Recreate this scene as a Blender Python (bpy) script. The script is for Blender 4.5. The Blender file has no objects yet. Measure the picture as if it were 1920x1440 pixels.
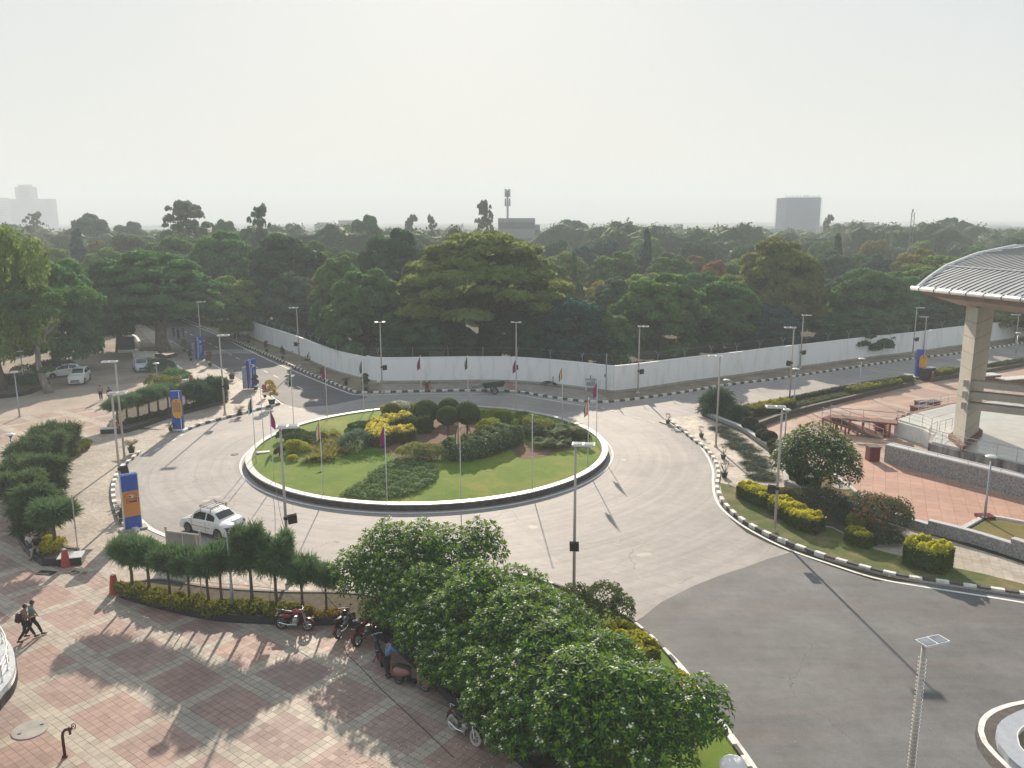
import bpy, bmesh, math, random
import numpy as np
from mathutils import Vector, Matrix
S = bpy.context.scene
COL = S.collection
R = math.radians
PI = math.pi
# ------------------------------------------------------------------ camera
CH, FPX, PIT, ROL = 18.5, 1534.7, R(11.413), R(-0.202)      # height m, focal length in 1920-wide pixels
_up = Vector((0, math.sin(PIT), math.cos(PIT))); _rt = Vector((1, 0, 0)); _fw = Vector((0, math.cos(PIT), -math.sin(PIT)))
_c, _s = math.cos(ROL), math.sin(ROL)
CX = _c*_rt + _s*_up; CY = -_s*_rt + _c*_up; CZ = -_fw
cd = bpy.data.cameras.new('camera'); cam = bpy.data.objects.new('camera', cd); COL.objects.link(cam)
mw = Matrix((CX, CY, CZ)).transposed().to_4x4(); mw.translation = Vector((0, 0, CH)); cam.matrix_world = mw
cd.sensor_width = 36; cd.lens = 36*FPX/1920; cd.clip_end = 12000; cd.clip_start = .1
S.camera = cam
# ------------------------------------------------------------------ light
SUN_EL, SUN_AZ = R(24.5), R(-3.8)                            # azimuth from +Y towards +X
wd = bpy.data.worlds.new('World'); S.world = wd; wd.use_nodes = True
nt = wd.node_tree; bg = nt.nodes['Background']
sky = nt.nodes.new('ShaderNodeTexSky'); sky.sky_type = 'NISHITA'; sky.sun_disc = False
sky.sun_elevation = SUN_EL; sky.sun_rotation = SUN_AZ; sky.air_density = 1.6; sky.dust_density = 2.0; sky.ozone_density = 1.2
sky.altitude = 200
hs = nt.nodes.new('ShaderNodeHueSaturation'); hs.inputs['Saturation'].default_value = .9
gm = nt.nodes.new('ShaderNodeGamma'); gm.inputs['Gamma'].default_value = .19
nt.links.new(sky.outputs[0], hs.inputs['Color']); nt.links.new(hs.outputs[0], gm.inputs['Color']); tn = nt.nodes.new('ShaderNodeMix'); tn.data_type = 'RGBA'; tn.blend_type = 'MULTIPLY'; tn.inputs[0].default_value = 1; tn.inputs[7].default_value = (.95, .99, 1.045, 1)
h2 = nt.nodes.new('ShaderNodeHueSaturation'); h2.inputs['Saturation'].default_value = 1.6; nt.links.new(gm.outputs[0], h2.inputs['Color'])
nt.links.new(h2.outputs[0], tn.inputs[6]); nt.links.new(tn.outputs[2], bg.inputs['Color'])
bg.inputs['Strength'].default_value = .15
sl = bpy.data.lights.new('sun', 'SUN'); sl.energy = 2.75; sl.angle = R(.6); sl.color = (1, .86, .70)
so = bpy.data.objects.new('sun', sl); COL.objects.link(so)
_sd = Vector((math.sin(SUN_AZ)*math.cos(SUN_EL), math.cos(SUN_AZ)*math.cos(SUN_EL), math.sin(SUN_EL)))
so.rotation_euler = _sd.to_track_quat('Z', 'Y').to_euler()
so.location = (0, 0, 60)
S.view_settings.view_transform = 'Standard'; S.view_settings.look = 'None'; S.view_settings.exposure = 1.74; S.view_settings.gamma = 1
S.cycles.max_bounces = 6; S.cycles.diffuse_bounces = 3; S.cycles.transmission_bounces = 4; S.cycles.transparent_max_bounces = 6
S.cycles.volume_bounces = 2; S.cycles.use_denoising = True; S.cycles.sample_clamp_indirect = 4
S.cycles.volume_step_rate = 1
# ------------------------------------------------------------------ photo-survey helpers: a pixel of the survey picture -> a point of the ground
def ray(x, y):
    return (_fw + CX*((x-960)/FPX) + CY*((720-y)/FPX))
def G(x, y, z=0.0):
    d = ray(x, y); t = (z-CH)/d.z
    return Vector((d.x*t, d.y*t, z))
def HZ(bx, by, tx, ty, z=0.0):
    b = G(bx, by, z); d = ray(tx, ty); t = math.hypot(b.x, b.y)/math.hypot(d.x, d.y)
    return CH + d.z*t - z
def AT(x, Y):                                                 # world X of picture column x at distance Y on flat ground
    return (x-960)/FPX*(Y*math.cos(PIT)+CH*math.sin(PIT))
def HY(ty, Y, x=960):                                         # height of picture row ty at distance Y
    d = ray(x, ty); return CH + d.z*Y/d.y
CEN = Vector((-6.68, 64.5, 0))                                # centre of the roundabout
# ------------------------------------------------------------------ object helpers
def tag(o, label=None, cat=None, group=None, kind=None):
    if label: o['label'] = label
    if cat: o['category'] = cat
    if group: o['group'] = group
    if kind: o['kind'] = kind
    return o
def empty(name, loc=(0, 0, 0), rz=0, label=None, cat=None, group=None):
    o = bpy.data.objects.new(name, None); COL.objects.link(o); o.location = loc; o.rotation_euler = (0, 0, rz)
    o.empty_display_size = .3
    return tag(o, label, cat, group)
def kids(o): return [c for c in COL.objects if c.parent == o]
def copy_tree(o, kidmap, loc=None, rz=None, sc=None):
    c = o.copy(); COL.objects.link(c)
    for k in kidmap.get(o.name, []):
        d = copy_tree(k, kidmap); d.parent = c
    if loc is not None: c.location = loc
    if rz is not None: c.rotation_euler = (0, 0, rz)
    if sc is not None: c.scale = sc if hasattr(sc, '__len__') else (sc, sc, sc)
    return c
def kidmap(root):
    m = {}
    def rec(o):
        m[o.name] = [c for c in COL.objects if c.parent == o]
        for c in m[o.name]: rec(c)
    rec(root); return m
class MB:
    def __init__(s): s.v = []; s.f = []; s.m = []
    def add(s, vs, fs, mi=0):
        b = len(s.v); s.v += [tuple(v) for v in vs]; s.f += [tuple(i+b for i in f) for f in fs]; s.m += [mi]*len(fs); return s
    def box(s, c, d, rz=0, mi=0, M=None, top=1.0):
        x, y, z = d[0]/2, d[1]/2, d[2]/2; ca, sa = math.cos(rz), math.sin(rz); vs = []
        for k in (-1, 1):
            t = top if k == 1 else 1
            for i, j in ((-1, -1), (1, -1), (1, 1), (-1, 1)):
                p = (i*x*t, j*y*t, k*z); p = (p[0]*ca-p[1]*sa, p[0]*sa+p[1]*ca, p[2])
                vs.append((p[0]+c[0], p[1]+c[1], p[2]+c[2]))
        if M: vs = [M @ Vector(v) for v in vs]
        return s.add(vs, [(0, 3, 2, 1), (4, 5, 6, 7), (0, 1, 5, 4), (1, 2, 6, 5), (2, 3, 7, 6), (3, 0, 4, 7)], mi)
    def tube(s, pts, r, n=8, mi=0, cap=True):
        pts = [Vector(p) for p in pts]
        rs = r if hasattr(r, '__len__') else [r]*len(pts); rings = []; prev = None
        for i, p in enumerate(pts):
            d = (pts[min(i+1, len(pts)-1)]-pts[max(i-1, 0)])
            if d.length < 1e-9: d = Vector((0, 0, 1))
            d.normalize()
            if prev is None:
                a = Vector((0, 0, 1)) if abs(d.z) < .9 else Vector((1, 0, 0)); u = d.cross(a).normalized()
            else:
                u = (prev-d*prev.dot(d)); u = u.normalized() if u.length > 1e-6 else d.orthogonal().normalized()
            prev = u; w = d.cross(u); rings.append([p+(u*math.cos(2*PI*k/n)+w*math.sin(2*PI*k/n))*rs[i] for k in range(n)])
        vs = [v for q in rings for v in q]; fs = []
        for i in range(len(pts)-1):
            for k in range(n):
                k2 = (k+1) % n; fs.append((i*n+k, i*n+k2, (i+1)*n+k2, (i+1)*n+k))
        if cap: fs.append(tuple(range(n-1, -1, -1))); fs.append(tuple((len(pts)-1)*n+k for k in range(n)))
        return s.add(vs, fs, mi)
    def lathe(s, c, prof, n=16, mi=0, sx=1, sy=1):             # prof: (r, z)
        vs = []; fs = []
        for r_, z in prof:
            for k in range(n):
                a = 2*PI*k/n; vs.append((c[0]+r_*math.cos(a)*sx, c[1]+r_*math.sin(a)*sy, c[2]+z))
        for i in range(len(prof)-1):
            for k in range(n):
                k2 = (k+1) % n; fs.append((i*n+k, i*n+k2, (i+1)*n+k2, (i+1)*n+k))
        fs.append(tuple(range(n-1, -1, -1))); fs.append(tuple((len(prof)-1)*n+k for k in range(n)))
        return s.add(vs, fs, mi)
    def ell(s, c, r, n=12, m=8, mi=0, M=None):
        vs = []; fs = []
        for i in range(m+1):
            t = PI*i/m
            for k in range(n):
                a = 2*PI*k/n; vs.append((c[0]+r[0]*math.sin(t)*math.cos(a), c[1]+r[1]*math.sin(t)*math.sin(a), c[2]-r[2]*math.cos(t)))
        for i in range(m):
            for k in range(n):
                k2 = (k+1) % n; fs.append((i*n+k, i*n+k2, (i+1)*n+k2, (i+1)*n+k))
        if M: vs = [M @ Vector(v) for v in vs]
        return s.add(vs, fs, mi)
    def prism(s, pts, z0, z1, mi=0, mside=None):               # vertical extrusion of a plan outline
        n = len(pts); vs = [(p[0], p[1], z0) for p in pts]+[(p[0], p[1], z1) for p in pts]
        a = sum(pts[i][0]*pts[(i+1) % n][1]-pts[(i+1) % n][0]*pts[i][1] for i in range(n))
        top = tuple(range(n, 2*n)); fs = [top if a > 0 else top[::-1]]
        s.add(vs, fs, mi); b = len(s.v)-2*n
        for i in range(n):
            j = (i+1) % n; q = (b+i, b+j, b+n+j, b+n+i); s.f.append(q if a > 0 else q[::-1]); s.m.append(mi if mside is None else mside)
        return s
    def slab(s, outline, u, v, n, o, th, mi=0):                # flat outline in the (u,v) plane, thickness th along n
        u, v, n, o = map(Vector, (u, v, n, o)); k = len(outline)
        vs = [o+u*a+v*b for a, b in outline]+[o+u*a+v*b+n*th for a, b in outline]
        fs = [tuple(range(k-1, -1, -1)), tuple(range(k, 2*k))]+[(i, (i+1) % k, k+(i+1) % k, k+i) for i in range(k)]
        return s.add(vs, fs, mi)
    def build(s, name, mats, parent=None, smooth=False, loc=None, sharp=None):
        me = bpy.data.meshes.new(name); me.from_pydata(s.v, [], s.f)
        mats = mats if isinstance(mats, (list, tuple)) else [mats]
        for m in mats: me.materials.append(m)
        if len(mats) > 1: me.polygons.foreach_set('material_index', s.m)
        if smooth:
            me.polygons.foreach_set('use_smooth', [True]*len(me.polygons))
            if sharp: me.set_sharp_from_angle(angle=R(sharp))
        me.update(); o = bpy.data.objects.new(name, me); COL.objects.link(o)
        if parent: o.parent = parent
        if loc is not None: o.location = loc
        return o
def np_mesh(name, V, F, mat, parent=None):                     # numpy verts, faces of one size
    me = bpy.data.meshes.new(name); V = np.asarray(V, np.float32); F = np.asarray(F, np.int32); k = F.shape[1]
    me.vertices.add(len(V)); me.vertices.foreach_set('co', V.ravel())
    me.loops.add(F.size); me.loops.foreach_set('vertex_index', F.ravel())
    me.polygons.add(len(F)); me.polygons.foreach_set('loop_start', np.arange(len(F), dtype=np.int32)*k)
    me.polygons.foreach_set('loop_total', np.full(len(F), k, np.int32))
    me.update(calc_edges=True); me.materials.append(mat)
    o = bpy.data.objects.new(name, me); COL.objects.link(o)
    if parent: o.parent = parent
    return o
def cr(pts, step=.5, closed=False):                            # smooth resampled path through world points
    P = [Vector((p[0], p[1], 0)) for p in pts]; n = len(P); out = []
    for i in range(n if closed else n-1):
        p0, p1, p2, p3 = (P[(i-1) % n] if closed or i else P[0]*2-P[1]), P[i], P[(i+1) % n], (P[(i+2) % n] if closed or i < n-2 else P[-1]*2-P[-2])
        m = max(1, int((p2-p1).length/step))
        for k in range(m):
            t = k/m; out.append(.5*((2*p1)+(p2-p0)*t+(2*p0-5*p1+4*p2-p3)*t*t+(3*p1-p0-3*p2+p3)*t**3))
    if not closed: out.append(P[-1])
    return out
def even(pts, step, last=False):                               # points at equal arc length
    out = [pts[0].copy()]; acc = 0
    for a, b in zip(pts, pts[1:]):
        L = (b-a).length
        while acc+L >= step:
            t = (step-acc)/L; a = a.lerp(b, t); out.append(a.copy()); L = (b-a).length; acc = 0
        acc += L
    if last and (out[-1]-pts[-1]).length > .02: out.append(pts[-1].copy())
    return out
def PX(l, z=0.0): return [G(x, y, z) for x, y in l]
def offs(pts, d):
    out = []
    for i, p in enumerate(pts):
        t = (pts[min(i+1, len(pts)-1)]-pts[max(i-1, 0)]); t.z = 0; t.normalize(); out.append(p+Vector((-t.y, t.x, 0))*d)
    return out
def ribbon(pts, w, z0, z1, mb=None, mi=0, side=0):             # a wall/strip of width w along pts; side -1/0/1 = right/centre/left of path
    mb = mb or MB(); a = offs(pts, w*(.5 if side == 0 else (1 if side > 0 else 0))); b = offs(pts, -w*(.5 if side == 0 else (0 if side > 0 else 1)))
    n = len(pts); vs = [(p.x, p.y, z1) for p in a]+[(p.x, p.y, z1) for p in b]; fs = [(i, n+i, n+i+1, i+1) for i in range(n-1)]
    if z1 > z0+.001:
        vs += [(p.x, p.y, z0) for p in a]+[(p.x, p.y, z0) for p in b]
        for i in range(n-1):
            fs.append((2*n+i, i, i+1, 2*n+i+1)); fs.append((3*n+i, 3*n+i+1, n+i+1, n+i))
        fs.append((0, 2*n, 3*n, n)); fs.append((n-1, 2*n-1, 4*n-1, 3*n-1))
    return mb.add(vs, fs, mi)
# ------------------------------------------------------------------ materials
def nodes(name):
    m = bpy.data.materials.new(name); m.use_nodes = True; t = m.node_tree; return m, t, t.nodes['Principled BSDF']
class NT:
    def __init__(s, t): s.t = t
    def n(s, ty, **kw):
        x = s.t.nodes.new(ty)
        for k, v in kw.items():
            if k.startswith('i_'):
                key = k[2:]; key = int(key) if key.isdigit() else key.replace('_', ' '); i = x.inputs[key]
                if hasattr(v, 'is_output'): s.t.links.new(v, i)
                else: i.default_value = v
            else: setattr(x, k, v)
        return x
    def math(s, op, a, b=0.0, c=None):
        x = s.t.nodes.new('ShaderNodeMath'); x.operation = op
        for i, v in enumerate((a, b) if c is None else (a, b, c)):
            if hasattr(v, 'is_output'): s.t.links.new(v, x.inputs[i])
            else: x.inputs[i].default_value = v
        return x.outputs[0]
    def noise(s, vec, scale, det=4, rough=.6, dist=0.0):
        x = s.n('ShaderNodeTexNoise', i_Scale=scale, i_Detail=det, i_Roughness=rough, i_Distortion=dist)
        if vec is not None: s.t.links.new(vec, x.inputs['Vector'])
        return x.outputs['Fac']
    def ramp(s, fac, stops):
        x = s.t.nodes.new('ShaderNodeValToRGB'); s.t.links.new(fac, x.inputs[0]); e = x.color_ramp.elements
        while len(e) < len(stops): e.new(.5)
        for i, (p, c) in enumerate(stops):
            e[i].position = p; e[i].color = (c if hasattr(c, '__len__') else (c, c, c))[:3]+(1,) if hasattr(c, '__len__') else (c, c, c, 1)
        return x.outputs[0]
    def mix(s, fac, a, b, ty='MIX'):
        x = s.t.nodes.new('ShaderNodeMix'); x.data_type = 'RGBA'; x.blend_type = ty
        for i, v in ((0, fac), (6, a), (7, b)):
            if hasattr(v, 'is_output'): s.t.links.new(v, x.inputs[i])
            else: x.inputs[i].default_value = (v if not hasattr(v, '__len__') else tuple(v)[:3]+(1,))
        return x.outputs[2]
    def link(s, a, b): s.t.links.new(a, b)
    def coord(s, k='Object'): return s.n('ShaderNodeTexCoord').outputs[k]
    def xyz(s, v): x = s.t.nodes.new('ShaderNodeSeparateXYZ'); s.link(v, x.inputs[0]); return x.outputs
    def comb(s, x=0.0, y=0.0, z=0.0):
        c = s.t.nodes.new('ShaderNodeCombineXYZ')
        for i, v in enumerate((x, y, z)):
            if hasattr(v, 'is_output'): s.link(v, c.inputs[i])
            else: c.inputs[i].default_value = v
        return c.outputs[0]
    def bump(s, h, st, d, p):
        b = s.n('ShaderNodeBump', i_Strength=st, i_Distance=d); s.link(h, b.inputs['Height']); s.link(b.outputs[0], p.inputs['Normal'])
def mat(name, c, c2=None, scale=3.0, rough=.7, metal=0, spec=.35, bump=0.0, det=5, lo=.35, hi=.65, stretch=None, coat=0):
    m, t, p = nodes(name); N = NT(t); p.inputs['Roughness'].default_value = rough; p.inputs['Metallic'].default_value = metal
    p.inputs['Specular IOR Level'].default_value = spec; p.inputs['Coat Weight'].default_value = coat
    c2 = c2 or tuple(x*.72 for x in c)
    v = N.coord()
    if stretch:
        mp = N.n('ShaderNodeMapping'); mp.inputs['Scale'].default_value = stretch; N.link(v, mp.inputs[0]); v = mp.outputs[0]
    f = N.noise(v, scale, det); r_ = N.ramp(f, [(lo, c2), (hi, c)]); N.link(r_, p.inputs['Base Color'])
    if bump: N.bump(N.noise(v, scale*6, 3), bump, .02, p)
    return m
def leafmat(name, trans=.35, sp=.25, var=.35, rough=.5):
    # leaf colour comes from the object's own colour; varies a little from branch to branch
    m, t, p = nodes(name); N = NT(t); oi = N.n('ShaderNodeObjectInfo'); v = N.coord()
    f = N.noise(v, 1.1, 3); f2 = N.noise(v, 9.0, 2)
    fac = N.math('ADD', N.math('MULTIPLY', f, .65), N.math('MULTIPLY', f2, .35))
    k = N.math('MULTIPLY_ADD', fac, 2.2*var*2, 1-2.2*var)
    cmb = N.n('ShaderNodeHueSaturation', i_Saturation=1.0); N.link(oi.outputs['Color'], cmb.inputs['Color'])
    N.link(N.math('MULTIPLY_ADD', f2, .05, .475), cmb.inputs['Hue']); N.link(k, cmb.inputs['Value'])
    N.link(cmb.outputs[0], p.inputs['Base Color']); p.inputs['Roughness'].default_value = rough; p.inputs['Specular IOR Level'].default_value = sp
    tr = N.n('ShaderNodeBsdfTranslucent'); br = N.n('ShaderNodeHueSaturation', i_Saturation=1.1, i_Value=1.5, i_Hue=.485); N.link(cmb.outputs[0], br.inputs['Color']); N.link(br.outputs[0], tr.inputs['Color'])
    mx = N.n('ShaderNodeMixShader', i_0=trans); N.link(p.outputs[0], mx.inputs[1]); N.link(tr.outputs[0], mx.inputs[2])
    N.link(mx.outputs[0], t.nodes['Material Output'].inputs['Surface'])
    return m
LEAF = leafmat('leaf', .35, .06, .45, .7); LEAFG = leafmat('glossy_leaf', .2, .1, .4, .55); NEEDLE = leafmat('needle', .25, .08, .3, .7)
M_ = {}
M_['bark'] = mat('bark', (.16, .12, .09), (.07, .055, .04), 6, .9, stretch=(1, 1, .2), bump=.4)
M_['bark_pale'] = mat('pale_bark', (.30, .27, .23), (.16, .14, .12), 5, .9, stretch=(1, 1, .25), bump=.3)
M_['post'] = mat('painted_post', (.50, .46, .41), (.38, .34, .30), 4, .5, spec=.4, stretch=(1, 1, .1))
M_['galv'] = mat('galvanised_steel', (.36, .40, .44), (.25, .29, .34), 5, .4, .5, stretch=(1, 1, .1))
M_['lamp_white'] = mat('lamp_white', (.72, .73, .72), (.55, .56, .55), 3, .4)
M_['black'] = mat('black_plastic', (.025, .027, .032), (.012, .012, .015), 5, .5)
M_['rubber'] = mat('rubber', (.03, .03, .03), (.018, .018, .018), 8, .85)
M_['steel'] = mat('stainless_steel', (.62, .62, .62), (.48, .48, .48), 4, .28, .9)
M_['chrome'] = mat('chrome', (.75, .75, .75), (.6, .6, .6), 4, .15, 1)
M_['rim'] = mat('alloy', (.38, .38, .38), (.25, .25, .25), 6, .4, .7)
M_['white'] = mat('white_paint', (.78, .78, .76), (.66, .66, .63), 3, .55, bump=.05)
M_['kerbw'] = mat('kerb_white', (.74, .73, .69), (.50, .47, .42), 3.5, .8, lo=.3, hi=.55)
M_['kerbk'] = mat('kerb_black', (.035, .034, .036), (.10, .09, .08), 3.5, .8, lo=.42, hi=.75)
M_['line'] = mat('road_line', (.74, .73, .70), (.50, .48, .45), 2.2, .8, lo=.28, hi=.5)
M_['granite_dk'] = mat('black_granite', (.035, .037, .042), (.02, .021, .024), 14, .25, spec=.5)
M_['granite_cap'] = mat('pale_granite', (.62, .63, .64), (.48, .49, .50), 9, .35, spec=.5)
M_['granite'] = mat('rough_granite', (.40, .385, .375), (.14, .13, .13), 8, .85, bump=.6, lo=.3, hi=.62, det=9)
M_['darkstone'] = mat('brown_stone', (.10, .085, .075), (.045, .04, .037), 3, .7, det=8)
M_['soil'] = mat('soil', (.20, .115, .075), (.10, .065, .045), 1.6, 1, bump=.5)
M_['concrete'] = mat('plain_concrete', (.42, .40, .37), (.30, .285, .26), 1.4, .85, det=8, bump=.15)
M_['redp'] = mat('red_paint', (.33, .045, .03), (.24, .035, .025), 4, .5)
M_['blue'] = mat('blue_panel', (.025, .095, .42), (.02, .075, .34), 2, .35)
M_['orange'] = mat('orange_panel', (.60, .25, .06), (.54, .22, .05), 2, .4)
M_['amber'] = mat('amber_panel', (.72, .36, .03), (.64, .31, .03), 2, .4)
M_['maroon'] = mat('maroon_panel', (.16, .015, .02), (.12, .012, .015), 5, .4)
M_['glass'] = mat('dark_glass', (.03, .035, .04), (.02, .024, .028), 1, .06, spec=.7)
M_['skin'] = mat('skin', (.26, .14, .09), (.21, .11, .07), 9, .55)
M_['hair'] = mat('hair', (.012, .010, .009), (.02, .017, .015), 20, .5)
M_['terracotta'] = mat('terracotta', (.22, .11, .075), (.14, .07, .05), 4, .8)
M_['potgreen'] = mat('green_pot', (.02, .075, .04), (.015, .05, .03), 5, .5)
def solid(name, c, rough=.7, spec=.3): return mat(name, c, tuple(x*.8 for x in c), 5, rough, spec=spec)
# ================================================================== ground materials
def wave_line(N, x, period, off, w):                           # 1 on lines of width w every period
    q = N.math('FRACT', N.math('DIVIDE', N.math('SUBTRACT', x, off), period))
    d = N.math('ABSOLUTE', N.math('SUBTRACT', q, .5))
    return N.math('GREATER_THAN', d, .5-w/2/period)
def paving(name, ang, tu, tv, jw, cA, cB, jc, bands=None, ou=0.0, ov=0.0, bandc=None, rough=.7, dirt=.5, stagger=0.0):
    m, t, p = nodes(name); N = NT(t); P = N.coord(); x, y, z = N.xyz(P); ca, sa = math.cos(ang), math.sin(ang)
    u = N.math('SUBTRACT', N.math('ADD', N.math('MULTIPLY', x, ca), N.math('MULTIPLY', y, sa)), ou)
    v = N.math('SUBTRACT', N.math('ADD', N.math('MULTIPLY', x, -sa), N.math('MULTIPLY', y, ca)), ov)
    fv = N.math('FLOOR', N.math('DIVIDE', v, tv))
    us = N.math('ADD', u, N.math('MULTIPLY', N.math('MODULO', fv, 2.0), tu*stagger)) if stagger else u
    fu = N.math('FLOOR', N.math('DIVIDE', us, tu))
    wn = N.n('ShaderNodeTexWhiteNoise'); wn.noise_dimensions = '3D'; N.link(N.comb(fu, fv, 0.0), wn.inputs['Vector']); rnd = wn.outputs['Value']
    col = N.mix(rnd, cA, cB)
    if bands:
        pu, wu, pv, wv = bands
        bu = N.math('LESS_THAN', N.math('FRACT', N.math('DIVIDE', u, pu)), wu/pu)
        bv = N.math('LESS_THAN', N.math('FRACT', N.math('DIVIDE', v, pv)), wv/pv)
        b = N.math('MAXIMUM', bu, bv)
        cw = N.n('ShaderNodeTexWhiteNoise'); cw.noise_dimensions = '3D'
        N.link(N.comb(N.math('FLOOR', N.math('DIVIDE', u, pu)), N.math('FLOOR', N.math('DIVIDE', v, pv)), 3.0), cw.inputs['Vector'])
        cell = N.ramp(cw.outputs['Value'], [(0, (.88, .9, .93)), (.35, (1, .99, .97)), (.7, (1.04, .97, .93)), (1, (.93, .88, .88))])
        col = N.mix(1.0, col, cell, 'MULTIPLY')
        bc = N.mix(rnd, bandc[0], bandc[1]); col = N.mix(b, col, bc)
    d = N.ramp(N.noise(P, .35, 6), [(.3, 1-.35*dirt), (.62, 1.04)]); col = N.mix(1.0, col, d, 'MULTIPLY')
    d2 = N.ramp(N.noise(P, 2.6, 6), [(.3, 1-.22*dirt), (.6, 1.03)]); col = N.mix(1.0, col, d2, 'MULTIPLY')
    spots = N.ramp(N.noise(P, 6.5, 2), [(.70, 0.0), (.76, 1.0)]); col = N.mix(N.math('MULTIPLY', spots, .35), col, (.10, .085, .075))
    ju = wave_line(N, us, tu, 0.0, jw); jv = wave_line(N, v, tv, 0.0, jw); j = N.math('MAXIMUM', ju, jv)
    jn = N.math('MULTIPLY', j, N.ramp(N.noise(P, .8, 3), [(.3, .35), (.65, 1.0)]))
    N.link(N.mix(jn, col, jc), p.inputs['Base Color'])
    N.link(N.math('MULTIPLY_ADD', rnd, .18, rough-.1), p.inputs['Roughness']); p.inputs['Specular IOR Level'].default_value = .3
    N.bump(N.math('SUBTRACT', N.math('MULTIPLY', N.noise(P, 30, 2), .3), j), .25, .01, p)
    return m
def concrete_road():
    m, t, p = nodes('road_concrete'); N = NT(t); P = N.coord(); x, y, z = N.xyz(P)
    dx = N.math('SUBTRACT', x, CEN.x); dy = N.math('SUBTRACT', y, CEN.y)
    r = N.math('SQRT', N.math('ADD', N.math('MULTIPLY', dx, dx), N.math('MULTIPLY', dy, dy))); th = N.math('ARCTAN2', dx, dy)
    rin = N.math('LESS_THAN', r, 23.7); sector = N.math('MULTIPLY', th, 14.5)
    base = N.ramp(N.noise(P, .22, 8), [(.3, (.25, .235, .225)), (.52, (.292, .276, .262)), (.7, (.335, .317, .30))])
    # slabs poured in rings: each slab its own tint
    wob = N.math('MULTIPLY', N.math('SUBTRACT', N.noise(P, .5, 2), .5), .14)
    ri = N.math('FLOOR', N.math('DIVIDE', r, 3.05)); ti = N.math('FLOOR', N.math('DIVIDE', th, .25))
    wn = N.n('ShaderNodeTexWhiteNoise'); wn.noise_dimensions = '3D'; N.link(N.comb(ri, ti, 0.0), wn.inputs['Vector'])
    tint = N.ramp(wn.outputs['Value'], [(0, (.90, .90, .91)), (.5, (1, 1, 1)), (1, (1.06, 1.05, 1.03))])
    col = N.mix(1.0, base, tint, 'MULTIPLY')
    # tyre wear along the circle, brushed texture
    wear = N.ramp(N.noise(N.comb(N.math('MULTIPLY', r, 1.5), N.math('MULTIPLY', th, 1.2), 0.0), 1.0, 5), [(.32, (.85, .845, .845)), (.6, (1.04, 1.04, 1.04))])
    col = N.mix(1.0, col, wear, 'MULTIPLY')
    st = N.ramp(N.noise(P, 1.7, 9, .7), [(.3, .86), (.65, 1.05)]); col = N.mix(1.0, col, st, 'MULTIPLY')
    j1 = wave_line(N, N.math('ADD', r, wob), 1.06, 14.8, .045)
    keep = N.math('GREATER_THAN', N.noise(N.comb(N.math('FLOOR', N.math('DIVIDE', N.math('SUBTRACT', r, 14.27), 1.06)), N.math('MULTIPLY', th, .7), 0.0), 1.7, 0), .5)
    jr = N.math('MULTIPLY', j1, keep)
    jt = N.math('MULTIPLY', wave_line(N, N.math('MULTIPLY', th, r), 4.6, .3, .05), 0.0)
    inr = N.math('MULTIPLY', jr, rin)
    a = R(-33); u = N.math('ADD', N.math('MULTIPLY', x, math.cos(a)), N.math('MULTIPLY', y, math.sin(a))); v = N.math('ADD', N.math('MULTIPLY', x, -math.sin(a)), N.math('MULTIPLY', y, math.cos(a)))
    js = N.math('MAXIMUM', wave_line(N, N.math('ADD', v, wob), 1.15, 0.2, .04), wave_line(N, u, 6.3, 1.0, .04))
    js = N.math('MULTIPLY', js, N.math('MULTIPLY', N.math('GREATER_THAN', r, 23.3), N.math('GREATER_THAN', x, 1.0)))
    j = N.math('MULTIPLY', N.math('MAXIMUM', inr, js), N.ramp(N.noise(P, .6, 3), [(.3, .1), (.65, .55)]))
    cr1 = N.n('ShaderNodeTexVoronoi', feature='DISTANCE_TO_EDGE', i_Scale=.22); dd = N.n('ShaderNodeVectorMath', operation='ADD'); nz = N.n('ShaderNodeTexNoise', i_Scale=.9, i_Detail=5)
    N.link(P, nz.inputs['Vector']); N.link(P, dd.inputs[0]); N.link(nz.outputs['Color'], dd.inputs[1]); N.link(dd.outputs[0], cr1.inputs['Vector'])
    crack = N.math('MULTIPLY', N.math('LESS_THAN', cr1.outputs['Distance'], .004), N.math('GREATER_THAN', N.noise(P, .13, 1), .56))
    j = N.math('MAXIMUM', j, N.math('MULTIPLY', crack, .7))
    stain = N.ramp(N.noise(P, .9, 3), [(.66, 0.0), (.72, 1.0)]); col = N.mix(N.math('MULTIPLY', stain, .18), col, (.15, .13, .12))
    # cement repair patches, pale
    pat = N.ramp(N.noise(P, .33, 2), [(.70, 0.0), (.715, 1.0)]); col = N.mix(N.math('MULTIPLY', pat, .4), col, (.58, .52, .43))
    N.link(N.mix(j, col, (.12, .105, .095)), p.inputs['Base Color']); p.inputs['Roughness'].default_value = .72; p.inputs['Specular IOR Level'].default_value = .3
    bf = N.math('ADD', N.noise(P, 25, 3), N.math('MULTIPLY', j, -1.0)); N.bump(bf, .3, .015, p)
    return m
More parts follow.
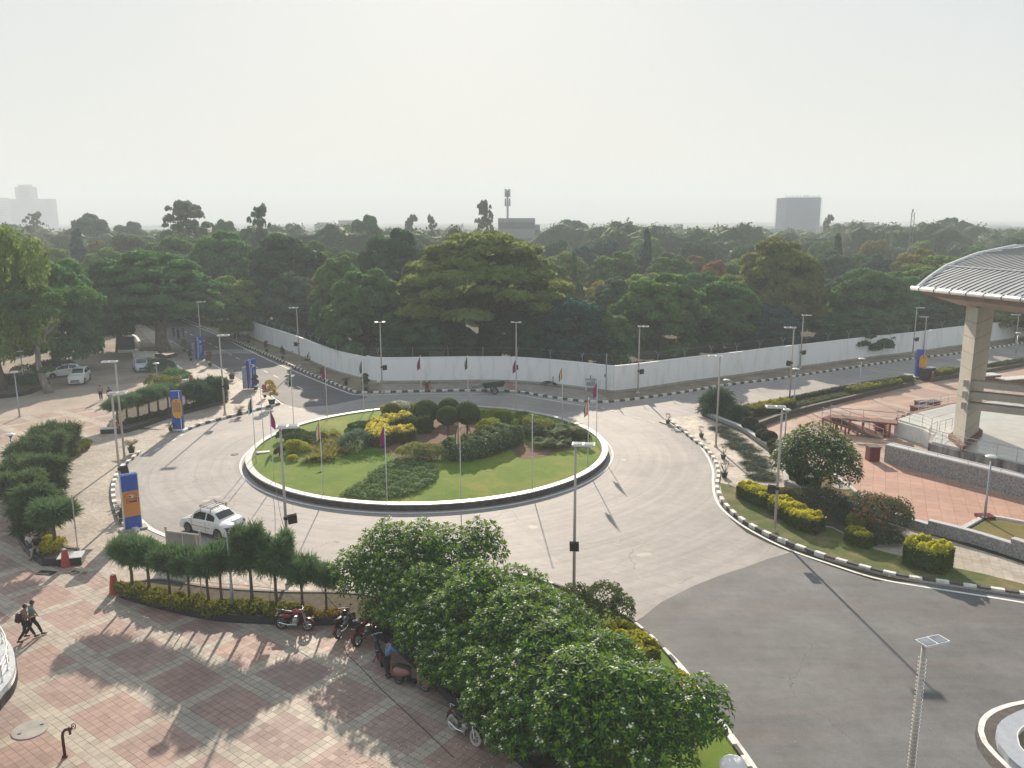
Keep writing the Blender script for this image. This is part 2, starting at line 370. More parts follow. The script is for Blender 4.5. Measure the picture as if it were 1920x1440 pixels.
def asphalt(name, c, red=0.0):
    m, t, p = nodes(name); N = NT(t); P = N.coord()
    base = N.ramp(N.noise(P, .18, 9, .65), [(.28, tuple(x*.66 for x in c)), (.5, c), (.72, tuple(x*1.5 for x in c))])
    mp = N.n('ShaderNodeMapping'); mp.inputs['Rotation'].default_value = (0, 0, R(28)); mp.inputs['Scale'].default_value = (.08, .8, 1); N.link(P, mp.inputs[0])
    s1 = N.ramp(N.noise(mp.outputs[0], 1.0, 7, .7), [(.35, 0.0), (.7, 1.0)])
    col = N.mix(N.math('MULTIPLY', s1, .3), base, (.21, .20, .185))
    if red:
        s2 = N.ramp(N.noise(mp.outputs[0], .55, 4), [(.52, 0.0), (.7, 1.0)]); col = N.mix(N.math('MULTIPLY', s2, red), col, (.24, .13, .105))
    g = N.ramp(N.noise(P, 18, 4, .8), [(.25, .8), (.75, 1.25)]); col = N.mix(1.0, col, g, 'MULTIPLY')
    g = N.ramp(N.noise(P, 1.3, 7, .7), [(.3, .86), (.7, 1.12)]); col = N.mix(1.0, col, g, 'MULTIPLY')
    cr1 = N.n('ShaderNodeTexVoronoi', feature='DISTANCE_TO_EDGE', i_Scale=.16); dd = N.n('ShaderNodeVectorMath', operation='ADD'); nz = N.n('ShaderNodeTexNoise', i_Scale=.8, i_Detail=6)
    N.link(P, nz.inputs['Vector']); N.link(P, dd.inputs[0]); N.link(nz.outputs['Color'], dd.inputs[1]); N.link(dd.outputs[0], cr1.inputs['Vector'])
    col = N.mix(N.math('MULTIPLY', N.math('LESS_THAN', cr1.outputs['Distance'], .0012), N.math('GREATER_THAN', N.noise(P, .11, 1), .58)), col, (.075, .073, .07))
    ob = N.ramp(N.noise(P, .55, 4), [(.64, 0.0), (.70, 1.0)]); col = N.mix(N.math('MULTIPLY', ob, .3), col, (.055, .053, .05))
    sp = N.math('GREATER_THAN', N.noise(P, 14, 1), .80); col = N.mix(N.math('MULTIPLY', sp, .6), col, (.55, .53, .5))
    N.link(col, p.inputs['Base Color']); p.inputs['Roughness'].default_value = .78; p.inputs['Specular IOR Level'].default_value = .35
    N.bump(N.noise(P, 60, 3), .4, .01, p); return m
def patchy(name, stops, s1=.3, s2=2.5, rough=.95, bump=.4, sp=None):
    m, t, p = nodes(name); N = NT(t); P = N.coord()
    f = N.math('ADD', N.math('MULTIPLY', N.noise(P, s1, 7, .65), .65), N.math('MULTIPLY', N.noise(P, s2, 6, .7), .35))
    col = N.ramp(f, stops); g = N.ramp(N.noise(P, 22, 3, .8), [(.25, .7), (.75, 1.3)]); col = N.mix(1.0, col, g, 'MULTIPLY')
    if sp: col = N.mix(N.math('GREATER_THAN', N.noise(P, sp[0], 1), sp[1]), col, sp[2])
    N.link(col, p.inputs['Base Color']); p.inputs['Roughness'].default_value = rough; p.inputs['Specular IOR Level'].default_value = .15
    N.bump(N.noise(P, 20, 4), bump, .03, p); return m
MR = concrete_road(); MA = asphalt('asphalt_front', (.108, .113, .116), .12); MA2 = asphalt('asphalt_left', (.085, .085, .09)); MR2 = asphalt('far_road', (.26, .25, .235))
MPL = paving('sandstone_paving', R(-37), .313, .303, .02, (.40, .29, .245), (.345, .255, .22), (.10, .06, .05), bands=(3.13, .626, 3.03, .909), ou=-27.5-.3, ov=11.72-.45, bandc=((.47, .41, .33), (.39, .345, .285)), dirt=.7)
MFP = paving('paver_path', R(-37), .24, .12, .015, (.46, .40, .33), (.36, .315, .265), (.17, .14, .115), stagger=.5, dirt=.9)
MFP2 = paving('slab_path', R(-24), .45, .45, .02, (.50, .45, .37), (.41, .36, .30), (.2, .17, .14), dirt=.8)
MEP = paving('pink_slabs', R(-24), .8, .8, .025, (.50, .305, .235), (.44, .265, .205), (.16, .095, .075), dirt=.45)
MEP2 = paving('pink_slabs_far', R(22), .9, .9, .02, (.42, .28, .22), (.37, .25, .20), (.2, .13, .1), bands=(5.0, .9, 5.0, .9), bandc=((.44, .34, .27), (.4, .31, .25)), dirt=.5)
MDIRT = patchy('dirt', [(.3, (.085, .07, .05)), (.45, (.22, .17, .12)), (.58, (.34, .27, .19)), (.72, (.42, .34, .25))], .12, 1.4)
MLOT = patchy('gravel', [(.3, (.13, .115, .095)), (.45, (.25, .215, .175)), (.6, (.36, .31, .25)), (.74, (.43, .36, .28))], .18, 2.2, sp=(2.2, .74, (.1, .12, .05)))
MDRIVE = patchy('worn_drive', [(.3, (.28, .235, .19)), (.5, (.39, .33, .275)), (.7, (.46, .395, .33))], .2, 1.8)
MVERGE = patchy('verge_soil', [(.3, (.10, .09, .055)), (.5, (.20, .17, .12)), (.7, (.32, .27, .2))], .4, 3, sp=(5, .72, (.45, .42, .36)))
MLAWN = patchy('lawn_soil', [(.3, (.075, .145, .02)), (.5, (.13, .20, .028)), (.68, (.26, .23, .06))], .25, 1.5)
MGRASSD = patchy('dry_lawn', [(.3, (.10, .11, .03)), (.5, (.17, .15, .05)), (.7, (.26, .17, .08))], .5, 3)
MFOREST = patchy('forest_floor', [(.3, (.035, .04, .02)), (.55, (.07, .065, .035)), (.72, (.10, .09, .05))], .06, .7)
def sheet(name, pts, m, z, z0=None, **kw):
    mb = MB(); P = [Vector((p[0], p[1], 0)) for p in pts]
    if z0 is None:
        n = len(P); a = sum(P[i].x*P[(i+1) % n].y-P[(i+1) % n].x*P[i].y for i in range(n)); vs = [(p.x, p.y, z) for p in P]
        mb.add(vs, [tuple(range(n)) if a > 0 else tuple(range(n-1, -1, -1))])
    else: mb.prism(P, z0, z)
    return tag(mb.build(name, m), kind='structure')
def arc(c, r, a0, a1, n=48): return [Vector((c.x+r*math.cos(R(a0+(a1-a0)*i/n)), c.y+r*math.sin(R(a0+(a1-a0)*i/n)), 0)) for i in range(n+1)]
def ang(p): return math.degrees(math.atan2(p.y-CEN.y, p.x-CEN.x))
# the ground sheet, out to the horizon
mb = MB(); mb.add([(-2500, -60, 0), (2500, -60, 0), (2500, 4100, 0), (-2500, 4100, 0)], [(0, 1, 2, 3)]); tag(mb.build('ground', MFOREST), kind='structure')
sheet('car_park_ground', PX([(-700, 800), (-300, 640), (-300, 580), (330, 585), (330, 600), (322, 640), (375, 712), (210, 755), (-100, 760)]), MLOT, .008)
sheet('drive', PX([(-900, 900), (-200, 745), (0, 742), (70, 735), (200, 722), (300, 716), (240, 760), (217, 808), (100, 860), (-300, 900)]), MDRIVE, .012)
# sandstone plaza: one sheet below planters and paths
sheet('plaza', PX([(-500, 850), (-60, 795), (40, 782), (125, 768), (208, 757), (245, 800), (217, 860), (300, 1000), (480, 1100), (640, 1120), (900, 1220), (1150, 1500)])+[Vector((8, 16, 0)), Vector((6, -30, 0)), Vector((-60, -30, 0)), Vector((-80, 40, 0))], MPL, .016)
# roads
sheet('roundabout_road', arc(CEN, 24.2, 0, 360, 96)[:-1], MR, .024)
sheet('right_far_road', PX([(1100, 757), (1140, 756), (1180, 752), (1223, 746), (1280, 738), (1363, 724), (1447, 714), (1513, 704), (1613, 689), (1713, 674), (1787, 666), (1850, 656), (1990, 632), (2200, 600), (2200, 632), (1990, 664), (1920, 676), (1850, 690), (1710, 712), (1590, 729), (1500, 748), (1400, 767), (1317, 782), (1250, 795), (1200, 800)]), MR, .028)
sheet('front_road', PX([(1340, 860), (1343, 905), (1350, 950), (1370, 975), (1400, 1000), (1440, 1020), (1490, 1040), (1400, 1068), (1300, 1104), (1240, 1134), (1190, 1168), (1050, 1112), (962, 1084), (900, 1040)]), MR, .032)
sheet('asphalt_road', PX([(1640, 1090), (1560, 1064), (1484, 1036), (1440, 1049), (1400, 1064), (1350, 1080), (1300, 1100), (1240, 1130), (1190, 1170), (1217, 1193), (1267, 1243), (1329, 1335), (1392, 1418), (1430, 1475)])+[Vector((9.5, 20, 0)), Vector((10, -30, 0)), Vector((70, -30, 0)), Vector((70, 20, 0)), Vector((60, 34, 0))]+PX([(1990, 1140), (1900, 1112), (1750, 1095)]), MA, .036)
sheet('left_road', PX([(641, 729), (603, 714), (520, 679), (465, 654), (408, 627), (358, 606), (330, 594), (260, 570), (190, 575), (270, 610), (320, 638), (353, 657), (395, 680), (437, 705), (497, 733), (532, 757), (560, 765), (620, 760), (690, 746)]), MA2, .040)
sheet('road_crossing', PX([(365, 659), (380, 666), (430, 663), (487, 664), (470, 656), (420, 656)]), MR, .044)
sheet('left_footpath', PX([(322, 682), (355, 711), (300, 722), (245, 800), (343, 810), (375, 798), (430, 783), (480, 770), (530, 757), (497, 734), (437, 706), (395, 681), (353, 658), (320, 640), (270, 610), (255, 610)]), MFP, .020)
sheet('paver_footpath', PX([(217, 808), (240, 805), (343, 808), (343, 812), (300, 832), (267, 852)])+arc(CEN, 23.6, 181, 240, 30)+PX([(800, 1120), (700, 1128), (480, 1100), (300, 1085), (222, 1108), (150, 1042), (100, 1000), (80, 915), (100, 880), (170, 837)]), MFP, .028)
# painted lines
def strip(pts, w, z, step=.6): return ribbon(cr(pts, step), w, z, z)
LN = MB()
def addstrip(pts, w=.14, z=.050, dash=None):
    p = even(cr(pts, .4), .25)
    if dash:
        a, b = int(dash[0]/.25), int(dash[1]/.25); i = 0
        while i+a < len(p): ribbon(p[i:i+a+1], w, z, z, LN); i += a+b
    else: ribbon(p, w, z, z, LN)
addstrip(PX([(340, 600), (358, 608), (408, 629), (465, 657), (520, 683), (560, 700), (603, 718), (638, 732), (668, 741), (713, 741), (790, 739), (880, 738), (967, 741), (1007, 747), (1067, 757), (1100, 762), (1133, 766)]), .16)
addstrip(PX([(1120, 764), (1140, 769), (1165, 776), (1190, 783), (1215, 790), (1240, 797)]), .14, dash=(1.0, .9))
addstrip(PX([(320, 639), (353, 658), (395, 681), (437, 706), (463, 719), (497, 735), (532, 760)]), .16)
addstrip(PX([(346, 622), (392, 644), (437, 668), (487, 692), (533, 714), (585, 738)]), .14, dash=(1.8, 2.4))
addstrip(PX([(1390, 771), (1513, 742), (1590, 728), (1700, 713), (1850, 691), (1960, 672)]), .14, dash=(1.6, .5))
addstrip(PX([(1262, 800), (1300, 826), (1322, 850), (1336, 880), (1337, 905), (1340, 930), (1352, 953), (1380, 978), (1420, 1003), (1480, 1032), (1560, 1060), (1640, 1085), (1720, 1100), (1830, 1117), (1960, 1138)]), .17)
addstrip(PX([(345, 815), (305, 838), (268, 857)]), .15, dash=(.9, .8))
addstrip(PX([(262, 975), (280, 991), (300, 1001), (345, 1018)]), .3)
addstrip(PX([(962, 1080), (1010, 1093), (1050, 1108), (1110, 1132), (1167, 1158), (1217, 1192), (1250, 1222), (1277, 1250), (1310, 1293), (1339, 1335), (1370, 1378), (1404, 1425), (1440, 1480)]), .17)
addstrip(arc(CEN, 14.78, 0, 360, 120), .17)
addstrip(PX([(2050, 1310), (1925, 1317), (1895, 1323), (1862, 1335), (1843, 1352), (1838, 1370), (1845, 1392), (1864, 1415), (1890, 1440), (1930, 1475)]), .2)
tag(LN.build('road_markings', M_['line']), kind='structure')
# ------------------------------------------------------------------ kerbs
def kerb(pts, w=.2, h=.17, bl=.62, z0=0.0, gap=.012, miss=0, flip=False):
    p = even(cr(pts, .3), .31); mb = MB(); k = 0; rr = random.Random(len(p)); n = 2
    for i in range(0, len(p)-n, n):
        seg = p[i:i+n+1]; seg = [seg[0].lerp(seg[1], .03)]+seg[1:-1]+[seg[-1].lerp(seg[-2], .03)]
        if miss and rr.random() < miss: k += 1; continue
        dz = rr.uniform(-.012, .012); ribbon(seg, w, z0, h+dz, mb, (k+flip) % 2); k += 1
    return tag(mb.build('kerb', [M_['kerbw'], M_['kerbk']]), kind='structure')
KFAR = PX([(330, 592), (370, 609), (425, 633), (482, 658), (520, 674), (570, 697), (603, 711), (637, 725), (655, 732), (670, 736.5), (713, 737), (790, 735), (880, 734), (967, 736), (1007, 742), (1067, 751), (1107, 755), (1140, 755), (1180, 751), (1223, 745), (1280, 737), (1363, 723), (1447, 713), (1513, 703), (1613, 688), (1713, 673), (1787, 665), (1850, 655), (2000, 631), (2200, 598)])
kerb(KFAR, h=.22, w=.25)
kerb(PX([(343, 811), (375, 798), (430, 783), (480, 770), (527, 758)]), h=.22, w=.26)
kerb(PX([(262, 849), (248, 862), (230, 877), (219, 893), (213, 913), (213, 933), (218, 955), (232, 984), (266, 1000)]), h=.22, w=.26, bl=.5)
kerb(PX([(1250, 788), (1275, 806), (1300, 826), (1325, 846), (1340, 866), (1347, 890), (1344, 915), (1351, 936), (1367, 957), (1390, 977), (1420, 995), (1455, 1012), (1500, 1030), (1560, 1051), (1640, 1073), (1700, 1086), (1800, 1101), (1870, 1111), (1960, 1124), (2050, 1135)]), h=.24, w=.25, miss=.04)
kerb(PX([(940, 1075), (990, 1084), (1050, 1103), (1110, 1126), (1163, 1152), (1208, 1186), (1240, 1216), (1268, 1249), (1300, 1293), (1329, 1336), (1360, 1379), (1392, 1424), (1425, 1475)]), h=.16, w=.14)
# ------------------------------------------------------------------ footpath strip along the boundary wall
WL = [(300, 572), (363, 592), (400, 607), (437, 622), (467, 633), (495, 645), (537, 660), (570, 673), (603, 688), (640, 702), (690, 715)]
WALLB = PX([(250, 553)]+WL+[(713, 719), (813, 718), (880, 717), (950, 717.5), (1007, 721), (1073, 728), (1150, 738), (1200, 732), (1280, 720), (1380, 707), (1447, 697), (1513, 689), (1630, 673), (1713, 663), (1780, 653), (1880, 640), (2000, 622), (2200, 592)])
kin = offs(cr(KFAR, 1.0), .0)
sheet('roadside_verge', [p for p in kin]+[p for p in reversed(WALLB)], MVERGE, .12, 0)
sheet('wall_footpath', PX([(713, 735.5), (790, 733.5), (880, 732.5), (967, 734.5), (1007, 740.5), (1067, 749.5), (1107, 753.5), (1150, 753), (1120, 735), (1073, 729), (1007, 722), (950, 719), (813, 719.5), (713, 720.5)], .12), paving('grey_pavers', R(12), .3, .3, .02, (.33, .30, .27), (.27, .245, .22), (.12, .1, .09), bands=(9.0, .9, 60.0, .1), bandc=((.33, .16, .12), (.28, .14, .11)), dirt=.9), .135)
# ------------------------------------------------------------------ the white boundary wall
def boundary_wall(pts, h, label, bays):
    root = empty('boundary_wall', pts[0], 0, label, 'wall'); o = Vector(pts[0]); L = [p-o for p in pts]
    path = even(cr(L, .5), 1.0, True); wm = mat('whitewash', (.84, .85, .85), (.66, .66, .65), 1.1, .85, lo=.24, hi=.5, det=10, stretch=(1, 1, .3))
    ribbon(path, .23, 0, h).build('wall_panel', wm, root); ribbon(offs(path, .003), .30, h, h+.09).build('coping', wm, root); ribbon(path, .30, 0, .35).build('plinth', M_['concrete'], root)
    n = len(path); k = 0; pil = []; brk = []
    for i in range(2, n-1, bays):
        p = path[i]; d = (path[min(i+1, n-1)]-path[i-1]); a = math.atan2(d.y, d.x)
        mb = MB().box((p.x, p.y, h/2+.02), (.36, .29, h-.02), a); mb.build('pilaster', wm, root)
        q = MB(); q.tube([(p.x, p.y, h+.09), (p.x, p.y, h+.75)], .03, 5)
        nn = Vector((-math.sin(a), math.cos(a), 0))
        for sg in (-1, 1): q.tube([(p.x, p.y, h+.72), tuple(p+nn*sg*.35+Vector((0, 0, h+1.15)))], .024, 5)
        q.build('wire_bracket', M_['galv'], root)
    w = MB()
    for sg, z in ((-.33, 1.1), (.33, 1.1), (0, .7)):
        w.tube([p+Vector((0, 0, h+z)) for p in offs(path, sg)], .004, 3)
    w.build('barbed_wire', M_['galv'], root); return root
WI = next(i for i, p in enumerate(WALLB) if (p-G(1150, 738)).length < .1)
WC = next(i for i, p in enumerate(WALLB) if (p-G(690, 715)).length < .1)
boundary_wall(WALLB[:WC+1], 2.75, 'long white panelled wall along the left tree-shaded road with barbed wire brackets', 3)
boundary_wall(WALLB[WC:WI+1], 2.95, 'white boundary wall curving directly behind the roundabout and its flagpoles', 4)
boundary_wall(WALLB[WI:], 2.95, 'white boundary wall running up the right-hand road towards the canopy pillar', 4)
# ------------------------------------------------------------------ roundabout island
isl = empty('roundabout_island', CEN, 0, 'large round planted island in the middle of the roundabout with white granite coping', 'traffic island')
def ring(r0, r1, z0, z1, m, name, parent, n=128):
    vs = []; fs = []
    for i in range(n):
        a = 2*PI*i/n; c, s_ = math.cos(a), math.sin(a)
        vs += [(r0*c, r0*s_, z0), (r0*c, r0*s_, z1), (r1*c, r1*s_, z1), (r1*c, r1*s_, z0)]
        j = (i+1) % n; b, q = i*4, j*4
        for k in range(4): k2 = (k+1) % 4; fs.append((b+k, b+k2, q+k2, q+k))
    mb = MB(); mb.add(vs, fs); return mb.build(name, m, parent)
ring(13.9, 14.36, 0, .42, M_['darkstone'], 'retaining_wall', isl)
capm = mat('coping_stone', (.44, .45, .45), (.34, .35, .35), 2.5, .4, spec=.5, lo=.3, hi=.5)
ring(13.93, 14.40, .42, .50, capm, 'coping', isl)
mb = MB(); n = 96; vs = [(0, 0, .75)]; fs = []
RR = [3, 6, 9, 11.5, 13.94]; ZZ = [.74, .70, .62, .52, .38]
for r_, z in zip(RR, ZZ): vs += [(r_*math.cos(2*PI*k/n), r_*math.sin(2*PI*k/n), z) for k in range(n)]
for k in range(n): fs.append((0, 1+k, 1+(k+1) % n))
for i in range(4):
    for k in range(n): fs.append((1+i*n+k, 1+(i+1)*n+k, 1+(i+1)*n+(k+1) % n, 1+i*n+(k+1) % n))
mb.add(vs, fs); mb.build('lawn', MLAWN, isl, smooth=True)
def isl_z(p):
    r_ = math.hypot(p.x-CEN.x, p.y-CEN.y); return float(np.interp(r_, [0]+RR, [.75]+ZZ))
def soil_patch(pts, name='soil_bed', dz=.012):
    P = cr([G(x, y, .6) for x, y in pts], .6, True); c = sum(P, Vector())/len(P); mb = MB(); vs = [(c.x, c.y, isl_z(c)+dz)]; n = len(P)
    for f in (.34, .67, 1.0): vs += [((c.x+(p.x-c.x)*f), (c.y+(p.y-c.y)*f), isl_z(c+(p-c)*f)+dz) for p in P]
    fs = [(0, 1+k, 1+(k+1) % n) for k in range(n)]
    for i in range(2): fs += [(1+i*n+k, 1+(i+1)*n+k, 1+(i+1)*n+(k+1) % n, 1+i*n+(k+1) % n) for k in range(n)]
    mb.add(vs, fs); return tag(mb.build(name, M_['soil'], smooth=True), kind='structure')
soil_patch([(790, 800), (850, 775), (930, 780), (935, 815), (880, 830), (830, 860), (750, 860), (700, 835), (720, 810)])
soil_patch([(965, 838), (1000, 832), (1060, 825), (1085, 832), (1050, 845), (1010, 858), (975, 860), (962, 850)])
# ================================================================== vegetation
def unit(v): return v/np.maximum(np.linalg.norm(v, axis=-1, keepdims=True), 1e-9)
def cards(P, Nn, L, W, rng, updir=None):
    """diamond-folded leaf cards at points P facing Nn"""
    n = len(P); t = rng.normal(size=(n, 3)) if updir is None else updir
    t = unit(t-Nn*np.sum(t*Nn, 1, keepdims=True)); b = np.cross(Nn, t)
    L = np.broadcast_to(L, (n,))[:, None]; W = np.broadcast_to(W, (n,))[:, None]
    v0 = P-t*L*.5; v2 = P+t*L*.5-Nn*L*.12; v1 = P+b*W*.5+t*L*.05-Nn*L*.04; v3 = P-b*W*.5+t*L*.05-Nn*L*.04
    V = np.stack([v0, v1, v2, v3], 1).reshape(-1, 3); F = np.arange(4*n).reshape(n, 4); return V, F
def lobed(rng, lobes, n, L, W=None, shell=(.72, 1.06), jit=.75, cull=.72, down=.25):
    """leaf cards over the surfaces of a set of ellipsoid lobes"""
    lob = np.array(lobes, float); area = (lob[:, 3]*lob[:, 4]+lob[:, 5]*lob[:, 4])
    k = rng.choice(len(lob), size=int(n*1.6), p=area/area.sum()); d = unit(rng.normal(size=(len(k), 3))); low = d[:, 2] < -down
    d[low, 2] *= -.5; d = unit(d); r = rng.uniform(shell[0], shell[1], len(k))[:, None]
    P = lob[k, :3]+d*lob[k, 3:6]*r; keep = np.ones(len(P), bool)
    for i in range(len(lob)):
        q = (P-lob[i, :3])/lob[i, 3:6]; keep &= ~((np.sum(q*q, 1) < cull**2) & (k != i))
    P = P[keep][:n]; d = d[keep][:n]; Nn = unit(d+rng.normal(size=P.shape)*jit); m = len(P)
    return cards(P, Nn, L*rng.uniform(.6, 1.3, m), (W or L*.62)*rng.uniform(.7, 1.2, m), rng)
def limbs(rng, h0, lobes, r0, fork=.55, n=7, lean=(0, 0)):
    mb = MB(); f = Vector((lean[0]*.5, lean[1]*.5, h0*fork)); w = lambda a: rng.uniform(-a, a)
    mb.tube([(0, 0, -.15), (w(.02), w(.02), h0*.08), (f.x*.5+w(.12), f.y*.5+w(.12), h0*fork*.5), tuple(f)], [r0*1.45, r0*1.05, r0*.85, r0*.72], 9)
    idx = list(range(len(lobes))); rng.shuffle(idx)
    for i in idx[:n]:
        l = lobes[i]; e = Vector((l[0], l[1], l[2])); m1 = f.lerp(e, .35)+Vector((w(.3), w(.3), w(.2)-.1)); m2 = f.lerp(e, .7)+Vector((w(.4), w(.4), w(.3)))
        mb.tube([tuple(f-Vector((0, 0, .15))), tuple(m1), tuple(m2), tuple(e)], [r0*.55, r0*.38, r0*.24, r0*.1], 6)
        for q in range(2):
            e2 = m2+Vector((w(1), w(1), rng.uniform(.1, .9)))*max(l[3], .4); mb.tube([tuple(m2), tuple(m2.lerp(e2, .5)+Vector((w(.1), w(.1), .1))), tuple(e2)], [r0*.2, r0*.12, r0*.05], 5)
    return mb
PROTO = {}
def proto(kind, seed, crown, leafm, trunk=None, trunkm=None):
    PROTO.setdefault(kind, []).append((crown.data, trunk.data if trunk else None))
    for o in (crown, trunk):
        if o: bpy.data.objects.remove(o)
def mk_tree(kind, seed, n=15000, lf=.30):
    rng = np.random.default_rng(seed); L = []
    if kind == 'dome':                                          # unit tree: 10 m wide, 10 m high
        for i in range(46):
            a = i*2.39996+rng.uniform(-.3, .3); q = math.sqrt((i+.5)/46); el = (1-q)*90; rr = 3.5*q**.8*rng.uniform(.85, 1.1)
            z = 6.9-4.4*(q**2.2)*rng.uniform(.75, 1.1)+rng.uniform(-.5, .7); s_ = rng.uniform(.7, 1.35); L.append((rr*math.cos(a)*1.06, rr*math.sin(a)*1.06, z+.9+rng.uniform(-.3, .35), s_, s_, s_*.72))
        for i in range(24): a = rng.uniform(0, 6.3); rr = rng.uniform(1.8, 3.6); s_ = rng.uniform(.9, 1.5); L.append((rr*math.cos(a), rr*math.sin(a), rng.uniform(1.5, 4.5), s_, s_, s_*.85))
    elif kind == 'spread':
        for i in range(70):
            a = i*2.39996; q = math.sqrt((i+.5)/70); rr = 4.1*q*rng.uniform(.85, 1.12); z = 8.7-4.8*q**2.6+rng.uniform(-.7, .5); s_ = rng.uniform(.6, 1.25); L.append((rr*math.cos(a), rr*math.sin(a), z, s_, s_, s_*.5))
        for i in range(14): a = rng.uniform(0, 6.3); rr = rng.uniform(2, 4.2); s_ = rng.uniform(.7, 1.1); L.append((rr*math.cos(a), rr*math.sin(a), rng.uniform(3.2, 5), s_, s_, s_*.6))
    elif kind == 'sparse':
        for i in range(58):
            a = rng.uniform(0, 6.3); z = rng.uniform(3.2, 9.6); rr = rng.uniform(.3, 3.8)*(1.15-abs(z-6)/6); s_ = rng.uniform(.35, .85); L.append((rr*math.cos(a), rr*math.sin(a), z, s_, s_, s_*.85))
    elif kind == 'cone':
        for i in range(42):
            z = 1.2+8.4*(i/42)**.95; rr = (9.9-z)/9.9*3.1*rng.uniform(.6, 1.05)*(.55 if i % 3 == 0 else 1); a = i*2.39996; s_ = max(.5, (10.2-z)*.16)*rng.uniform(.85, 1.2); L.append((rr*math.cos(a), rr*math.sin(a), z, s_, s_, s_*1.1))
    elif kind == 'feather':                                     # light drooping foliage in vertical plumes
        for i in range(48):
            a = rng.uniform(0, 6.3); q = rng.uniform(0, 1)**.6; rr = 3.9*q; z = rng.uniform(2.6, 8.8)*(1-.25*q); s_ = rng.uniform(.55, 1.15); L.append((rr*math.cos(a), rr*math.sin(a), z, s_, s_, s_*1.5))
    V, F = lobed(rng, L, n, lf, jit=.5, cull=.6 if kind in ('sparse', 'feather') else .75, W=lf*(.45 if kind == 'feather' else .65))
    c = np_mesh(kind+'_crown', V, F, LEAF); big = [l for l in L if l[2] > 2.5]
    t = limbs(rng, 10, big, .28 if kind != 'sparse' else .18, .3 if kind != 'cone' else .6, 14).build(kind+'_trunk', M_['bark'], smooth=True)
    proto(kind, seed, c, LEAF, t)
for k_, s_ in (('dome', 1), ('dome', 2), ('dome', 3), ('spread', 4), ('spread', 5), ('sparse', 6), ('sparse', 7), ('cone', 8), ('feather', 9), ('feather', 10)):
    mk_tree(k_, s_, n=26000 if k_ in ('dome', 'spread') else 17000 if k_ == 'feather' else 9000, lf=.42 if k_ in ('dome', 'spread') else .34)
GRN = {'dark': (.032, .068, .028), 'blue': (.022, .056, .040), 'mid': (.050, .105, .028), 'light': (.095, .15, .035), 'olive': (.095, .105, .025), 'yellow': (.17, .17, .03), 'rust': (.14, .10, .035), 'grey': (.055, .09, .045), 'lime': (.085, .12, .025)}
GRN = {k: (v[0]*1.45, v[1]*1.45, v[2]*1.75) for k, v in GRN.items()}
_ti = [0]
def tree(kind, loc, w, h, col, label, name='tree', rz=None, cat='tree', group=None, v=None, trunk=None):
    _ti[0] += 1; rr = random.Random(_ti[0]*7+3); P = PROTO[kind]; cm, tm = P[(_ti[0] if v is None else v) % len(P)]
    w = w*1.6 if kind == 'cone' else w; o = empty(name, (loc[0], loc[1], loc[2] if len(loc) > 2 else 0), rr.uniform(0, 6.3) if rz is None else rz, label, cat, group); o.scale = (w/10, w/10, h/10)
    c = bpy.data.objects.new('crown', cm); COL.objects.link(c); c.parent = o
    g = GRN[col] if isinstance(col, str) else col; j = rr.uniform(.85, 1.15); c.color = (g[0]*j*rr.uniform(.85, 1.2)*1.12, g[1]*j*1.12, g[2]*j*rr.uniform(.9, 1.1)*1.12, 1)
    if tm: t = bpy.data.objects.new('trunk', tm); COL.objects.link(t); t.parent = o
    return o
def ptree(kind, x, top, wpx, Y, col, label, name='tree', **kw):  # crown centre column, row of the top, crown width in columns, distance
    X = AT(x, Y); w = wpx/FPX*(Y*math.cos(PIT)+CH*math.sin(PIT)); h = HY(top, Y, x); return tree(kind, (X, Y), w*1.08, h*1.03, col, label, name, group=kw.pop('group', None), **kw)
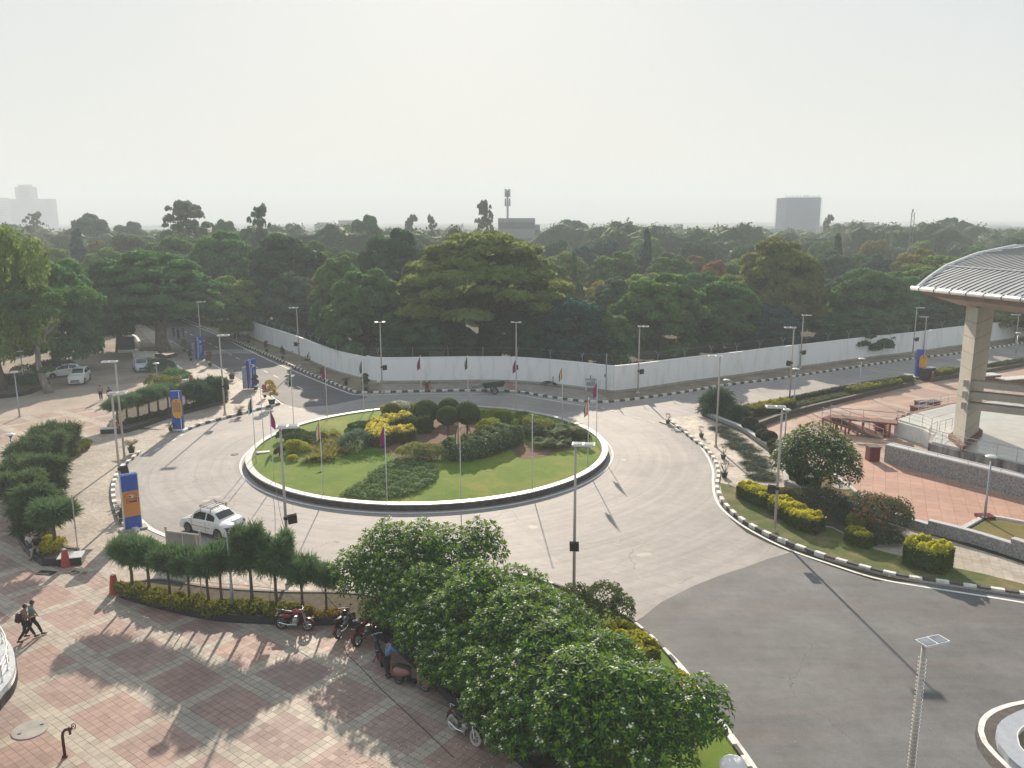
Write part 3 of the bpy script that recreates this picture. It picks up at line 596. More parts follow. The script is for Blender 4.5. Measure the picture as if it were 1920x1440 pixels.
# --- trees that stand out, near to far
T = [
 ('feather', 5, 392, 215, 88, 'light', 'tall feathery light-green tree at the left edge of the picture beside the car park'),
 ('feather', -40, 430, 200, 98, 'light', 'tree cut off by the left edge, behind the feathery light-green tree'),
 ('dome', 107, 455, 190, 100, 'mid', 'broad mid-green tree rising right behind the two white cars in the car park'),
 ('dome', 225, 470, 190, 116, 'mid', 'grey-green tree between the car park tree and the thick-trunked tree over the left road'),
 ('dome', 545, 424, 190, 137, 'dark', 'dark round-topped tree above the left stretch of the white wall'),
 ('dome', 425, 420, 160, 150, 'mid', 'tall mid-green tree behind the lamp posts of the left road'),
 ('dome', 475, 470, 140, 155, 'dark', 'dark tree overhanging the far end of the left white wall'),
 ('dome', 640, 466, 120, 117, 'mid', 'narrow tree squeezed between two dark domed trees left of centre'),
 ('dome', 742, 413, 150, 132, 'dark', 'dark domed tree with the highest crown left of the yellow-green spreading tree'),
 ('spread', 905, 431, 330, 107, 'lime', 'very wide spreading tree with sunlit yellow-green top at the centre above the wall'),
 ('dome', 690, 490, 170, 103, 'mid', 'low mid-green tree directly behind the wall left of centre'),
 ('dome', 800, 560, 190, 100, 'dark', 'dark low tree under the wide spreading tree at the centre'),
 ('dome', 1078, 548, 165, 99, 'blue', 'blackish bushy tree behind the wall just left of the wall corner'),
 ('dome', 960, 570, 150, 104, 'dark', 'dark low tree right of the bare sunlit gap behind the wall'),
 ('dome', 1235, 500, 190, 106, 'mid', 'leafy green tree behind the wall just right of the wall corner'),
 ('dome', 1350, 515, 170, 112, 'mid', 'mid-green tree behind the wall halfway along its right stretch'),
 ('dome', 1452, 429, 190, 120, 'olive', 'tall broad olive-green tree below the unfinished high-rise'),
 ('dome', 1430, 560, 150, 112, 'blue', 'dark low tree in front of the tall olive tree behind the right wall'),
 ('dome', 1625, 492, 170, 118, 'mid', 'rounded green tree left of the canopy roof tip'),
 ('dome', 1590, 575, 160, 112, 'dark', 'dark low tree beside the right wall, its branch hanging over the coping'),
 ('spread', 1765, 478, 190, 135, 'lime', 'bright green tree directly behind the tip of the canopy roof'),
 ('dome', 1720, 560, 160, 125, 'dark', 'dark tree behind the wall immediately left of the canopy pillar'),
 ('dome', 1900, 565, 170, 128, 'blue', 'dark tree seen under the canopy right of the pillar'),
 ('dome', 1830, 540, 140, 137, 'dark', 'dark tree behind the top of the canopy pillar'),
 ('sparse', 360, 379, 130, 205, 'grey', 'open-crowned tall tree breaking the skyline above the thick-trunked tree'),
 ('sparse', 495, 391, 70, 190, 'grey', 'thin-leaved tree on the skyline right of the open-crowned pair'),
 ('dome', 180, 391, 100, 270, 'grey', 'hazy domed tree, highest on the left skyline near the pale towers'),
 ('cone', 157, 433, 78, 190, 'blue', 'dark blue-green pointed tree in the hazy wood at the left'),
 ('dome', 120, 455, 100, 165, 'light', 'pale green tree below the dark blue-green pointed tree'),
 ('dome', 690, 393, 80, 235, 'mid', 'round hazy tree rising to the skyline left of the dark domed tree'),
 ('sparse', 775, 404, 45, 300, 'grey', 'small wispy tree on the skyline, left of a matching pair'),
 ('sparse', 813, 408, 36, 270, 'grey', 'small wispy tree on the skyline, right of a matching pair'),
 ('sparse', 910, 378, 52, 255, 'grey', 'tall gappy tree on the skyline beside the telecom mast building'),
 ('dome', 1074, 404, 90, 310, 'grey', 'wide hazy tree on the skyline right of the telecom mast'),
 ('cone', 1210, 432, 54, 170, 'blue', 'dark dense upright tree standing alone right of centre in the wood'),
 ('cone', 1152, 441, 36, 225, 'blue', 'hazy dark conifer, left of two below the long flat building'),
 ('cone', 1180, 441, 30, 235, 'blue', 'hazy dark conifer, right of two below the long flat building'),
 ('dome', 1090, 452, 90, 185, 'blue', 'blue-green round tree in the middle of the wood right of the spreading tree'),
 ('cone', 1075, 476, 46, 135, 'mid', 'slender pine-like tree at the right shoulder of the spreading tree'),
 ('dome', 1165, 475, 70, 165, 'rust', 'brownish-yellow tree in the middle of the wood'),
 ('dome', 1130, 520, 90, 140, 'yellow', 'yellow-green low tree in the clearing behind the wall corner'),
 ('dome', 1330, 438, 80, 215, 'grey', 'hazy grey-green tree below the right end of the long flat building'),
 ('dome', 1335, 478, 70, 145, 'rust', 'orange-tinged tree left of the tall olive tree'),
 ('cone', 1562, 442, 56, 160, 'dark', 'dark upright tree between the tall olive tree and the radio mast'),
 ('sparse', 1549, 404, 34, 330, 'grey', 'slim hazy tree on the skyline right of the unfinished high-rise'),
 ('dome', 1500, 470, 100, 150, 'mid', 'mid-green tree just right of the tall olive tree'),
 ('dome', 1255, 470, 110, 150, 'mid', 'fresh green tree in the second row right of the lone dark upright tree'),
 ('dome', 1390, 470, 90, 160, 'light', 'light green tree half hidden by the tall olive tree'),
 ('dome', 1020, 470, 120, 128, 'mid', 'green tree filling the right shoulder of the wide spreading tree'),
 ('dome', 590, 440, 110, 160, 'mid', 'tree crown between the dark round-topped tree and the dark domed tree'),
 ('dome', 330, 430, 150, 165, 'mid', 'mid-green tree behind the thick-trunked tree, under the open-crowned pair'),
 ('dome', 245, 428, 130, 200, 'grey', 'hazy round tree left of the open-crowned skyline pair'),
 ('dome', 60, 440, 130, 190, 'grey', 'hazy green tree just below the pale towers'),
 ('dome', 1680, 500, 110, 128, 'mid', 'green tree beneath the radio mast'),
 ('dome', 870, 470, 150, 135, 'mid', 'tree crown rising behind the left shoulder of the spreading tree'),
 ('dome', 1600, 470, 100, 170, 'mid', 'tree crown below the long low concrete building on the right'),
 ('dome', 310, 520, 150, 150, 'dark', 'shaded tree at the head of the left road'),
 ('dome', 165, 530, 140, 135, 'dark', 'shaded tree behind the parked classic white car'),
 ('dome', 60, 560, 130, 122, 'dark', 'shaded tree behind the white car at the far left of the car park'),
 ('dome', 1640, 432, 90, 330, 'grey', 'hazy tree in front of the long grey concrete building'),
 ('sparse', 1775, 410, 90, 300, 'grey', 'hazy tree group peak right of the radio mast'),
 ('dome', 1830, 420, 110, 290, 'grey', 'hazy round tree above the canopy roof, left'),
 ('dome', 1895, 424, 110, 310, 'grey', 'hazy round tree above the canopy roof, right'),
 ('dome', 1735, 430, 90, 270, 'grey', 'hazy round tree right beside the radio mast'),
 ('dome', 1245, 438, 110, 280, 'grey', 'hazy tree before the middle of the long flat building'),
 ('dome', 1400, 438, 90, 300, 'grey', 'hazy tree left of the unfinished high-rise'),
 ('dome', 555, 412, 60, 300, 'grey', 'hazy rounded tree on the skyline left of the small pale rooftop'),
 ('dome', 430, 402, 70, 240, 'mid', 'hazy tree on the skyline between the two tall open-crowned trees'),
 ('dome', 250, 408, 80, 290, 'grey', 'hazy skyline tree right of the highest domed one'),
 ('sparse', 75, 402, 60, 330, 'grey', 'ragged hazy tree right at the foot of the pale towers'),
 ('dome', 30, 412, 70, 300, 'grey', 'hazy tree at the left horizon before the flat-topped block'),
 ('dome', 1142, 575, 110, 100, 'mid', 'low green tree right behind the wall corner'),
 ('dome', 1010, 600, 90, 99, 'dark', 'low dark bushy tree between the spreading tree and the blackish tree'),
]
for k_, x, top, w_, Y, col, lab in T: ptree(k_, x, top, w_, Y, col, lab)
# the thick-trunked tree over the left road
b0 = G(305, 657); h0 = HY(462, b0.y, 305)
t0 = tree('spread', b0, 19.5, h0*1.0, 'mid', 'massive thick-trunked tree spreading over the left road entrance', 'banyan_tree', v=1)
mb = MB(); rr = random.Random(5)
for i in range(11):
    a = i*.571; r_ = .62; mb.tube([(r_*1.35*math.cos(a), r_*1.35*math.sin(a), -.1), (r_*math.cos(a), r_*math.sin(a), 1), (r_*.8*math.cos(a+.2), r_*.8*math.sin(a+.2), 3), (1.5*math.cos(a+.3), 1.5*math.sin(a+.3), 5.6)], [.42, .34, .3, .18], 7)
q = mb.build('trunk', M_['bark_pale'], t0, smooth=True); q.scale = (10/19.5, 10/19.5, 10/h0)
# car park tree trunk stands in front
b1 = G(93, 737); tr = empty('tree', b1, 0, 'slanting bare trunk with high forks behind the white hatchback', 'tree'); mb = MB()
hh = HY(600, b1.y, 80); mb.tube([(0, 0, 0), (-.5, 0, 1.3), (-.9, .1, 3.2), (-.7, 0, 5.3)], [.5, .38, .3, .24], 9)
for e in ((-2.5, 0, 8.5), (1.2, .3, 8.8), (-.4, 1, 9.5), (2.5, -1, 8)): mb.tube([(-.7, 0, 5.2), ((e[0]-.7)/2, e[1]/2, 6.8), e], [.2, .15, .06], 7)
mb.build('trunk', M_['bark_pale'], tr, smooth=True)
rng = np.random.default_rng(77); V, F = lobed(rng, [(rng.uniform(-3.5, 3.5), rng.uniform(-3, 3), rng.uniform(8, 11), s_, s_, s_*.7) for s_ in rng.uniform(.8, 1.7, 22)]+[(.2, -.2, 2.6, .8, .8, .4), (-.9, .2, 2.3, .7, .6, .35)], 11000, .28); c = np_mesh('crown', V, F, LEAF, tr); c.color = GRN['mid']+(1,)
# --- the wood behind the wall: further individual trees, then the far wood as one mass
MARK = [(20, 'the left edge'), (100, 'the white hatchback'), (190, 'the classic white car'), (270, 'the silver car'), (350, 'head of left road'), (432, 'second lamp post of left road'), (553, 'third lamp post of left road'), (640, 'the bend of the wall'), (713, 'the left wall lamp post'), (790, 'the leftmost back magenta flag'), (882, 'the back green flag'), (968, 'the centre wall lamp post'), (1060, 'the back tricolour flag'), (1150, 'the wall corner'), (1225, 'lamp post right of the corner'), (1300, 'the path lamp post'), (1375, 'left half of right wall'), (1482, 'the paired lamp posts'), (1560, 'the far planter lamp'), (1640, 'the wall-hanging branch'), (1725, 'the right-hand blue totem'), (1815, 'the canopy pillar'), (1895, 'the canopy opening')]
rr = random.Random(21)
for i, (x, nm) in enumerate(MARK):
    for row, (Ya, dy, tp) in enumerate(((128, 6, 500), (160, 8, 462), (195, 10, 441))):
        if row == 0 and (x < 380 or 860 < x < 900): continue
        if row == 1 and x < 60: continue
        Y = Ya+rr.uniform(-dy, dy)+(34 if x < 420 and row == 0 else 0); X = x+rr.uniform(-22, 22); c = rr.choice(['dark', 'mid', 'mid', 'grey', 'olive', 'light', 'blue'])
        ptree('dome', X, tp+rr.uniform(-9, 14), rr.uniform(95, 135)*130/Y*1.1, Y, c, '%s tree, %s row of wood, in line with %s' % ({'dark': 'dark green', 'mid': 'mid-green', 'grey': 'grey-green', 'olive': 'olive', 'light': 'light green', 'blue': 'blue-green'}[c], ('front', 'second', 'third')[row], nm), group='trees of the wood behind the white wall')
# undergrowth right behind the wall
def bush_mesh(name, seed, w, d, h, n, lf, mat_, parent=None, lob=9):
    rng = np.random.default_rng(seed); L = []
    for i in range(lob): s_ = rng.uniform(.28, .45)*min(w, d); L.append((rng.uniform(-.5, .5)*(w-s_), rng.uniform(-.5, .5)*(d-s_), rng.uniform(.3, .7)*h, s_*rng.uniform(.8, 1.2), s_, min(h*.42, s_)))
    V, F = lobed(rng, L, n, lf, jit=.8, cull=.6); V[:, 2] = np.maximum(V[:, 2], .03); return np_mesh(name, V, F, mat_, parent)
# far wood: canopies as one mass, in belts out to 2.6 km
rng = np.random.default_rng(5); P = []; Nn = []; S_ = []; CV = []; CF = []; cb = [0]
lumpf = lambda d, i: 1+.16*np.sin(d[:, :1]*7+i)+.14*np.sin(d[:, 1:2]*9+i*2)+.1*np.sin(d[:, 2:]*11)
def belt(Y0, Y1, n, htop, wid, leaf, cnt):
    for i in range(n):
        Y = rng.uniform(Y0, Y1); X = rng.uniform(-.78, .78)*Y; w = wid*rng.uniform(.7, 1.4); h = htop*rng.uniform(.62, 1.2); h = min(h, 11.0) if Y < 345 and -.05 < X/Y < .06 else h
        m = int(cnt); d = unit(rng.normal(size=(m, 3))); d[:, 2] = np.abs(d[:, 2]); lump = lumpf(d, i)
        p = np.array([X, Y, h*.45])+d*np.array([w*.5, w*.5, h*.55])*lump*rng.uniform(.86, .96, (m, 1))
        na, nb = 18, 8; A_, B_ = np.meshgrid(np.linspace(0, 2*PI, na, endpoint=False), np.linspace(-.45, PI/2, nb)); g = np.column_stack([(np.cos(A_)*np.cos(B_)).ravel(), (np.sin(A_)*np.cos(B_)).ravel(), np.sin(B_).ravel()]); CV.append(np.array([X, Y, h*.45])+g*np.array([w*.5, w*.5, h*.55])*lumpf(g, i)*.9)
        q_ = np.arange(na*(nb-1)); r0 = q_//na; c0_ = q_ % na; CF.append(np.stack([r0*na+c0_, r0*na+(c0_+1) % na, (r0+1)*na+(c0_+1) % na, (r0+1)*na+c0_], 1)+cb[0]); cb[0] += na*nb
        P.append(p); Nn.append(unit(d+rng.normal(size=(m, 3))*(.5 if Y < 450 else .22))); S_.append(np.full(m, leaf)*rng.uniform(.6, 1.4, m))
belt(212, 300, 190, 14.6, 18, .55, 850); belt(300, 450, 180, 12.3, 19, .7, 700); belt(450, 800, 260, 9, 24, 1.1, 330); belt(800, 1400, 300, 5, 36, 1.7, 240); belt(1400, 3000, 260, 4, 70, 3, 120)
P = np.concatenate(P); V, F = cards(P, np.concatenate(Nn), np.concatenate(S_)*1.5, np.concatenate(S_), rng)
CV = np.concatenate(CV); V, F = np.concatenate([CV, V]), np.concatenate([np.concatenate(CF), F+len(CV)])
far = np_mesh('woodland', V, F, LEAF); far.color = (.06, .105, .045, 1)
tag(far, 'hazy mass of distant tree canopies filling the background up to the horizon', 'woodland', kind='stuff')
V = []; F = []; rng = np.random.default_rng(8); wl = even(cr(WALLB, 2), 1.6)
PP = []
for p in wl:
    for q in range(3):
        o = Vector((rng.uniform(-1, 1), rng.uniform(1.5, 9), 0)); s_ = rng.uniform(.5, 1.3)
        if 905 > 960+FPX*(p.x+o.x)/(p.y*.98+3.6) > 880: continue
        m = 90; d = unit(rng.normal(size=(m, 3))); d[:, 2] = np.abs(d[:, 2]); PP.append(np.array([p.x+o.x, p.y+o.y, .2])+d*np.array([s_, s_, s_*1.5])*rng.uniform(.5, 1.05, (m, 1)))
PP = np.concatenate(PP); V, F = cards(PP, unit(rng.normal(size=PP.shape)), .34*rng.uniform(.6, 1.3, len(PP)), .22, rng)
ug = np_mesh('undergrowth', V, F, LEAF); ug.color = (.05, .07, .025, 1); tag(ug, 'dark tangled undergrowth along the back of the boundary wall', 'undergrowth', kind='stuff')
# ================================================================== buildings and terraces on the right
def lowwall(pts, w, h, label, capw=.08, body='granite', cap='granite_cap', name='planter_wall', z0=0.0, group=None, side=0, caph=.05):
    P = cr(pts, .6) if len(pts) > 2 else [Vector((p[0], p[1], 0)) for p in pts]; o = P[0].copy(); o.z = z0; L = [Vector((p.x-o.x, p.y-o.y, 0)) for p in P]
    root = empty(name, o, 0, label, 'wall' if 'kerb' not in name else 'kerb', group)
    ribbon(L, w, 0, h, side=side).build('wall_body', M_[body], root); ribbon(L, w+capw, h, h+caph, side=side).build('coping', M_[cap], root); return root
def railing(pts, label, h=.95, step=1.4, rails=(.95, .65, .35), z0=0.0, r=.022, name='railing', smooth=True, group=None):
    P = cr(pts, .5) if smooth else None
    P = even(P, step) if smooth else [Vector(p) for p in pts]
    zs = [p[2] if len(p) > 2 and not smooth else z0 for p in P]; o = Vector((P[0].x, P[0].y, 0)); root = empty(name, o, 0, label, 'railing', group)
    mb = MB(); Q = [Vector((p.x-o.x, p.y-o.y, z)) for p, z in zip(P, zs)]; b0 = None
    for q in Q:
        if b0 is None: b0 = MB().tube([(0, 0, 0), (0, 0, h)], r, 6).build('baluster', M_['steel'], root, loc=q)
        else: b = b0.copy(); COL.objects.link(b); b.location = q
    mb = MB(); mb.tube([q+Vector((0, 0, rails[0])) for q in Q], r*1.35, 7); mb.build('handrail', M_['steel'], root)
    mb = MB()
    for z in rails[1:]: mb.tube([q+Vector((0, 0, z)) for q in Q], r*.7, 6)
    mb.build('mid_rail', M_['steel'], root); return root
# terraces
EPZ = .10
sheet('pink_terrace', PX([(1412, 803), (1487, 776), (1600, 749), (1712, 722), (1745, 716), (1860, 697), (1990, 672), (2200, 650), (2400, 1000), (1960, 990), (1847, 971), (1830, 980), (1787, 1002), (1693, 981), (1633, 947), (1567, 893), (1472, 862)], EPZ), MEP2, EPZ, 0)
sheet('slab_terrace', PX([(1600, 862), (1657, 868), (1780, 897), (1920, 937), (2100, 980), (2100, 1010), (1960, 992), (1847, 971), (1830, 980), (1787, 1002), (1693, 981), (1633, 947), (1575, 900)], EPZ+.02), MEP, EPZ+.012)
sheet('right_footpath', PX([(1236, 790), (1262, 782), (1317, 778), (1390, 807), (1457, 857), (1478, 916), (1540, 940), (1610, 962), (1700, 990), (1800, 1020), (1897, 1050), (2000, 1085), (2060, 1133), (1960, 1122), (1870, 1109), (1800, 1099), (1700, 1084), (1640, 1071), (1560, 1049), (1500, 1028), (1455, 1010), (1420, 993), (1390, 975), (1368, 956), (1353, 936), (1346, 915), (1349, 890), (1342, 866), (1327, 846), (1300, 824), (1275, 803)], .13), MFP2, .13, 0)
sheet('grass_verge', PX([(1349, 905), (1372, 910), (1400, 930), (1480, 975), (1560, 990), (1640, 1030), (1720, 1050), (1840, 1075), (1960, 1105), (1985, 1124), (1870, 1107), (1800, 1097), (1700, 1082), (1640, 1069), (1560, 1047), (1500, 1026), (1455, 1008), (1420, 990), (1392, 973), (1371, 954), (1356, 934)], .14), patchy('verge_lawn', [(.3, (.05, .085, .02)), (.48, (.09, .12, .03)), (.6, (.20, .16, .08)), (.75, (.34, .25, .15))], .35, 1.6), .146)
sheet('shrub_bed', PX([(1395, 905), (1475, 915), (1540, 940), (1610, 963), (1700, 993), (1640, 1025), (1560, 988), (1480, 972), (1410, 935)], .14), mat('dark_soil', (.11, .09, .06), (.05, .055, .03), 2, 1, bump=.5), .152)
sheet('tree_lawn', PX([(1478, 868), (1567, 893), (1633, 947), (1690, 978), (1603, 955), (1520, 928), (1474, 910)], .12), patchy('leaf_strewn_lawn', [(.3, (.10, .10, .03)), (.5, (.17, .14, .05)), (.7, (.25, .16, .07))], .5, 3, sp=(6, .74, (.6, .58, .5))), EPZ+.02)
sheet('dry_lawn', PX([(1797, 1006), (1852, 974), (1960, 990), (2050, 1010), (2050, 1085), (1897, 1038), (1803, 1010)], .12), MGRASSD, .16, .1)
WHITEK = mat('white_stone', (.62, .62, .60), (.45, .45, .43), 4, .6)
for q in (PX([(1560, 889), (1600, 920), (1633, 948), (1690, 980)], EPZ), PX([(1787, 1003), (1826, 981), (1848, 969), (1960, 988)], EPZ), PX([(1855, 1006), (1900, 1020)], .16)): tag(ribbon(cr(q, 1), .28, EPZ, EPZ+.14).build('kerb', WHITEK), kind='structure')
# planter along the topiary row
lowwall(PX([(1317, 778), (1352, 792), (1390, 808), (1425, 832), (1457, 857), (1470, 885), (1474, 912)], .13), .28, .42, 'low stone wall beside the path, under fallen casuarina branches and round topiaries', z0=.1)
lowwall(PX([(1474, 913), (1520, 931), (1572, 945), (1604, 957)], .13), .28, .5, 'low stone wall in front of the frangipani tree', z0=.1)
lowwall(PX([(1604, 957), (1650, 969), (1694, 983), (1740, 997)], .13), .28, .5, 'low stone wall between the footpath and the pink slab terrace', z0=.1)
lowwall(PX([(1740, 996), (1820, 1017), (1897, 1041)], .13), .3, .72, 'taller stone wall between the footpath and the dry lawn', z0=.1)
lowwall(PX([(1895, 1040), (1960, 1062), (2050, 1092)], .13), .34, 1.0, 'stone wall pier at the right edge beside the footpath', z0=.1)
lowwall(PX([(1413, 803), (1487, 777), (1600, 749), (1711, 722)], EPZ), .3, .45, 'dark stone wall on the terrace side of the long roadside planter', body='darkstone', cap='darkstone', z0=.05)
lowwall(PX([(1400, 768), (1500, 748), (1590, 729), (1709, 711)], .03), .25, .45, 'dark stone wall on the road side of the long roadside planter', body='darkstone', cap='darkstone', z0=.02)
lowwall(PX([(1745, 716), (1860, 697), (1990, 675), (2200, 640)], EPZ), .3, .45, 'dark stone wall of the second roadside planter, passing behind the pillar', body='darkstone', cap='darkstone', z0=.05)
lowwall(PX([(1745, 704), (1850, 689), (1990, 665), (2200, 628)], .03), .25, .45, 'road-side wall of the second planter beyond the blue totem', body='darkstone', cap='darkstone', z0=.02)
sheet('planter_soil', PX([(1317, 779), (1400, 768), (1590, 729), (1710, 711), (1711, 721), (1600, 748), (1413, 803), (1472, 862), (1474, 910), (1457, 858), (1390, 809)], .2), patchy('planter_grass', [(.3, (.05, .07, .025)), (.55, (.10, .10, .05)), (.7, (.2, .17, .12))], .6, 3), .22)
sheet('planter_soil', PX([(1745, 705), (1850, 690), (1990, 666), (2200, 629), (2200, 639), (1990, 674), (1860, 696), (1745, 715)], .2), patchy('planter_grass_far', [(.3, (.05, .07, .025)), (.55, (.09, .10, .04)), (.7, (.2, .17, .12))], .6, 3), .22)
# long granite wall with pipe rail
W0, W1 = G(1657, 868), G(1920, 937); dW = (W1-W0).normalized(); W2 = W1+dW*14
lw = lowwall([W0, W0.lerp(W2, .5), W2], .9, 1.3, 'long speckled granite wall with pale coping above the pink slab terrace', body='granite', name='granite_wall', z0=EPZ, side=1, caph=.08)
railing([W0+Vector((-.1, .45, 0)), W0.lerp(W2, .5)+Vector((0, .45, 0)), W2+Vector((0, .45, 0))], 'low pipe rail along the top of the long speckled granite wall', h=.16, rails=(.16,), step=2.2, z0=EPZ+1.38, name='pipe_rail')
pb = empty('stone_bollard', W0+Vector((-.75, .35, EPZ)), 0, 'dark red stone block ending the long granite wall', 'bollard'); MB().box((0, 0, .55), (.8, .8, 1.1)).build('block', M_['maroon'], pb); MB().box((0, 0, 1.14), (.95, .95, .08)).build('cap', M_['darkstone'], pb)
# stage
SZ = 1.5
ST = PX([(1683, 786), (1715, 775), (1785, 758), (1860, 752), (1990, 742), (2200, 760), (2200, 940), (1985, 884), (1920, 868), (1748, 828), (1756, 812), (1735, 801), (1710, 794)], SZ)
marb = mat('white_marble', (.60, .60, .57), (.50, .50, .47), .8, .22, spec=.6, det=8)
stg = empty('stage_platform', (ST[9].x, ST[9].y, 0), 0, 'raised white marble platform with stained granite front around the canopy pillar', 'platform'); o = Vector((ST[9].x, ST[9].y, 0))
SP = [p-o for p in ST]; MB().prism(SP, SZ-.14, SZ).build('marble_floor', marb, stg)
gm_ = mat('stained_granite', (.32, .315, .31), (.06, .057, .055), 1.6, .8, bump=.6, det=11, lo=.38, hi=.62, stretch=(1, 1, .2))
def wallseg(a, b, m, name, z1=SZ-.14, th=.3, out=-.04): ribbon(offs([a, b], out), th, 0, z1, side=1).build(name, m, stg)
wallseg(SP[8], SP[9], gm_, 'granite_front'); wallseg(SP[7], SP[8], gm_, 'granite_front'); wallseg(SP[9], SP[10], gm_, 'granite_front')
ribbon(offs([SP[10], SP[11], SP[12], SP[0]], -.04), .3, 0, SZ-.14, side=1).build('white_front', M_['white'], stg)
b_ = offs([SP[10], SP[11], SP[12].lerp(SP[11], .35)], -.5); ribbon([b_[0], b_[1], b_[2]], .35, 0, .28).build('black_plinth', M_['granite_dk'], stg)
railing([p for p in (ST[0], ST[12], ST[11], ST[10])], 'steel railing along the curved white front of the platform', z0=SZ, step=1.3)
railing([ST[10], ST[9], ST[8], ST[7]], 'steel railing along the granite front of the platform', z0=SZ, step=1.35)
railing([ST[10]+Vector((.2, 0, 0)), ST[10]+Vector((1.4, .9, 0)), ST[10]+Vector((2.6, 1.6, 0))], 'short steel railing returning towards the canopy pillar', z0=SZ, step=1.0)
railing([ST[1]+Vector((.4, .2, 0)), ST[2], ST[3], ST[4]], 'steel railing at the back of the platform above the red steps', z0=SZ, step=1.3)
# red steps behind
rs = empty('red_steps', (ST[2].x, ST[2].y, 0), 0, 'red steps rising behind the white platform', 'steps'); o = Vector((ST[2].x, ST[2].y, 0))
for k in range(4):
    a = [p-o for p in (ST[1], ST[2], ST[3], ST[4])]; ribbon(cr(offs(a, .45+.5*k), 1), .48, 0, .45+.33*(3-k) if k else 1.4).build('step', M_['terracotta'], rs)
for x, y, w_ in ((1738, 768, 1.5), (1727, 778, 1.2)):
    p = G(x, y); q = empty('stone_bench', (p.x, p.y, .1), .2, 'dark red %s stone block on the terrace behind the steps' % ('upper' if w_ > 1.3 else 'lower'), 'block'); MB().box((0, 0, .35), (w_*1.5, .9, .7)).build('block', M_['maroon'], q); MB().box((0, 0, .74), (w_*1.6, 1.0, .08)).build('cap', M_['darkstone'], q)
# planter boxes far right
for i, (x, y) in enumerate(((1850, 716), (1912, 722))):
    p = G(x, y); q = empty('planter_box', (p.x, p.y, .1), .3, ('small' if i == 0 else 'large')+' brown planter box with white rim behind the pillar beams', 'planter'); s_ = 1.6 if i == 0 else 3.4
    MB().box((0, 0, .35), (s_*1.6, 1.3, .7)).build('box', M_['terracotta'], q); MB().box((0, 0, .75), (s_*1.7, 1.45, .1)).build('rim', WHITEK, q)
# steel ramp and stair
def ramp():
    A, B = G(1541, 783, 1.3), G(1570, 781, 1.3); E0, E1 = G(1655, 824, .1), G(1672, 819, .1); dirv = (E0-A); o = Vector((A.x, A.y, 0)); root = empty('steel_ramp', o, 0, 'rust-red steel access ramp on posts beside the white platform', 'ramp')
    w = Vector((B.x-A.x, B.y-A.y, 0)); w = Vector((1.0, .9, 0)).normalized()*1.5
    A2 = A+w; P0, P1, P2, P3 = A, A2, E0+w, E0
    mb = MB(); vs = [v-o for v in (P0, P1, P2, P3)]; vs2 = [v-Vector((0, 0, .16)) for v in vs]; mb.add(vs+vs2, [(3, 2, 1, 0), (4, 5, 6, 7), (0, 1, 5, 4), (1, 2, 6, 5), (2, 3, 7, 6), (3, 0, 4, 7)]); mb.build('deck', M_['terracotta'], root)
    mb = MB()
    for f in (0.02, .2, .4, .6):
        for q in (A.lerp(E0, f), A2.lerp(E0+w, f)): mb.box((q.x-o.x, q.y-o.y, (q.z-.16)/2), (.12, .12, q.z-.16))
    mb.build('support_posts', M_['redp'], root)
    railing([A, A.lerp(E0, .33), A.lerp(E0, .66), E0], 'steel handrail on the near side of the red ramp', smooth=False, h=.9, rails=(.9, .5))
    railing([A2+Vector((0, 0, 0)), A2.lerp(E0+w, .33), A2.lerp(E0+w, .66)], 'steel handrail on the far side of the red ramp', smooth=False, h=.9, rails=(.9, .5))
    # bridge to the platform
    C0 = Vector((ST[0].x, ST[0].y, 1.42)); D0 = A+Vector((1.2, .9, .1)); o = Vector((C0.x, C0.y, 0)); br = empty('steel_bridge', o, 0, 'rust-red steel footbridge from the ramp head to the white platform', 'footbridge')
    v = (D0-C0); n = Vector((-v.y, v.x, 0)).normalized()*1.3; mb = MB(); vs = [Vector(), v, v+n, n]; vs = [Vector((q.x, q.y, 1.4)) for q in vs]; vs2 = [q-Vector((0, 0, .15)) for q in vs]
    mb.add(vs+vs2, [(0, 1, 2, 3), (7, 6, 5, 4), (0, 4, 5, 1), (1, 5, 6, 2), (2, 6, 7, 3), (3, 7, 4, 0)]); mb.build('deck', M_['terracotta'], br); mb = MB()
    for f in (.1, .3, .5, .7, .9):
        for q in (v*f, v*f+n): mb.box((q.x, q.y, .65), (.12, .12, 1.25))
    mb.build('support_posts', M_['redp'], br)
    railing([C0+n, C0+v*.5+n, D0+n], 'steel handrail on the far side of the red footbridge', smooth=False, h=.9, rails=(.9, .5))
    # stair flight
    F0 = C0+v*.25; F1 = G(1652, 807, .1); st = empty('steel_stair', (F1.x, F1.y, 0), 0, 'short flight of red steel steps beneath the footbridge', 'stairs'); mb = MB()
    for k in range(6):
        q = F1.lerp(F0, k/6)-Vector((F1.x, F1.y, 0)); mb.box((q.x, q.y, .25+.2*k), (.9, 1.0, .06), .6)
    mb.build('treads', M_['redp'], st)
ramp()
# ---- canopy
TIP = Vector((32.0, 65.0, 13.0)); GA = Vector((2.9, -10.4, 0)).normalized(); GB = Vector((-GA.y, GA.x, 0)); LEN = 28.0
PR = [(0, 13.0), (1.2, 13.45), (2.4, 13.85), (4.8, 14.5), (10, 15.35), (16, 15.9), (22, 15.6), (25, 14.6), (27, 13.3), (27.4, 13.0)]
cano = empty('canopy_building', (TIP.x, TIP.y, 0), 0, 'large canopy with curved standing-seam metal roof carried on a tall stone-clad pillar', 'canopy')
roofm = mat('metal_roof', (.50, .51, .50), (.40, .41, .41), .6, .45, .35, stretch=(1, 1, 1)); seamm = mat('roof_seam', (.05, .055, .06), (.035, .04, .045), 4, .5)
def cp(s, a, z): p = GB*s+GA*a; return Vector((p.x, p.y, z))
def pz(s): return float(np.interp(s, [q[0] for q in PR], [q[1] for q in PR]))
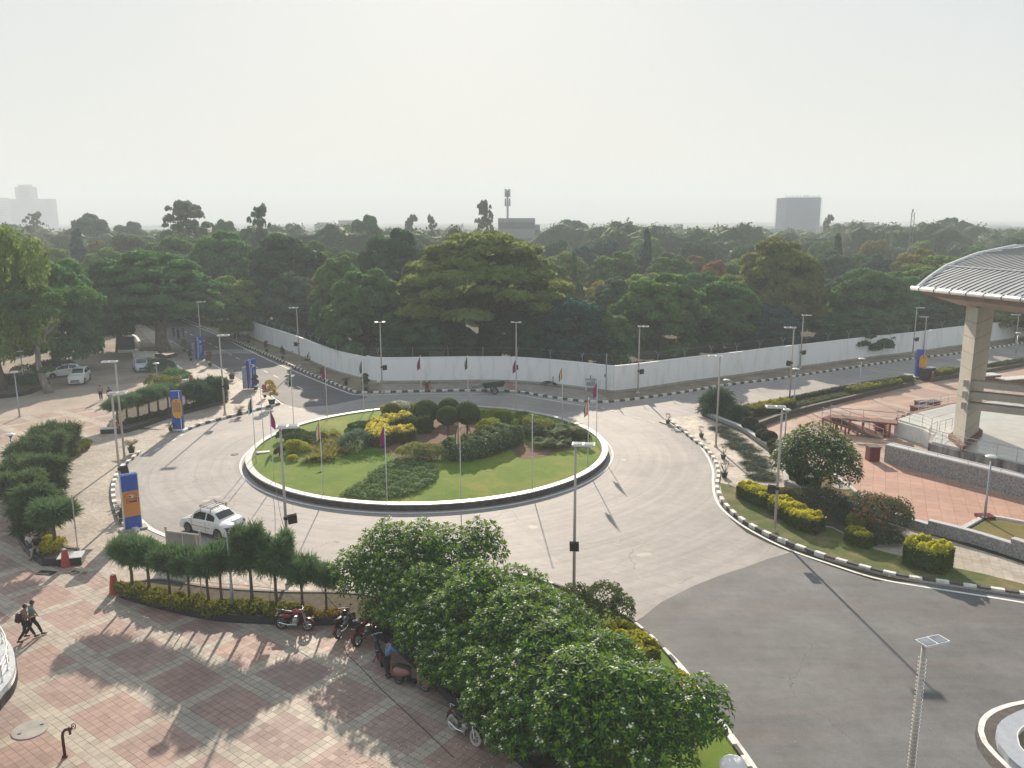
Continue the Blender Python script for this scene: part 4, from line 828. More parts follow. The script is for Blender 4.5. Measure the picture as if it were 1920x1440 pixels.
ss = [0, .45, .9, 1.5, 2.1, 3, 4, 4.8, 6, 7.5, 9, 10.4, 13, 16, 19, 22, 25, 27, 27.4]
def gab(s): return -float(np.interp(s, [0, 4.8, 10, 16, 22, 27.4], [0, 2.3, 4.5, 6.3, 5.5, 3]))
mb = MB(); vs = []; na = 2
for s_ in ss: vs += [cp(s_, gab(s_), pz(s_)), cp(s_, LEN, pz(s_))]
vs += [v-Vector((0, 0, .12)) for v in vs]; n = len(ss); fs = []
for i in range(n-1): fs += [(2*i, 2*i+1, 2*i+3, 2*i+2), (2*n+2*i, 2*n+2*i+2, 2*n+2*i+3, 2*n+2*i+1), (2*i, 2*i+2, 2*n+2*i+2, 2*n+2*i)]
mb.add(vs, fs); mb.build('roof', roofm, cano)
mb = MB()
for k in range(-10, 50):
    a = k*.56+.3; q = [s_ for s_ in ss if a > gab(s_)+.15 and .3 < s_ < 20]
    if len(q) > 1: mb.tube([cp(s_, a, pz(s_)+.02) for s_ in q], .032, 4)
mb.build('standing_seams', seamm, cano)
mb = MB(); mb.tube([cp(s_, gab(s_)+.1, pz(s_)+.03) for s_ in ss], .17, 6); mb.tube([cp(4.8, gab(4.8), pz(4.8)+.05), cp(4.8, LEN, pz(4.8)+.05)], .08, 6); mb.build('verge_flashing', M_['lamp_white'], cano)
mb = MB(); mb.tube([cp(-.12, -.3, 13.0), cp(-.12, LEN, 13.0)], [.17, .2], 10); mb.build('gutter', M_['lamp_white'], cano, smooth=True)
mb = MB()
for k in range(12): mb.tube([cp(-.12, .6+k*1.55, 13.0), cp(-.12, .68+k*1.55, 13.0)], .225, 10)
mb.build('gutter_joint', M_['galv'], cano)
fas = mat('fascia', (.26, .19, .165), (.19, .14, .12), 1.2, .7); sof = mat('soffit_panel', (.42, .36, .31), (.33, .28, .24), .9, .7)
def zb(a): return 12.78-.83*math.sin(min(1, max(0, a)/4.6)*PI/2)
AA = [0, .5, 1, 1.7, 2.5, 3.5, 4.6, 8, 14, 28]
mb = MB(); vs = []
for a in AA: zt = 12.95; zf = max(zb(a), 12.45); vs += [cp(.02, a, zt), cp(.25, a, zf), cp(.55, a, zt)]
for i in range(len(AA)-1): b = 3*i; mb.f += []; 
fs = []
for i in range(len(AA)-1): b = 3*i; fs += [(b, b+1, b+4, b+3), (b+1, b+2, b+5, b+4)]
mb.add(vs, fs); mb.build('fascia', fas, cano)
mb = MB(); vs = []
for a in AA: zf = max(zb(a), 12.45); vs += [cp(.25, a, zf+.01), cp(.95, a, zb(a)), cp(27, a, zb(a)), cp(27.2, a, zf+.01)]
fs = []
for i in range(len(AA)-1): b = 4*i; fs += [(b, b+1, b+5, b+4), (b+1, b+2, b+6, b+5), (b+2, b+3, b+7, b+6)]
mb.add(vs, fs); mb.build('soffit', sof, cano)
mb = MB(); vs = [cp(s_, gab(s_)+.06, pz(s_)-.1) for s_ in ss]+[cp(s_, gab(s_)+.06, 12.8) for s_ in ss]; fs = [(i, i+1, n+i+1, n+i) for i in range(n-1)]; mb.add(vs, fs); mb.build('gable_panel', fas, cano)
# pillar : left face and right face meet at the near edge
clad = paving('stone_cladding', 0, 50, 50, .0, (.46, .44, .37), (.44, .42, .36), (.1, .1, .09), dirt=.25)
def pillar():
    p = G(1806, 838, SZ); L = G(1786, 821, SZ); Rr = G(1834, 815, SZ); o = Vector((TIP.x, TIP.y, 0)); back = L+(Rr-p)
    base = [p, Rr, back, L]; c = sum(base, Vector())/4; H0 = 12.0-SZ; mb = MB(); jo = MB()
    def ringat(f):
        out = []
        for i, q in enumerate(base):
            g = q.copy(); fl = (Rr-p).normalized()
            if i in (1, 2): g += fl*(.95*f**1.4)
            g.z = SZ+H0*f; out.append(g-o)
        return out
    nf = 9
    for k in range(nf):
        a, b = ringat(k/nf+.0015), ringat((k+1)/nf-.0015); mb.add(a+b, [(0, 1, 5, 4), (1, 2, 6, 5), (2, 3, 7, 6), (3, 0, 4, 7), (4, 5, 6, 7), (3, 2, 1, 0)])
    mb.build('pillar', clad, cano)
    mb = MB()
    for k in range(nf+1):
        f = k/nf; r_ = ringat(f); cc = sum(r_, Vector())/4; a = [cc+(v-cc)*.985-Vector((0, 0, .05)) for v in r_]; b = [v+Vector((0, 0, .1)) for v in a]; mb.add(a+b, [(0, 1, 5, 4), (1, 2, 6, 5), (2, 3, 7, 6), (3, 0, 4, 7)])
    mb.build('pillar_joint', M_['darkstone'], cano)
    mb = MB(); r_ = ringat(0); cc = sum(r_, Vector())/4; a = [cc+(v-cc)*1.35 for v in r_]; b = [v+Vector((0, 0, .3)) for v in a]; mb.add(a+b, [(0, 1, 5, 4), (1, 2, 6, 5), (2, 3, 7, 6), (3, 0, 4, 7), (4, 5, 6, 7)]); mb.build('pillar_base', M_['terracotta'], cano)
    beamm = mat('beam_stone', (.40, .38, .33), (.32, .30, .26), 1.0, .7)
    for z in (6.55, 5.70, 4.85):
        mid = p.lerp(Rr, .15); d = Vector((3.4, -2.4, 0)).normalized(); s0 = mid-d*.55-o; mb = MB(); pts = [Vector((s0.x, s0.y, z))+d*t+Vector((0, 0, -.0012*t*t)) for t in (0, 3, 6, 10, 16, 24)]
        ribbon(pts, .8, z-.5, z, mb); q = mb.build('beam', beamm, cano)
pillar()
# curb island in the lower right corner
ci = [(1960, 1325), (1905, 1345), (1876, 1362), (1866, 1382), (1871, 1405), (1890, 1430), (1930, 1462), (2010, 1500), (2150, 1500), (2150, 1330)]
P = cr(PX(ci[:8], .1), .4); o = Vector((P[0].x, P[0].y, 0)); ri = empty('corner_planter', o, 0, 'curved planter with grey granite coping in the lower right corner', 'planter')
Q = [p-o for p in P]; ribbon(Q, .62, .02, .34, side=1).build('coping', mat('grey_granite', (.40, .43, .47), (.33, .36, .40), 3, .4, spec=.5), ri); ribbon(offs(Q, .63), .04, .02, .38, side=1).build('rim', M_['white'], ri)
outl = offs(Q, .66)+[Vector((9, 1, 0)), Vector((9, 6, 0)), Vector((3, 4, 0))]; MB().add([(p.x, p.y, .2) for p in outl], [tuple(range(len(outl)))[::-1]]).build('soil', MVERGE, ri)
tag(ribbon(offs(P, -.3), .7, .045, .045).build('gutter_strip', M_['darkstone']), kind='structure')
# ================================================================== planters of the left plaza
def planter(front, back, h, label, soil=True):
    F = cr(PX(front), .5); B = cr(PX(back), .5); o = Vector((F[0].x, F[0].y, 0)); root = empty('planter', o, 0, label, 'planter')
    Fl = [p-o for p in F]; Bl = [p-o for p in B]
    ribbon(Fl, .22, 0, h, side=1).build('granite_face', M_['granite_dk'], root)
    if len(Bl) > 1: ribbon(Bl, .18, 0, h*.8, side=1).build('back_kerb', M_['darkstone'], root)
    out = Fl+Bl if (Fl[-1]-Bl[0]).length < (Fl[-1]-Bl[-1]).length else Fl+Bl[::-1]
    a = sum(out[i].x*out[(i+1) % len(out)].y-out[(i+1) % len(out)].x*out[i].y for i in range(len(out))); idx = list(range(len(out)))
    MB().add([(p.x, p.y, h*.7) for p in out], [tuple(idx if a > 0 else idx[::-1])]).build('soil', mat('littered_soil', (.12, .095, .065), (.05, .05, .03), 3, 1, bump=.5), root); return root
planter([(223, 1121), (283, 1139), (367, 1159), (433, 1168), (513, 1172), (590, 1174), (640, 1175), (690, 1190), (727, 1209), (766, 1243), (793, 1268), (835, 1312), (876, 1347), (940, 1402), (1000, 1460), (1080, 1530)],
        [(1180, 1500), (1060, 1395), (960, 1300), (880, 1225), (790, 1160), (720, 1130), (640, 1120), (520, 1118), (400, 1110), (300, 1096), (228, 1104)], .42, 'long curved black granite planter holding the casuarinas and the frangipani hedge')
planter([(17, 962), (27, 1000), (47, 1036), (80, 1062), (100, 1063), (118, 1060)], [(150, 1038), (116, 1030), (96, 995), (83, 945), (80, 912), (100, 881), (140, 851), (170, 838), (120, 826), (60, 850), (20, 900)], .45, 'crescent-shaped planter with black granite front where two people sit')
planter([(205, 812), (238, 812), (322, 784), (417, 758), (429, 752)], [(428, 744), (380, 738), (300, 742), (240, 762), (205, 795)], .35, 'planter strip with trimmed casuarinas beside the left footpath')
planter([(-60, 752), (0, 748), (50, 741), (70, 734), (94, 723)], [(86, 712), (60, 706), (0, 706), (-60, 712)], .45, 'planter at the left edge in front of the car park')
# lawn and verge beside front road, left of the asphalt
sheet('front_verge', PX([(945, 1076), (990, 1085), (1050, 1104), (1110, 1127), (1163, 1153), (1208, 1187), (1240, 1217), (1268, 1250), (1300, 1294), (1329, 1337), (1360, 1380), (1392, 1425), (1425, 1478), (1180, 1500), (1060, 1395), (960, 1300), (880, 1225), (800, 1160), (860, 1090)]), MLAWN, .06)
# ================================================================== hedges, shrubs, planted trees
def hedge(pts, w, h, col, label, lf=.17, dens=420, top=None, z0=0.0, cat='hedge', group=None, name='hedge', mt=None, ends=True, fl=None, step=.35, core=True):
    """clipped hedge along a path: solid core, darkened as inner shade, plus loose leaves over its faces"""
    P = even(cr(pts, .2), step) if len(pts) > 1 else pts; o = Vector((P[0].x, P[0].y, z0)); rs = np.random.default_rng(len(P)*31+int(abs(P[0].x)*10)); root = empty(name, o, 0, label, cat, group)
    a = offs(P, w/2); b = offs(P, -w/2); A = np.array([(p.x-o.x, p.y-o.y) for p in a]); B = np.array([(p.x-o.x, p.y-o.y) for p in b]); n = len(P)
    if core:
        rib = MB(); ribbon([Vector((p.x-o.x, p.y-o.y, 0)) for p in (P[1:-1] if n > 4 else P)], w*.66, .03, h*.78, rib); c = rib.build('twigs', LEAF, root); c.color = tuple(x*.6 for x in col)+(1,)  # filler core, leaf colour darkened for the shade inside the hedge
    L = (P[0]-P[-1]).length if n < 3 else sum((P[i+1]-P[i]).length for i in range(n-1)); area = L*(w+2*h)+2*w*h; m = int(area*dens)
    t = rs.uniform(0, n-1, m); i = np.minimum(t.astype(int), n-2); f = (t-i)[:, None]; ph = rs.uniform(0, PI, m); PA = A[i]*(1-f)+A[i+1]*f; PB = B[i]*(1-f)+B[i+1]*f
    ca, sa = np.cos(ph), np.sin(ph); ed_ = np.minimum(1, .62+.38*np.minimum(t, n-1-t)/1.2); cx = .5-.5*np.sign(ca)*np.abs(ca)**.42*ed_; cz = h*sa**.42*(.8+.2*ed_); wob = .07*np.sin(t*1.3+cx*3)+.06*np.sin(t*2.9+1+cx*7)+.05*np.sin(t*6.1)
    XY = PA*(1-cx)[:, None]+PB*cx[:, None]; side = unit(PA-PB); nr = np.zeros((m, 3)); nr[:, :2] = side*(ca)[:, None]; nr[:, 2] = sa
    V3 = np.column_stack([XY, cz*(1+wob)])+nr*rs.uniform(-.1, .07, (m, 1)); e = (t < .5) | (t > n-1.5)
    if ends:
        k = int(w*h*dens*.8)
        for q, sg in ((0, -1), (n-1, 1)):
            u = rs.uniform(0, 1, k)[:, None]; E = A[q]*(1-u)+B[q]*u; d = (A[q]-A[q-sg if 0 <= q-sg < n else q]); d = d/max(np.linalg.norm(d), 1e-6); V3 = np.vstack([V3, np.column_stack([E*.8+(A[q]+B[q])*.1, rs.uniform(0, h*.85, k)])]); nr = np.vstack([nr, np.tile([d[0], d[1], .1], (k, 1))])
    Nn = unit(nr+rs.normal(size=V3.shape)*.6); V, F = cards(V3, Nn, lf*rs.uniform(.7, 1.3, len(V3)), lf*.6, rs); V[:, 2] = np.maximum(V[:, 2], .02)
    if top is None: c = np_mesh('foliage', V, F, mt or LEAF, root); c.color = tuple(x*1.25 for x in col)+(1,)
    else:
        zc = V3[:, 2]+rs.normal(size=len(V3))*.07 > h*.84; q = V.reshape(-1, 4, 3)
        for nm, k_, cc in (('foliage', ~zc, col), ('top_foliage', zc, top)):
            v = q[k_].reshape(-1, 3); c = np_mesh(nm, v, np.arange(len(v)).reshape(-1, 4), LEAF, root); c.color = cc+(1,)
    if fl:
        k = int(area*fl[1]); idx = rs.choice(len(V3), k); V, F = cards(V3[idx]+unit(nr[idx])*.05, unit(nr[idx]+rs.normal(size=(k, 3))*.3), fl[2], fl[2]*.8, rs); c = np_mesh('flowers', V, F, LEAF, root); c.color = fl[0]+(1,)
    return root
def bush(p, w, d, h, col, label, lf=.14, n=2600, cat='shrub', name='shrub', seed=1, z0=0.0, group=None, fl=None, mt=None, lob=10, rz=0):
    root = empty(name, (p.x, p.y, z0), rz, label, cat, group); c = bush_mesh('foliage', seed, w, d, h, n, lf, mt or LEAF, root, lob); c.color = tuple(x*1.2 for x in (GRN[col] if isinstance(col, str) else col))+(1,)
    mb = MB(); rr = random.Random(seed)
    for i in range(5): mb.tube([(0, 0, -.05), (rr.uniform(-.2, .2)*w, rr.uniform(-.2, .2)*d, h*.4), (rr.uniform(-.35, .35)*w, rr.uniform(-.35, .35)*d, h*.7)], [.03, .02, .01], 5)
    mb.build('stems', M_['bark'], root)
    if fl:
        rng = np.random.default_rng(seed); k = fl[1]; dd = unit(rng.normal(size=(k, 3))); dd[:, 2] = np.abs(dd[:, 2]); V, F = cards(dd*np.array([w*.5, d*.5, h*.5])+np.array([0, 0, h*.5]), dd, fl[2], fl[2], rng); f = np_mesh('flowers', V, F, LEAF, root); f.color = fl[0]+(1,)
    return root
YEL = (.52, .50, .05); YG = (.20, .22, .03)  # YEL: yellow hedge tops, with a sunlit tint put into the colour
def IP(x, y): p = G(x, y, .6); p.z = isl_z(p); return p
def IPX(l): return [IP(x, y) for x, y in l]
# --- right verge
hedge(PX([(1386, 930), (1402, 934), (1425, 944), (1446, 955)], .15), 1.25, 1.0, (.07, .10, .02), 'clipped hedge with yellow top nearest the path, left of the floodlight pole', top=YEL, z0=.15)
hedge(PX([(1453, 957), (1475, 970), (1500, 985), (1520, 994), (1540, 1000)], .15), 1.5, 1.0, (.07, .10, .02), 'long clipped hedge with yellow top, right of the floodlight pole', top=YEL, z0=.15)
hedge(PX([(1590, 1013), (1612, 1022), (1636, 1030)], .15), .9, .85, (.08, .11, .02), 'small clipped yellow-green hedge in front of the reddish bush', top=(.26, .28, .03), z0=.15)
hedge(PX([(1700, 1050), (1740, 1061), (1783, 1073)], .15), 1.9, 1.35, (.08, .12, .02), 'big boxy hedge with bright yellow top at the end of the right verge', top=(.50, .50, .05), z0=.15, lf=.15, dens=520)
bush(G(1536, 970), 2.6, 2.2, 1.7, (.055, .065, .035), 'dark bush with dry twigs behind the long clipped hedge', seed=3, z0=.15, n=3500)
bush(G(1645, 1005), 3.3, 2.8, 2.3, (.07, .085, .04), 'tall loose bush with reddish shoots between two clipped hedges', seed=4, z0=.15, n=6000, fl=((.30, .12, .07), 260, .14))
bush(G(1502, 945), 1.2, 1.1, .8, (.10, .15, .03), 'small round bright green bush beside the low stone wall', seed=5, z0=.15)
bush(G(1480, 940), 1.6, 1.1, .8, (.14, .12, .06), 'dry brownish bush just inside the low stone wall', seed=6, z0=.15)
bush(G(1612, 1004), 1.2, 1.0, 1.2, (.16, .18, .03), 'yellow-green bush rising behind the small clipped hedge', seed=7, z0=.15)
# --- roadside planters
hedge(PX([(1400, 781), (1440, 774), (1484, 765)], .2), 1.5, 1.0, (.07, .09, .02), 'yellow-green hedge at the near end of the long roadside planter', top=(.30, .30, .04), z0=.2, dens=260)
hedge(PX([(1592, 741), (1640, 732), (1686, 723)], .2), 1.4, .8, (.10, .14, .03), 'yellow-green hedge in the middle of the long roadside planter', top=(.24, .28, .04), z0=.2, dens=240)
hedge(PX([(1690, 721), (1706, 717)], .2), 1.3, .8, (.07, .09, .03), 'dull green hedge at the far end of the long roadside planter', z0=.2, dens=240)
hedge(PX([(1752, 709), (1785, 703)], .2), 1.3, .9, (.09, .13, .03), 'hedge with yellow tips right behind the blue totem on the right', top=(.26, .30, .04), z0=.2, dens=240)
hedge(PX([(1862, 691), (1990, 669)], .2), 1.2, .6, (.05, .08, .03), 'low hedge of the far planter seen right of the pillar', z0=.2, dens=150)
gr = hedge(PX([(1490, 765), (1540, 753), (1588, 743)], .2), 1.0, .35, (.09, .12, .05), 'unmown grass between the two hedges of the roadside planter', z0=.2, dens=300, lf=.2, core=False, cat='grass', name='tall_grass')
hedge(PX([(1405, 768), (1500, 749), (1590, 730)], .2), .4, .45, (.04, .06, .03), 'thin dark hedge line on the road side of the long planter', z0=.2, dens=160)
# needle-leaved plants
def needles(rng, centers, rad, n, L=.42, W=.022, droop=.25, up=.2):
    C = np.array(centers); k = rng.integers(0, len(C), n); d = unit(rng.normal(size=(n, 3))); d[:, 2] = d[:, 2]*.6+up; P = C[k]+d*np.asarray(rad)[k][:, None]*rng.uniform(.3, 1.0, (n, 1))
    t = unit(d+rng.normal(size=(n, 3))*.45-np.array([0, 0, droop])); b = unit(np.cross(t, rng.normal(size=(n, 3)))); l = L*rng.uniform(.5, 1.25, (n, 1)); w = W*rng.uniform(.7, 1.3, (n, 1))
    e = P+t*l; e[:, 2] -= l[:, 0]*droop*.4; V = np.stack([P-b*w, P+b*w, e+b*w*.3, e-b*w*.3], 1).reshape(-1, 3); return V, np.arange(4*n).reshape(n, 4)
def casu(seed, h=2.3, cw=1.55, spiky=False, n=9500):
    rng = np.random.default_rng(seed); C = []; Rr = []
    for i in range(26):
        a = rng.uniform(0, 6.3); q = rng.uniform(0, 1)**.5*cw*.36; C.append((q*math.cos(a), q*math.sin(a), h*.76+rng.uniform(-.2, .34)*(1.2-q/cw))); Rr.append(rng.uniform(.2, .38))
    pass
    if spiky:
        for i in range(7): a = rng.uniform(0, 6.3); q = rng.uniform(.1, .7); z = h*rng.uniform(.95, 1.12); C += [(q*math.cos(a), q*math.sin(a), z), (q*1.1*math.cos(a), q*1.1*math.sin(a), z+.22)]; Rr += [.16, .1]
    V, F = needles(rng, C, Rr, n, W=.021, L=.40, up=.35, droop=.12); V[:, 2] = np.maximum(V[:, 2], .05); c = np_mesh('needles', V, F, NEEDLE); mb = MB(); mb.tube([(0, 0, -.1), (.02, .01, h*.35), (-.02, .02, h*.7), (0, 0, h*.85)], [.085, .07, .055, .03], 8)
    for i in range(9): a = i*2.4; mb.tube([(0, 0, h*.55+.03*i), (.35*math.cos(a), .35*math.sin(a), h*.72), (.7*math.cos(a), .7*math.sin(a), h*.78)], [.03, .02, .01], 5)
    t = mb.build('trunk', M_['bark'], smooth=True); proto('casu' if not spiky else 'casus', seed, c, None, t)
for s_ in (11, 12, 13): casu(s_)
for s_ in (14, 15): casu(s_, spiky=True)
def casuarina(x, y, top, label, wpx=None, sp=False, z0=.25, col=(.10, .175, .08), group=None, v=None):
    P = PROTO['casus' if sp else 'casu']; _ti[0] += 1; cm, tm = P[(_ti[0] if v is None else v) % len(P)]; b = G(x, y); h = HZ(x, y, x, top)-z0; rr = random.Random(_ti[0]); w = 1.0 if wpx is None else wpx/FPX*b.length/2.35
    o = empty('casuarina', (b.x, b.y, z0), rr.uniform(0, 6.3), label, 'tree', group); o.scale = (w, w, h/2.35*rr.uniform(.93, 1.08)); c = bpy.data.objects.new('crown', cm); COL.objects.link(c); c.parent = o; j = rr.uniform(.85, 1.15); c.color = (col[0]*j, col[1]*j, col[2]*j, 1)
    t = bpy.data.objects.new('trunk', tm); COL.objects.link(t); t.parent = o
FR = [(250, 1118, 1010, 88, 0, 'leftmost'), (282, 1124, 1015, 86, 0, 'second from left'), (320, 1134, 1030, 84, 0, 'third from left'), (357, 1141, 1028, 84, 0, 'fourth from left'), (393, 1145, 1028, 84, 0, 'fifth from left'), (418, 1149, 1026, 80, 0, 'sixth from left'), (474, 1150, 1022, 100, 1, 'seventh from left, with spiky shoots'), (521, 1157, 1024, 96, 1, 'eighth from left, with spiky shoots'), (568, 1160, 1050, 88, 0, 'ninth from left, thinner'), (613, 1160, 1064, 70, 0, 'rightmost, half bare')]
for x, y, tp, w_, sp, nm in FR: casuarina(x, y, tp, 'umbrella-trimmed casuarina in the front planter, '+nm, w_, bool(sp), .3)
LR = [(106, 1040, 945, 100, 'nearest, with bare trunk'), (75, 1010, 905, 95, 'second nearest'), (52, 975, 880, 100, 'at the outer bend'), (40, 940, 855, 90, 'behind the bend'), (62, 925, 840, 90, 'inner side of the bend'), (60, 890, 828, 95, 'in the middle of the row'), (85, 880, 815, 85, 'right of the middle'), (100, 862, 800, 80, 'near the tip'), (122, 850, 790, 66, 'at the tip beside the cone'), (90, 940, 850, 85, 'inside the crescent')]

MR_ = [(222, 800, 745, 60, 'leftmost'), (240, 795, 742, 56, 'second from left'), (260, 790, 738, 58, 'third from left'), (281, 785, 733, 56, 'fourth from left'), (298, 778, 727, 54, 'fifth from left'), (316, 772, 722, 50, 'behind the blue and amber totem'), (350, 766, 718, 50, 'right of the totem')]
for x, y, tp, w_, nm in MR_: casuarina(x, y, tp, 'casuarina of the middle hedge row, '+nm, w_, z0=.2)
def needle_bush(x, y, w, h, col, label, seed, n=6500, z0=.2):
    rng = np.random.default_rng(seed); b = G(x, y); C = [(rng.uniform(-.32, .32)*w, rng.uniform(-.3, .3)*w, rng.uniform(.15, .8)*h) for i in range(26)]; V, F = needles(rng, C, rng.uniform(.25, .5, 26)*w*.4, n, L=.5, W=.035); V[:, 2] = np.maximum(V[:, 2], .03)
    o = empty('casuarina_bush', (b.x, b.y, z0), 0, label, 'shrub'); c = np_mesh('foliage', V, F, NEEDLE, o); c.color = col+(1,); mb = MB()
    for i in range(6): mb.tube([(0, 0, -.05), (rng.uniform(-.2, .2)*w, rng.uniform(-.2, .2)*w, h*.7)], [.05, .02], 6)
    mb.build('stems', M_['bark'], o)
for i, (x, y, tp, w_, nm) in enumerate(LR):
    if i == 0: casuarina(x, y, tp, 'umbrella-trimmed casuarina in the crescent planter, '+nm, w_, z0=.3)
    else: needle_bush(x, y, w_/FPX*G(x, y).length*.82, HZ(x, y, x, tp)*1.0, (.085, .14, .06), 'upright bushy casuarina in the crescent planter, '+nm, 300+i, 7500, .3)
needle_bush(380, 762, 3.4, 2.7, (.05, .095, .05), 'dense casuarina bush left of the footpath floodlight pole', 31)
needle_bush(402, 756, 2.8, 2.8, (.045, .09, .045), 'dense casuarina bush right beside the footpath floodlight pole', 32)
needle_bush(1344, 782, 3.6, 2.9, (.05, .09, .045), 'bushy casuarina with loose shoots at the corner of the roadside planter', 33)
needle_bush(1378, 792, 2.6, 1.3, (.05, .085, .045), 'low casuarina clump beside the first topiary', 34)
# cut branches lying on the path
rng = np.random.default_rng(40)
for i, (x, y) in enumerate(((1355, 806), (1366, 815), (1380, 819), (1372, 826), (1392, 828), (1385, 836), (1404, 838), (1398, 848), (1416, 849), (1411, 860), (1424, 862), (1432, 868), (1421, 873), (1438, 879), (1430, 887), (1445, 893), (1436, 902), (1450, 903))):
    b = G(x, y); a = rng.uniform(-1.3, .9)+PI; C = [(math.cos(a)*k*.15, math.sin(a)*k*.15, .12) for k in range(8)]; V, F = needles(rng, C, rng.uniform(.15, .6, 8), 520, L=.45, W=.03, up=.05, droop=.05); V[:, 2] = np.abs(V[:, 2])*.35+.03
    o = empty('cut_branch', (b.x, b.y, .13), 0, 'cut casuarina branch lying on the right footpath along the low stone wall', 'branch', 'cut casuarina branches on the right footpath'); c = np_mesh('needles', V, F, NEEDLE, o); c.color = (.055, .085, .05, 1); MB().tube([(0, 0, .05), C[-1]], [.03, .012], 5).build('stem', M_['bark'], o)
def lumps(P, w, h, col, label, z0, lf=.15, dn=700, cat='hedge', name='low_hedge'):
    P = even(cr(P, .2), .42, True); o = Vector((P[0].x, P[0].y, z0)); rng = np.random.default_rng(int(abs(P[0].x*37))+len(P)); L = []
    for p in P:
        for q in range(2): s_ = rng.uniform(.28, .5)*w; L.append((p.x-o.x+rng.uniform(-.3, .3)*w, p.y-o.y+rng.uniform(-.3, .3)*w, rng.uniform(.1, .5)*h, s_, s_, h*rng.uniform(.35, .65)))
    root = empty(name, o, 0, label, cat); V, F = lobed(rng, L, int(len(P)*dn*w*.5), lf, jit=.7, cull=.55); V[:, 2] = np.maximum(V[:, 2], .02); c = np_mesh('foliage', V, F, LEAF, root); c.color = tuple(x*.75 for x in col)+(1,); return root
# low shrubs under casuarinas
def undershrub(pts, label, w=.9, h=.5, col=(.11, .12, .02), top=(.18, .20, .03), seed=1): return lumps(PX(pts), w, h, top, label, .28)
undershrub([(238, 1118), (300, 1134), (380, 1152), (460, 1158)], 'low yellow-green shrubs under the left half of the front casuarinas', 1.2, .55)
undershrub([(462, 1158), (520, 1163), (560, 1164)], 'low yellow-green shrubs around the bluish lamp post foot', 1.0, .55)
undershrub([(585, 1164), (632, 1166)], 'thin brownish shrubs under the rightmost front casuarina', .8, .4, (.16, .10, .03), (.26, .2, .03))
undershrub([(90, 1036), (102, 1042), (112, 1036)], 'bright yellow-green shrub behind the two seated people', 1.1, .9, (.13, .15, .02), (.42, .40, .03))
undershrub([(84, 925), (90, 900), (105, 882)], 'yellow-green shrubs on the inner edge of the crescent planter', .9, .5)
undershrub([(128, 862), (150, 848), (160, 841)], 'yellow-green shrubs at the tip of the crescent planter', .9, .6)
undershrub([(240, 800), (320, 778), (410, 755)], 'dark ground shrubs under the middle casuarina row', .9, .45, (.05, .08, .03), (.06, .09, .03))
bush(G(20, 722), 9, 3, 1.3, 'dark', 'dark low bushes in the planter at the left edge', seed=51, n=4500, lf=.2)
bush(G(62, 722), 3, 2, 1.0, 'mid', 'small green bushes at the right end of the left-edge planter', seed=52, n=1500, lf=.2)
bush(G(90, 705), 6, 4, 1.7, 'dark', 'dark bushes behind the white hatchback around the slanting trunk', seed=53, n=4000, lf=.22)
bush(G(305, 728), 3.5, 2.4, 1.5, (.14, .16, .04), 'yellow flowering bush beside the white kerb of the car park', seed=54, n=3500, lf=.18)
bush(G(325, 712), 3.5, 3, 1.2, 'mid', 'green bush along the white kerb above the yellow flowering bush', seed=55, n=3000, lf=.2)
bush(G(303, 695), 4, 3, 1.3, 'dark', 'dark bush at the upper end of the white kerb', seed=56, n=3000, lf=.2)
# topiaries
def topiary(p, r, stem, col, label, z0=.1, squash=.78, group='umbrella topiaries in a row', seed=1, lf=.06):
    o = empty('topiary', (p.x, p.y, z0), 0, label, 'topiary', group); MB().tube([(0, 0, -.05), (.02, 0, stem)], [.08, .06], 7).build('stem', M_['bark'], o); rng = np.random.default_rng(seed); n = int(1500*r*r/.3)
    d = unit(rng.normal(size=(n, 3))); d[:, 2] = np.maximum(d[:, 2], -.45); P = d*np.array([r, r, r*squash])*rng.uniform(.96, 1.04, (n, 1))+np.array([0, 0, stem+r*squash*.45]); V, F = cards(P, unit(d+rng.normal(size=(n, 3))*.45), lf*2, lf, rng)
    c = np_mesh('foliage', V, F, LEAF, o); c.color = col+(1,); k = MB().ell((0, 0, stem+r*squash*.45), (r*.95, r*.95, r*squash*.95), 16, 10).build('twigs', LEAF, o); k.color = col+(1,)
TP = [(1405, 812, .78, .75, 'first, largest and nearest the casuarina bush'), (1423, 818, .62, .55, 'second from the casuarina bush'), (1430, 832, .66, .7, 'third from the casuarina bush'), (1441, 838, .72, .7, 'fourth from the casuarina bush'), (1452, 852, .66, .7, 'fifth from the casuarina bush'), (1460, 868, .8, .8, 'sixth, left of the paired lamp poles'), (1478, 872, .7, .7, 'seventh, partly behind the frangipani'), (1487, 895, .6, .7, 'eighth, in the lawn left of the frangipani trunk'), (1497, 908, .9, .9, 'ninth, big dome left of the frangipani trunk'), (1515, 925, .85, .7, 'tenth, closest to the frangipani trunk')]
for i, (x, y, r_, st_, nm) in enumerate(TP): topiary(G(x, y), r_*.95, st_*.7, (.045, .055, .025), 'dark dome-shaped topiary in the right row, '+nm, seed=60+i)
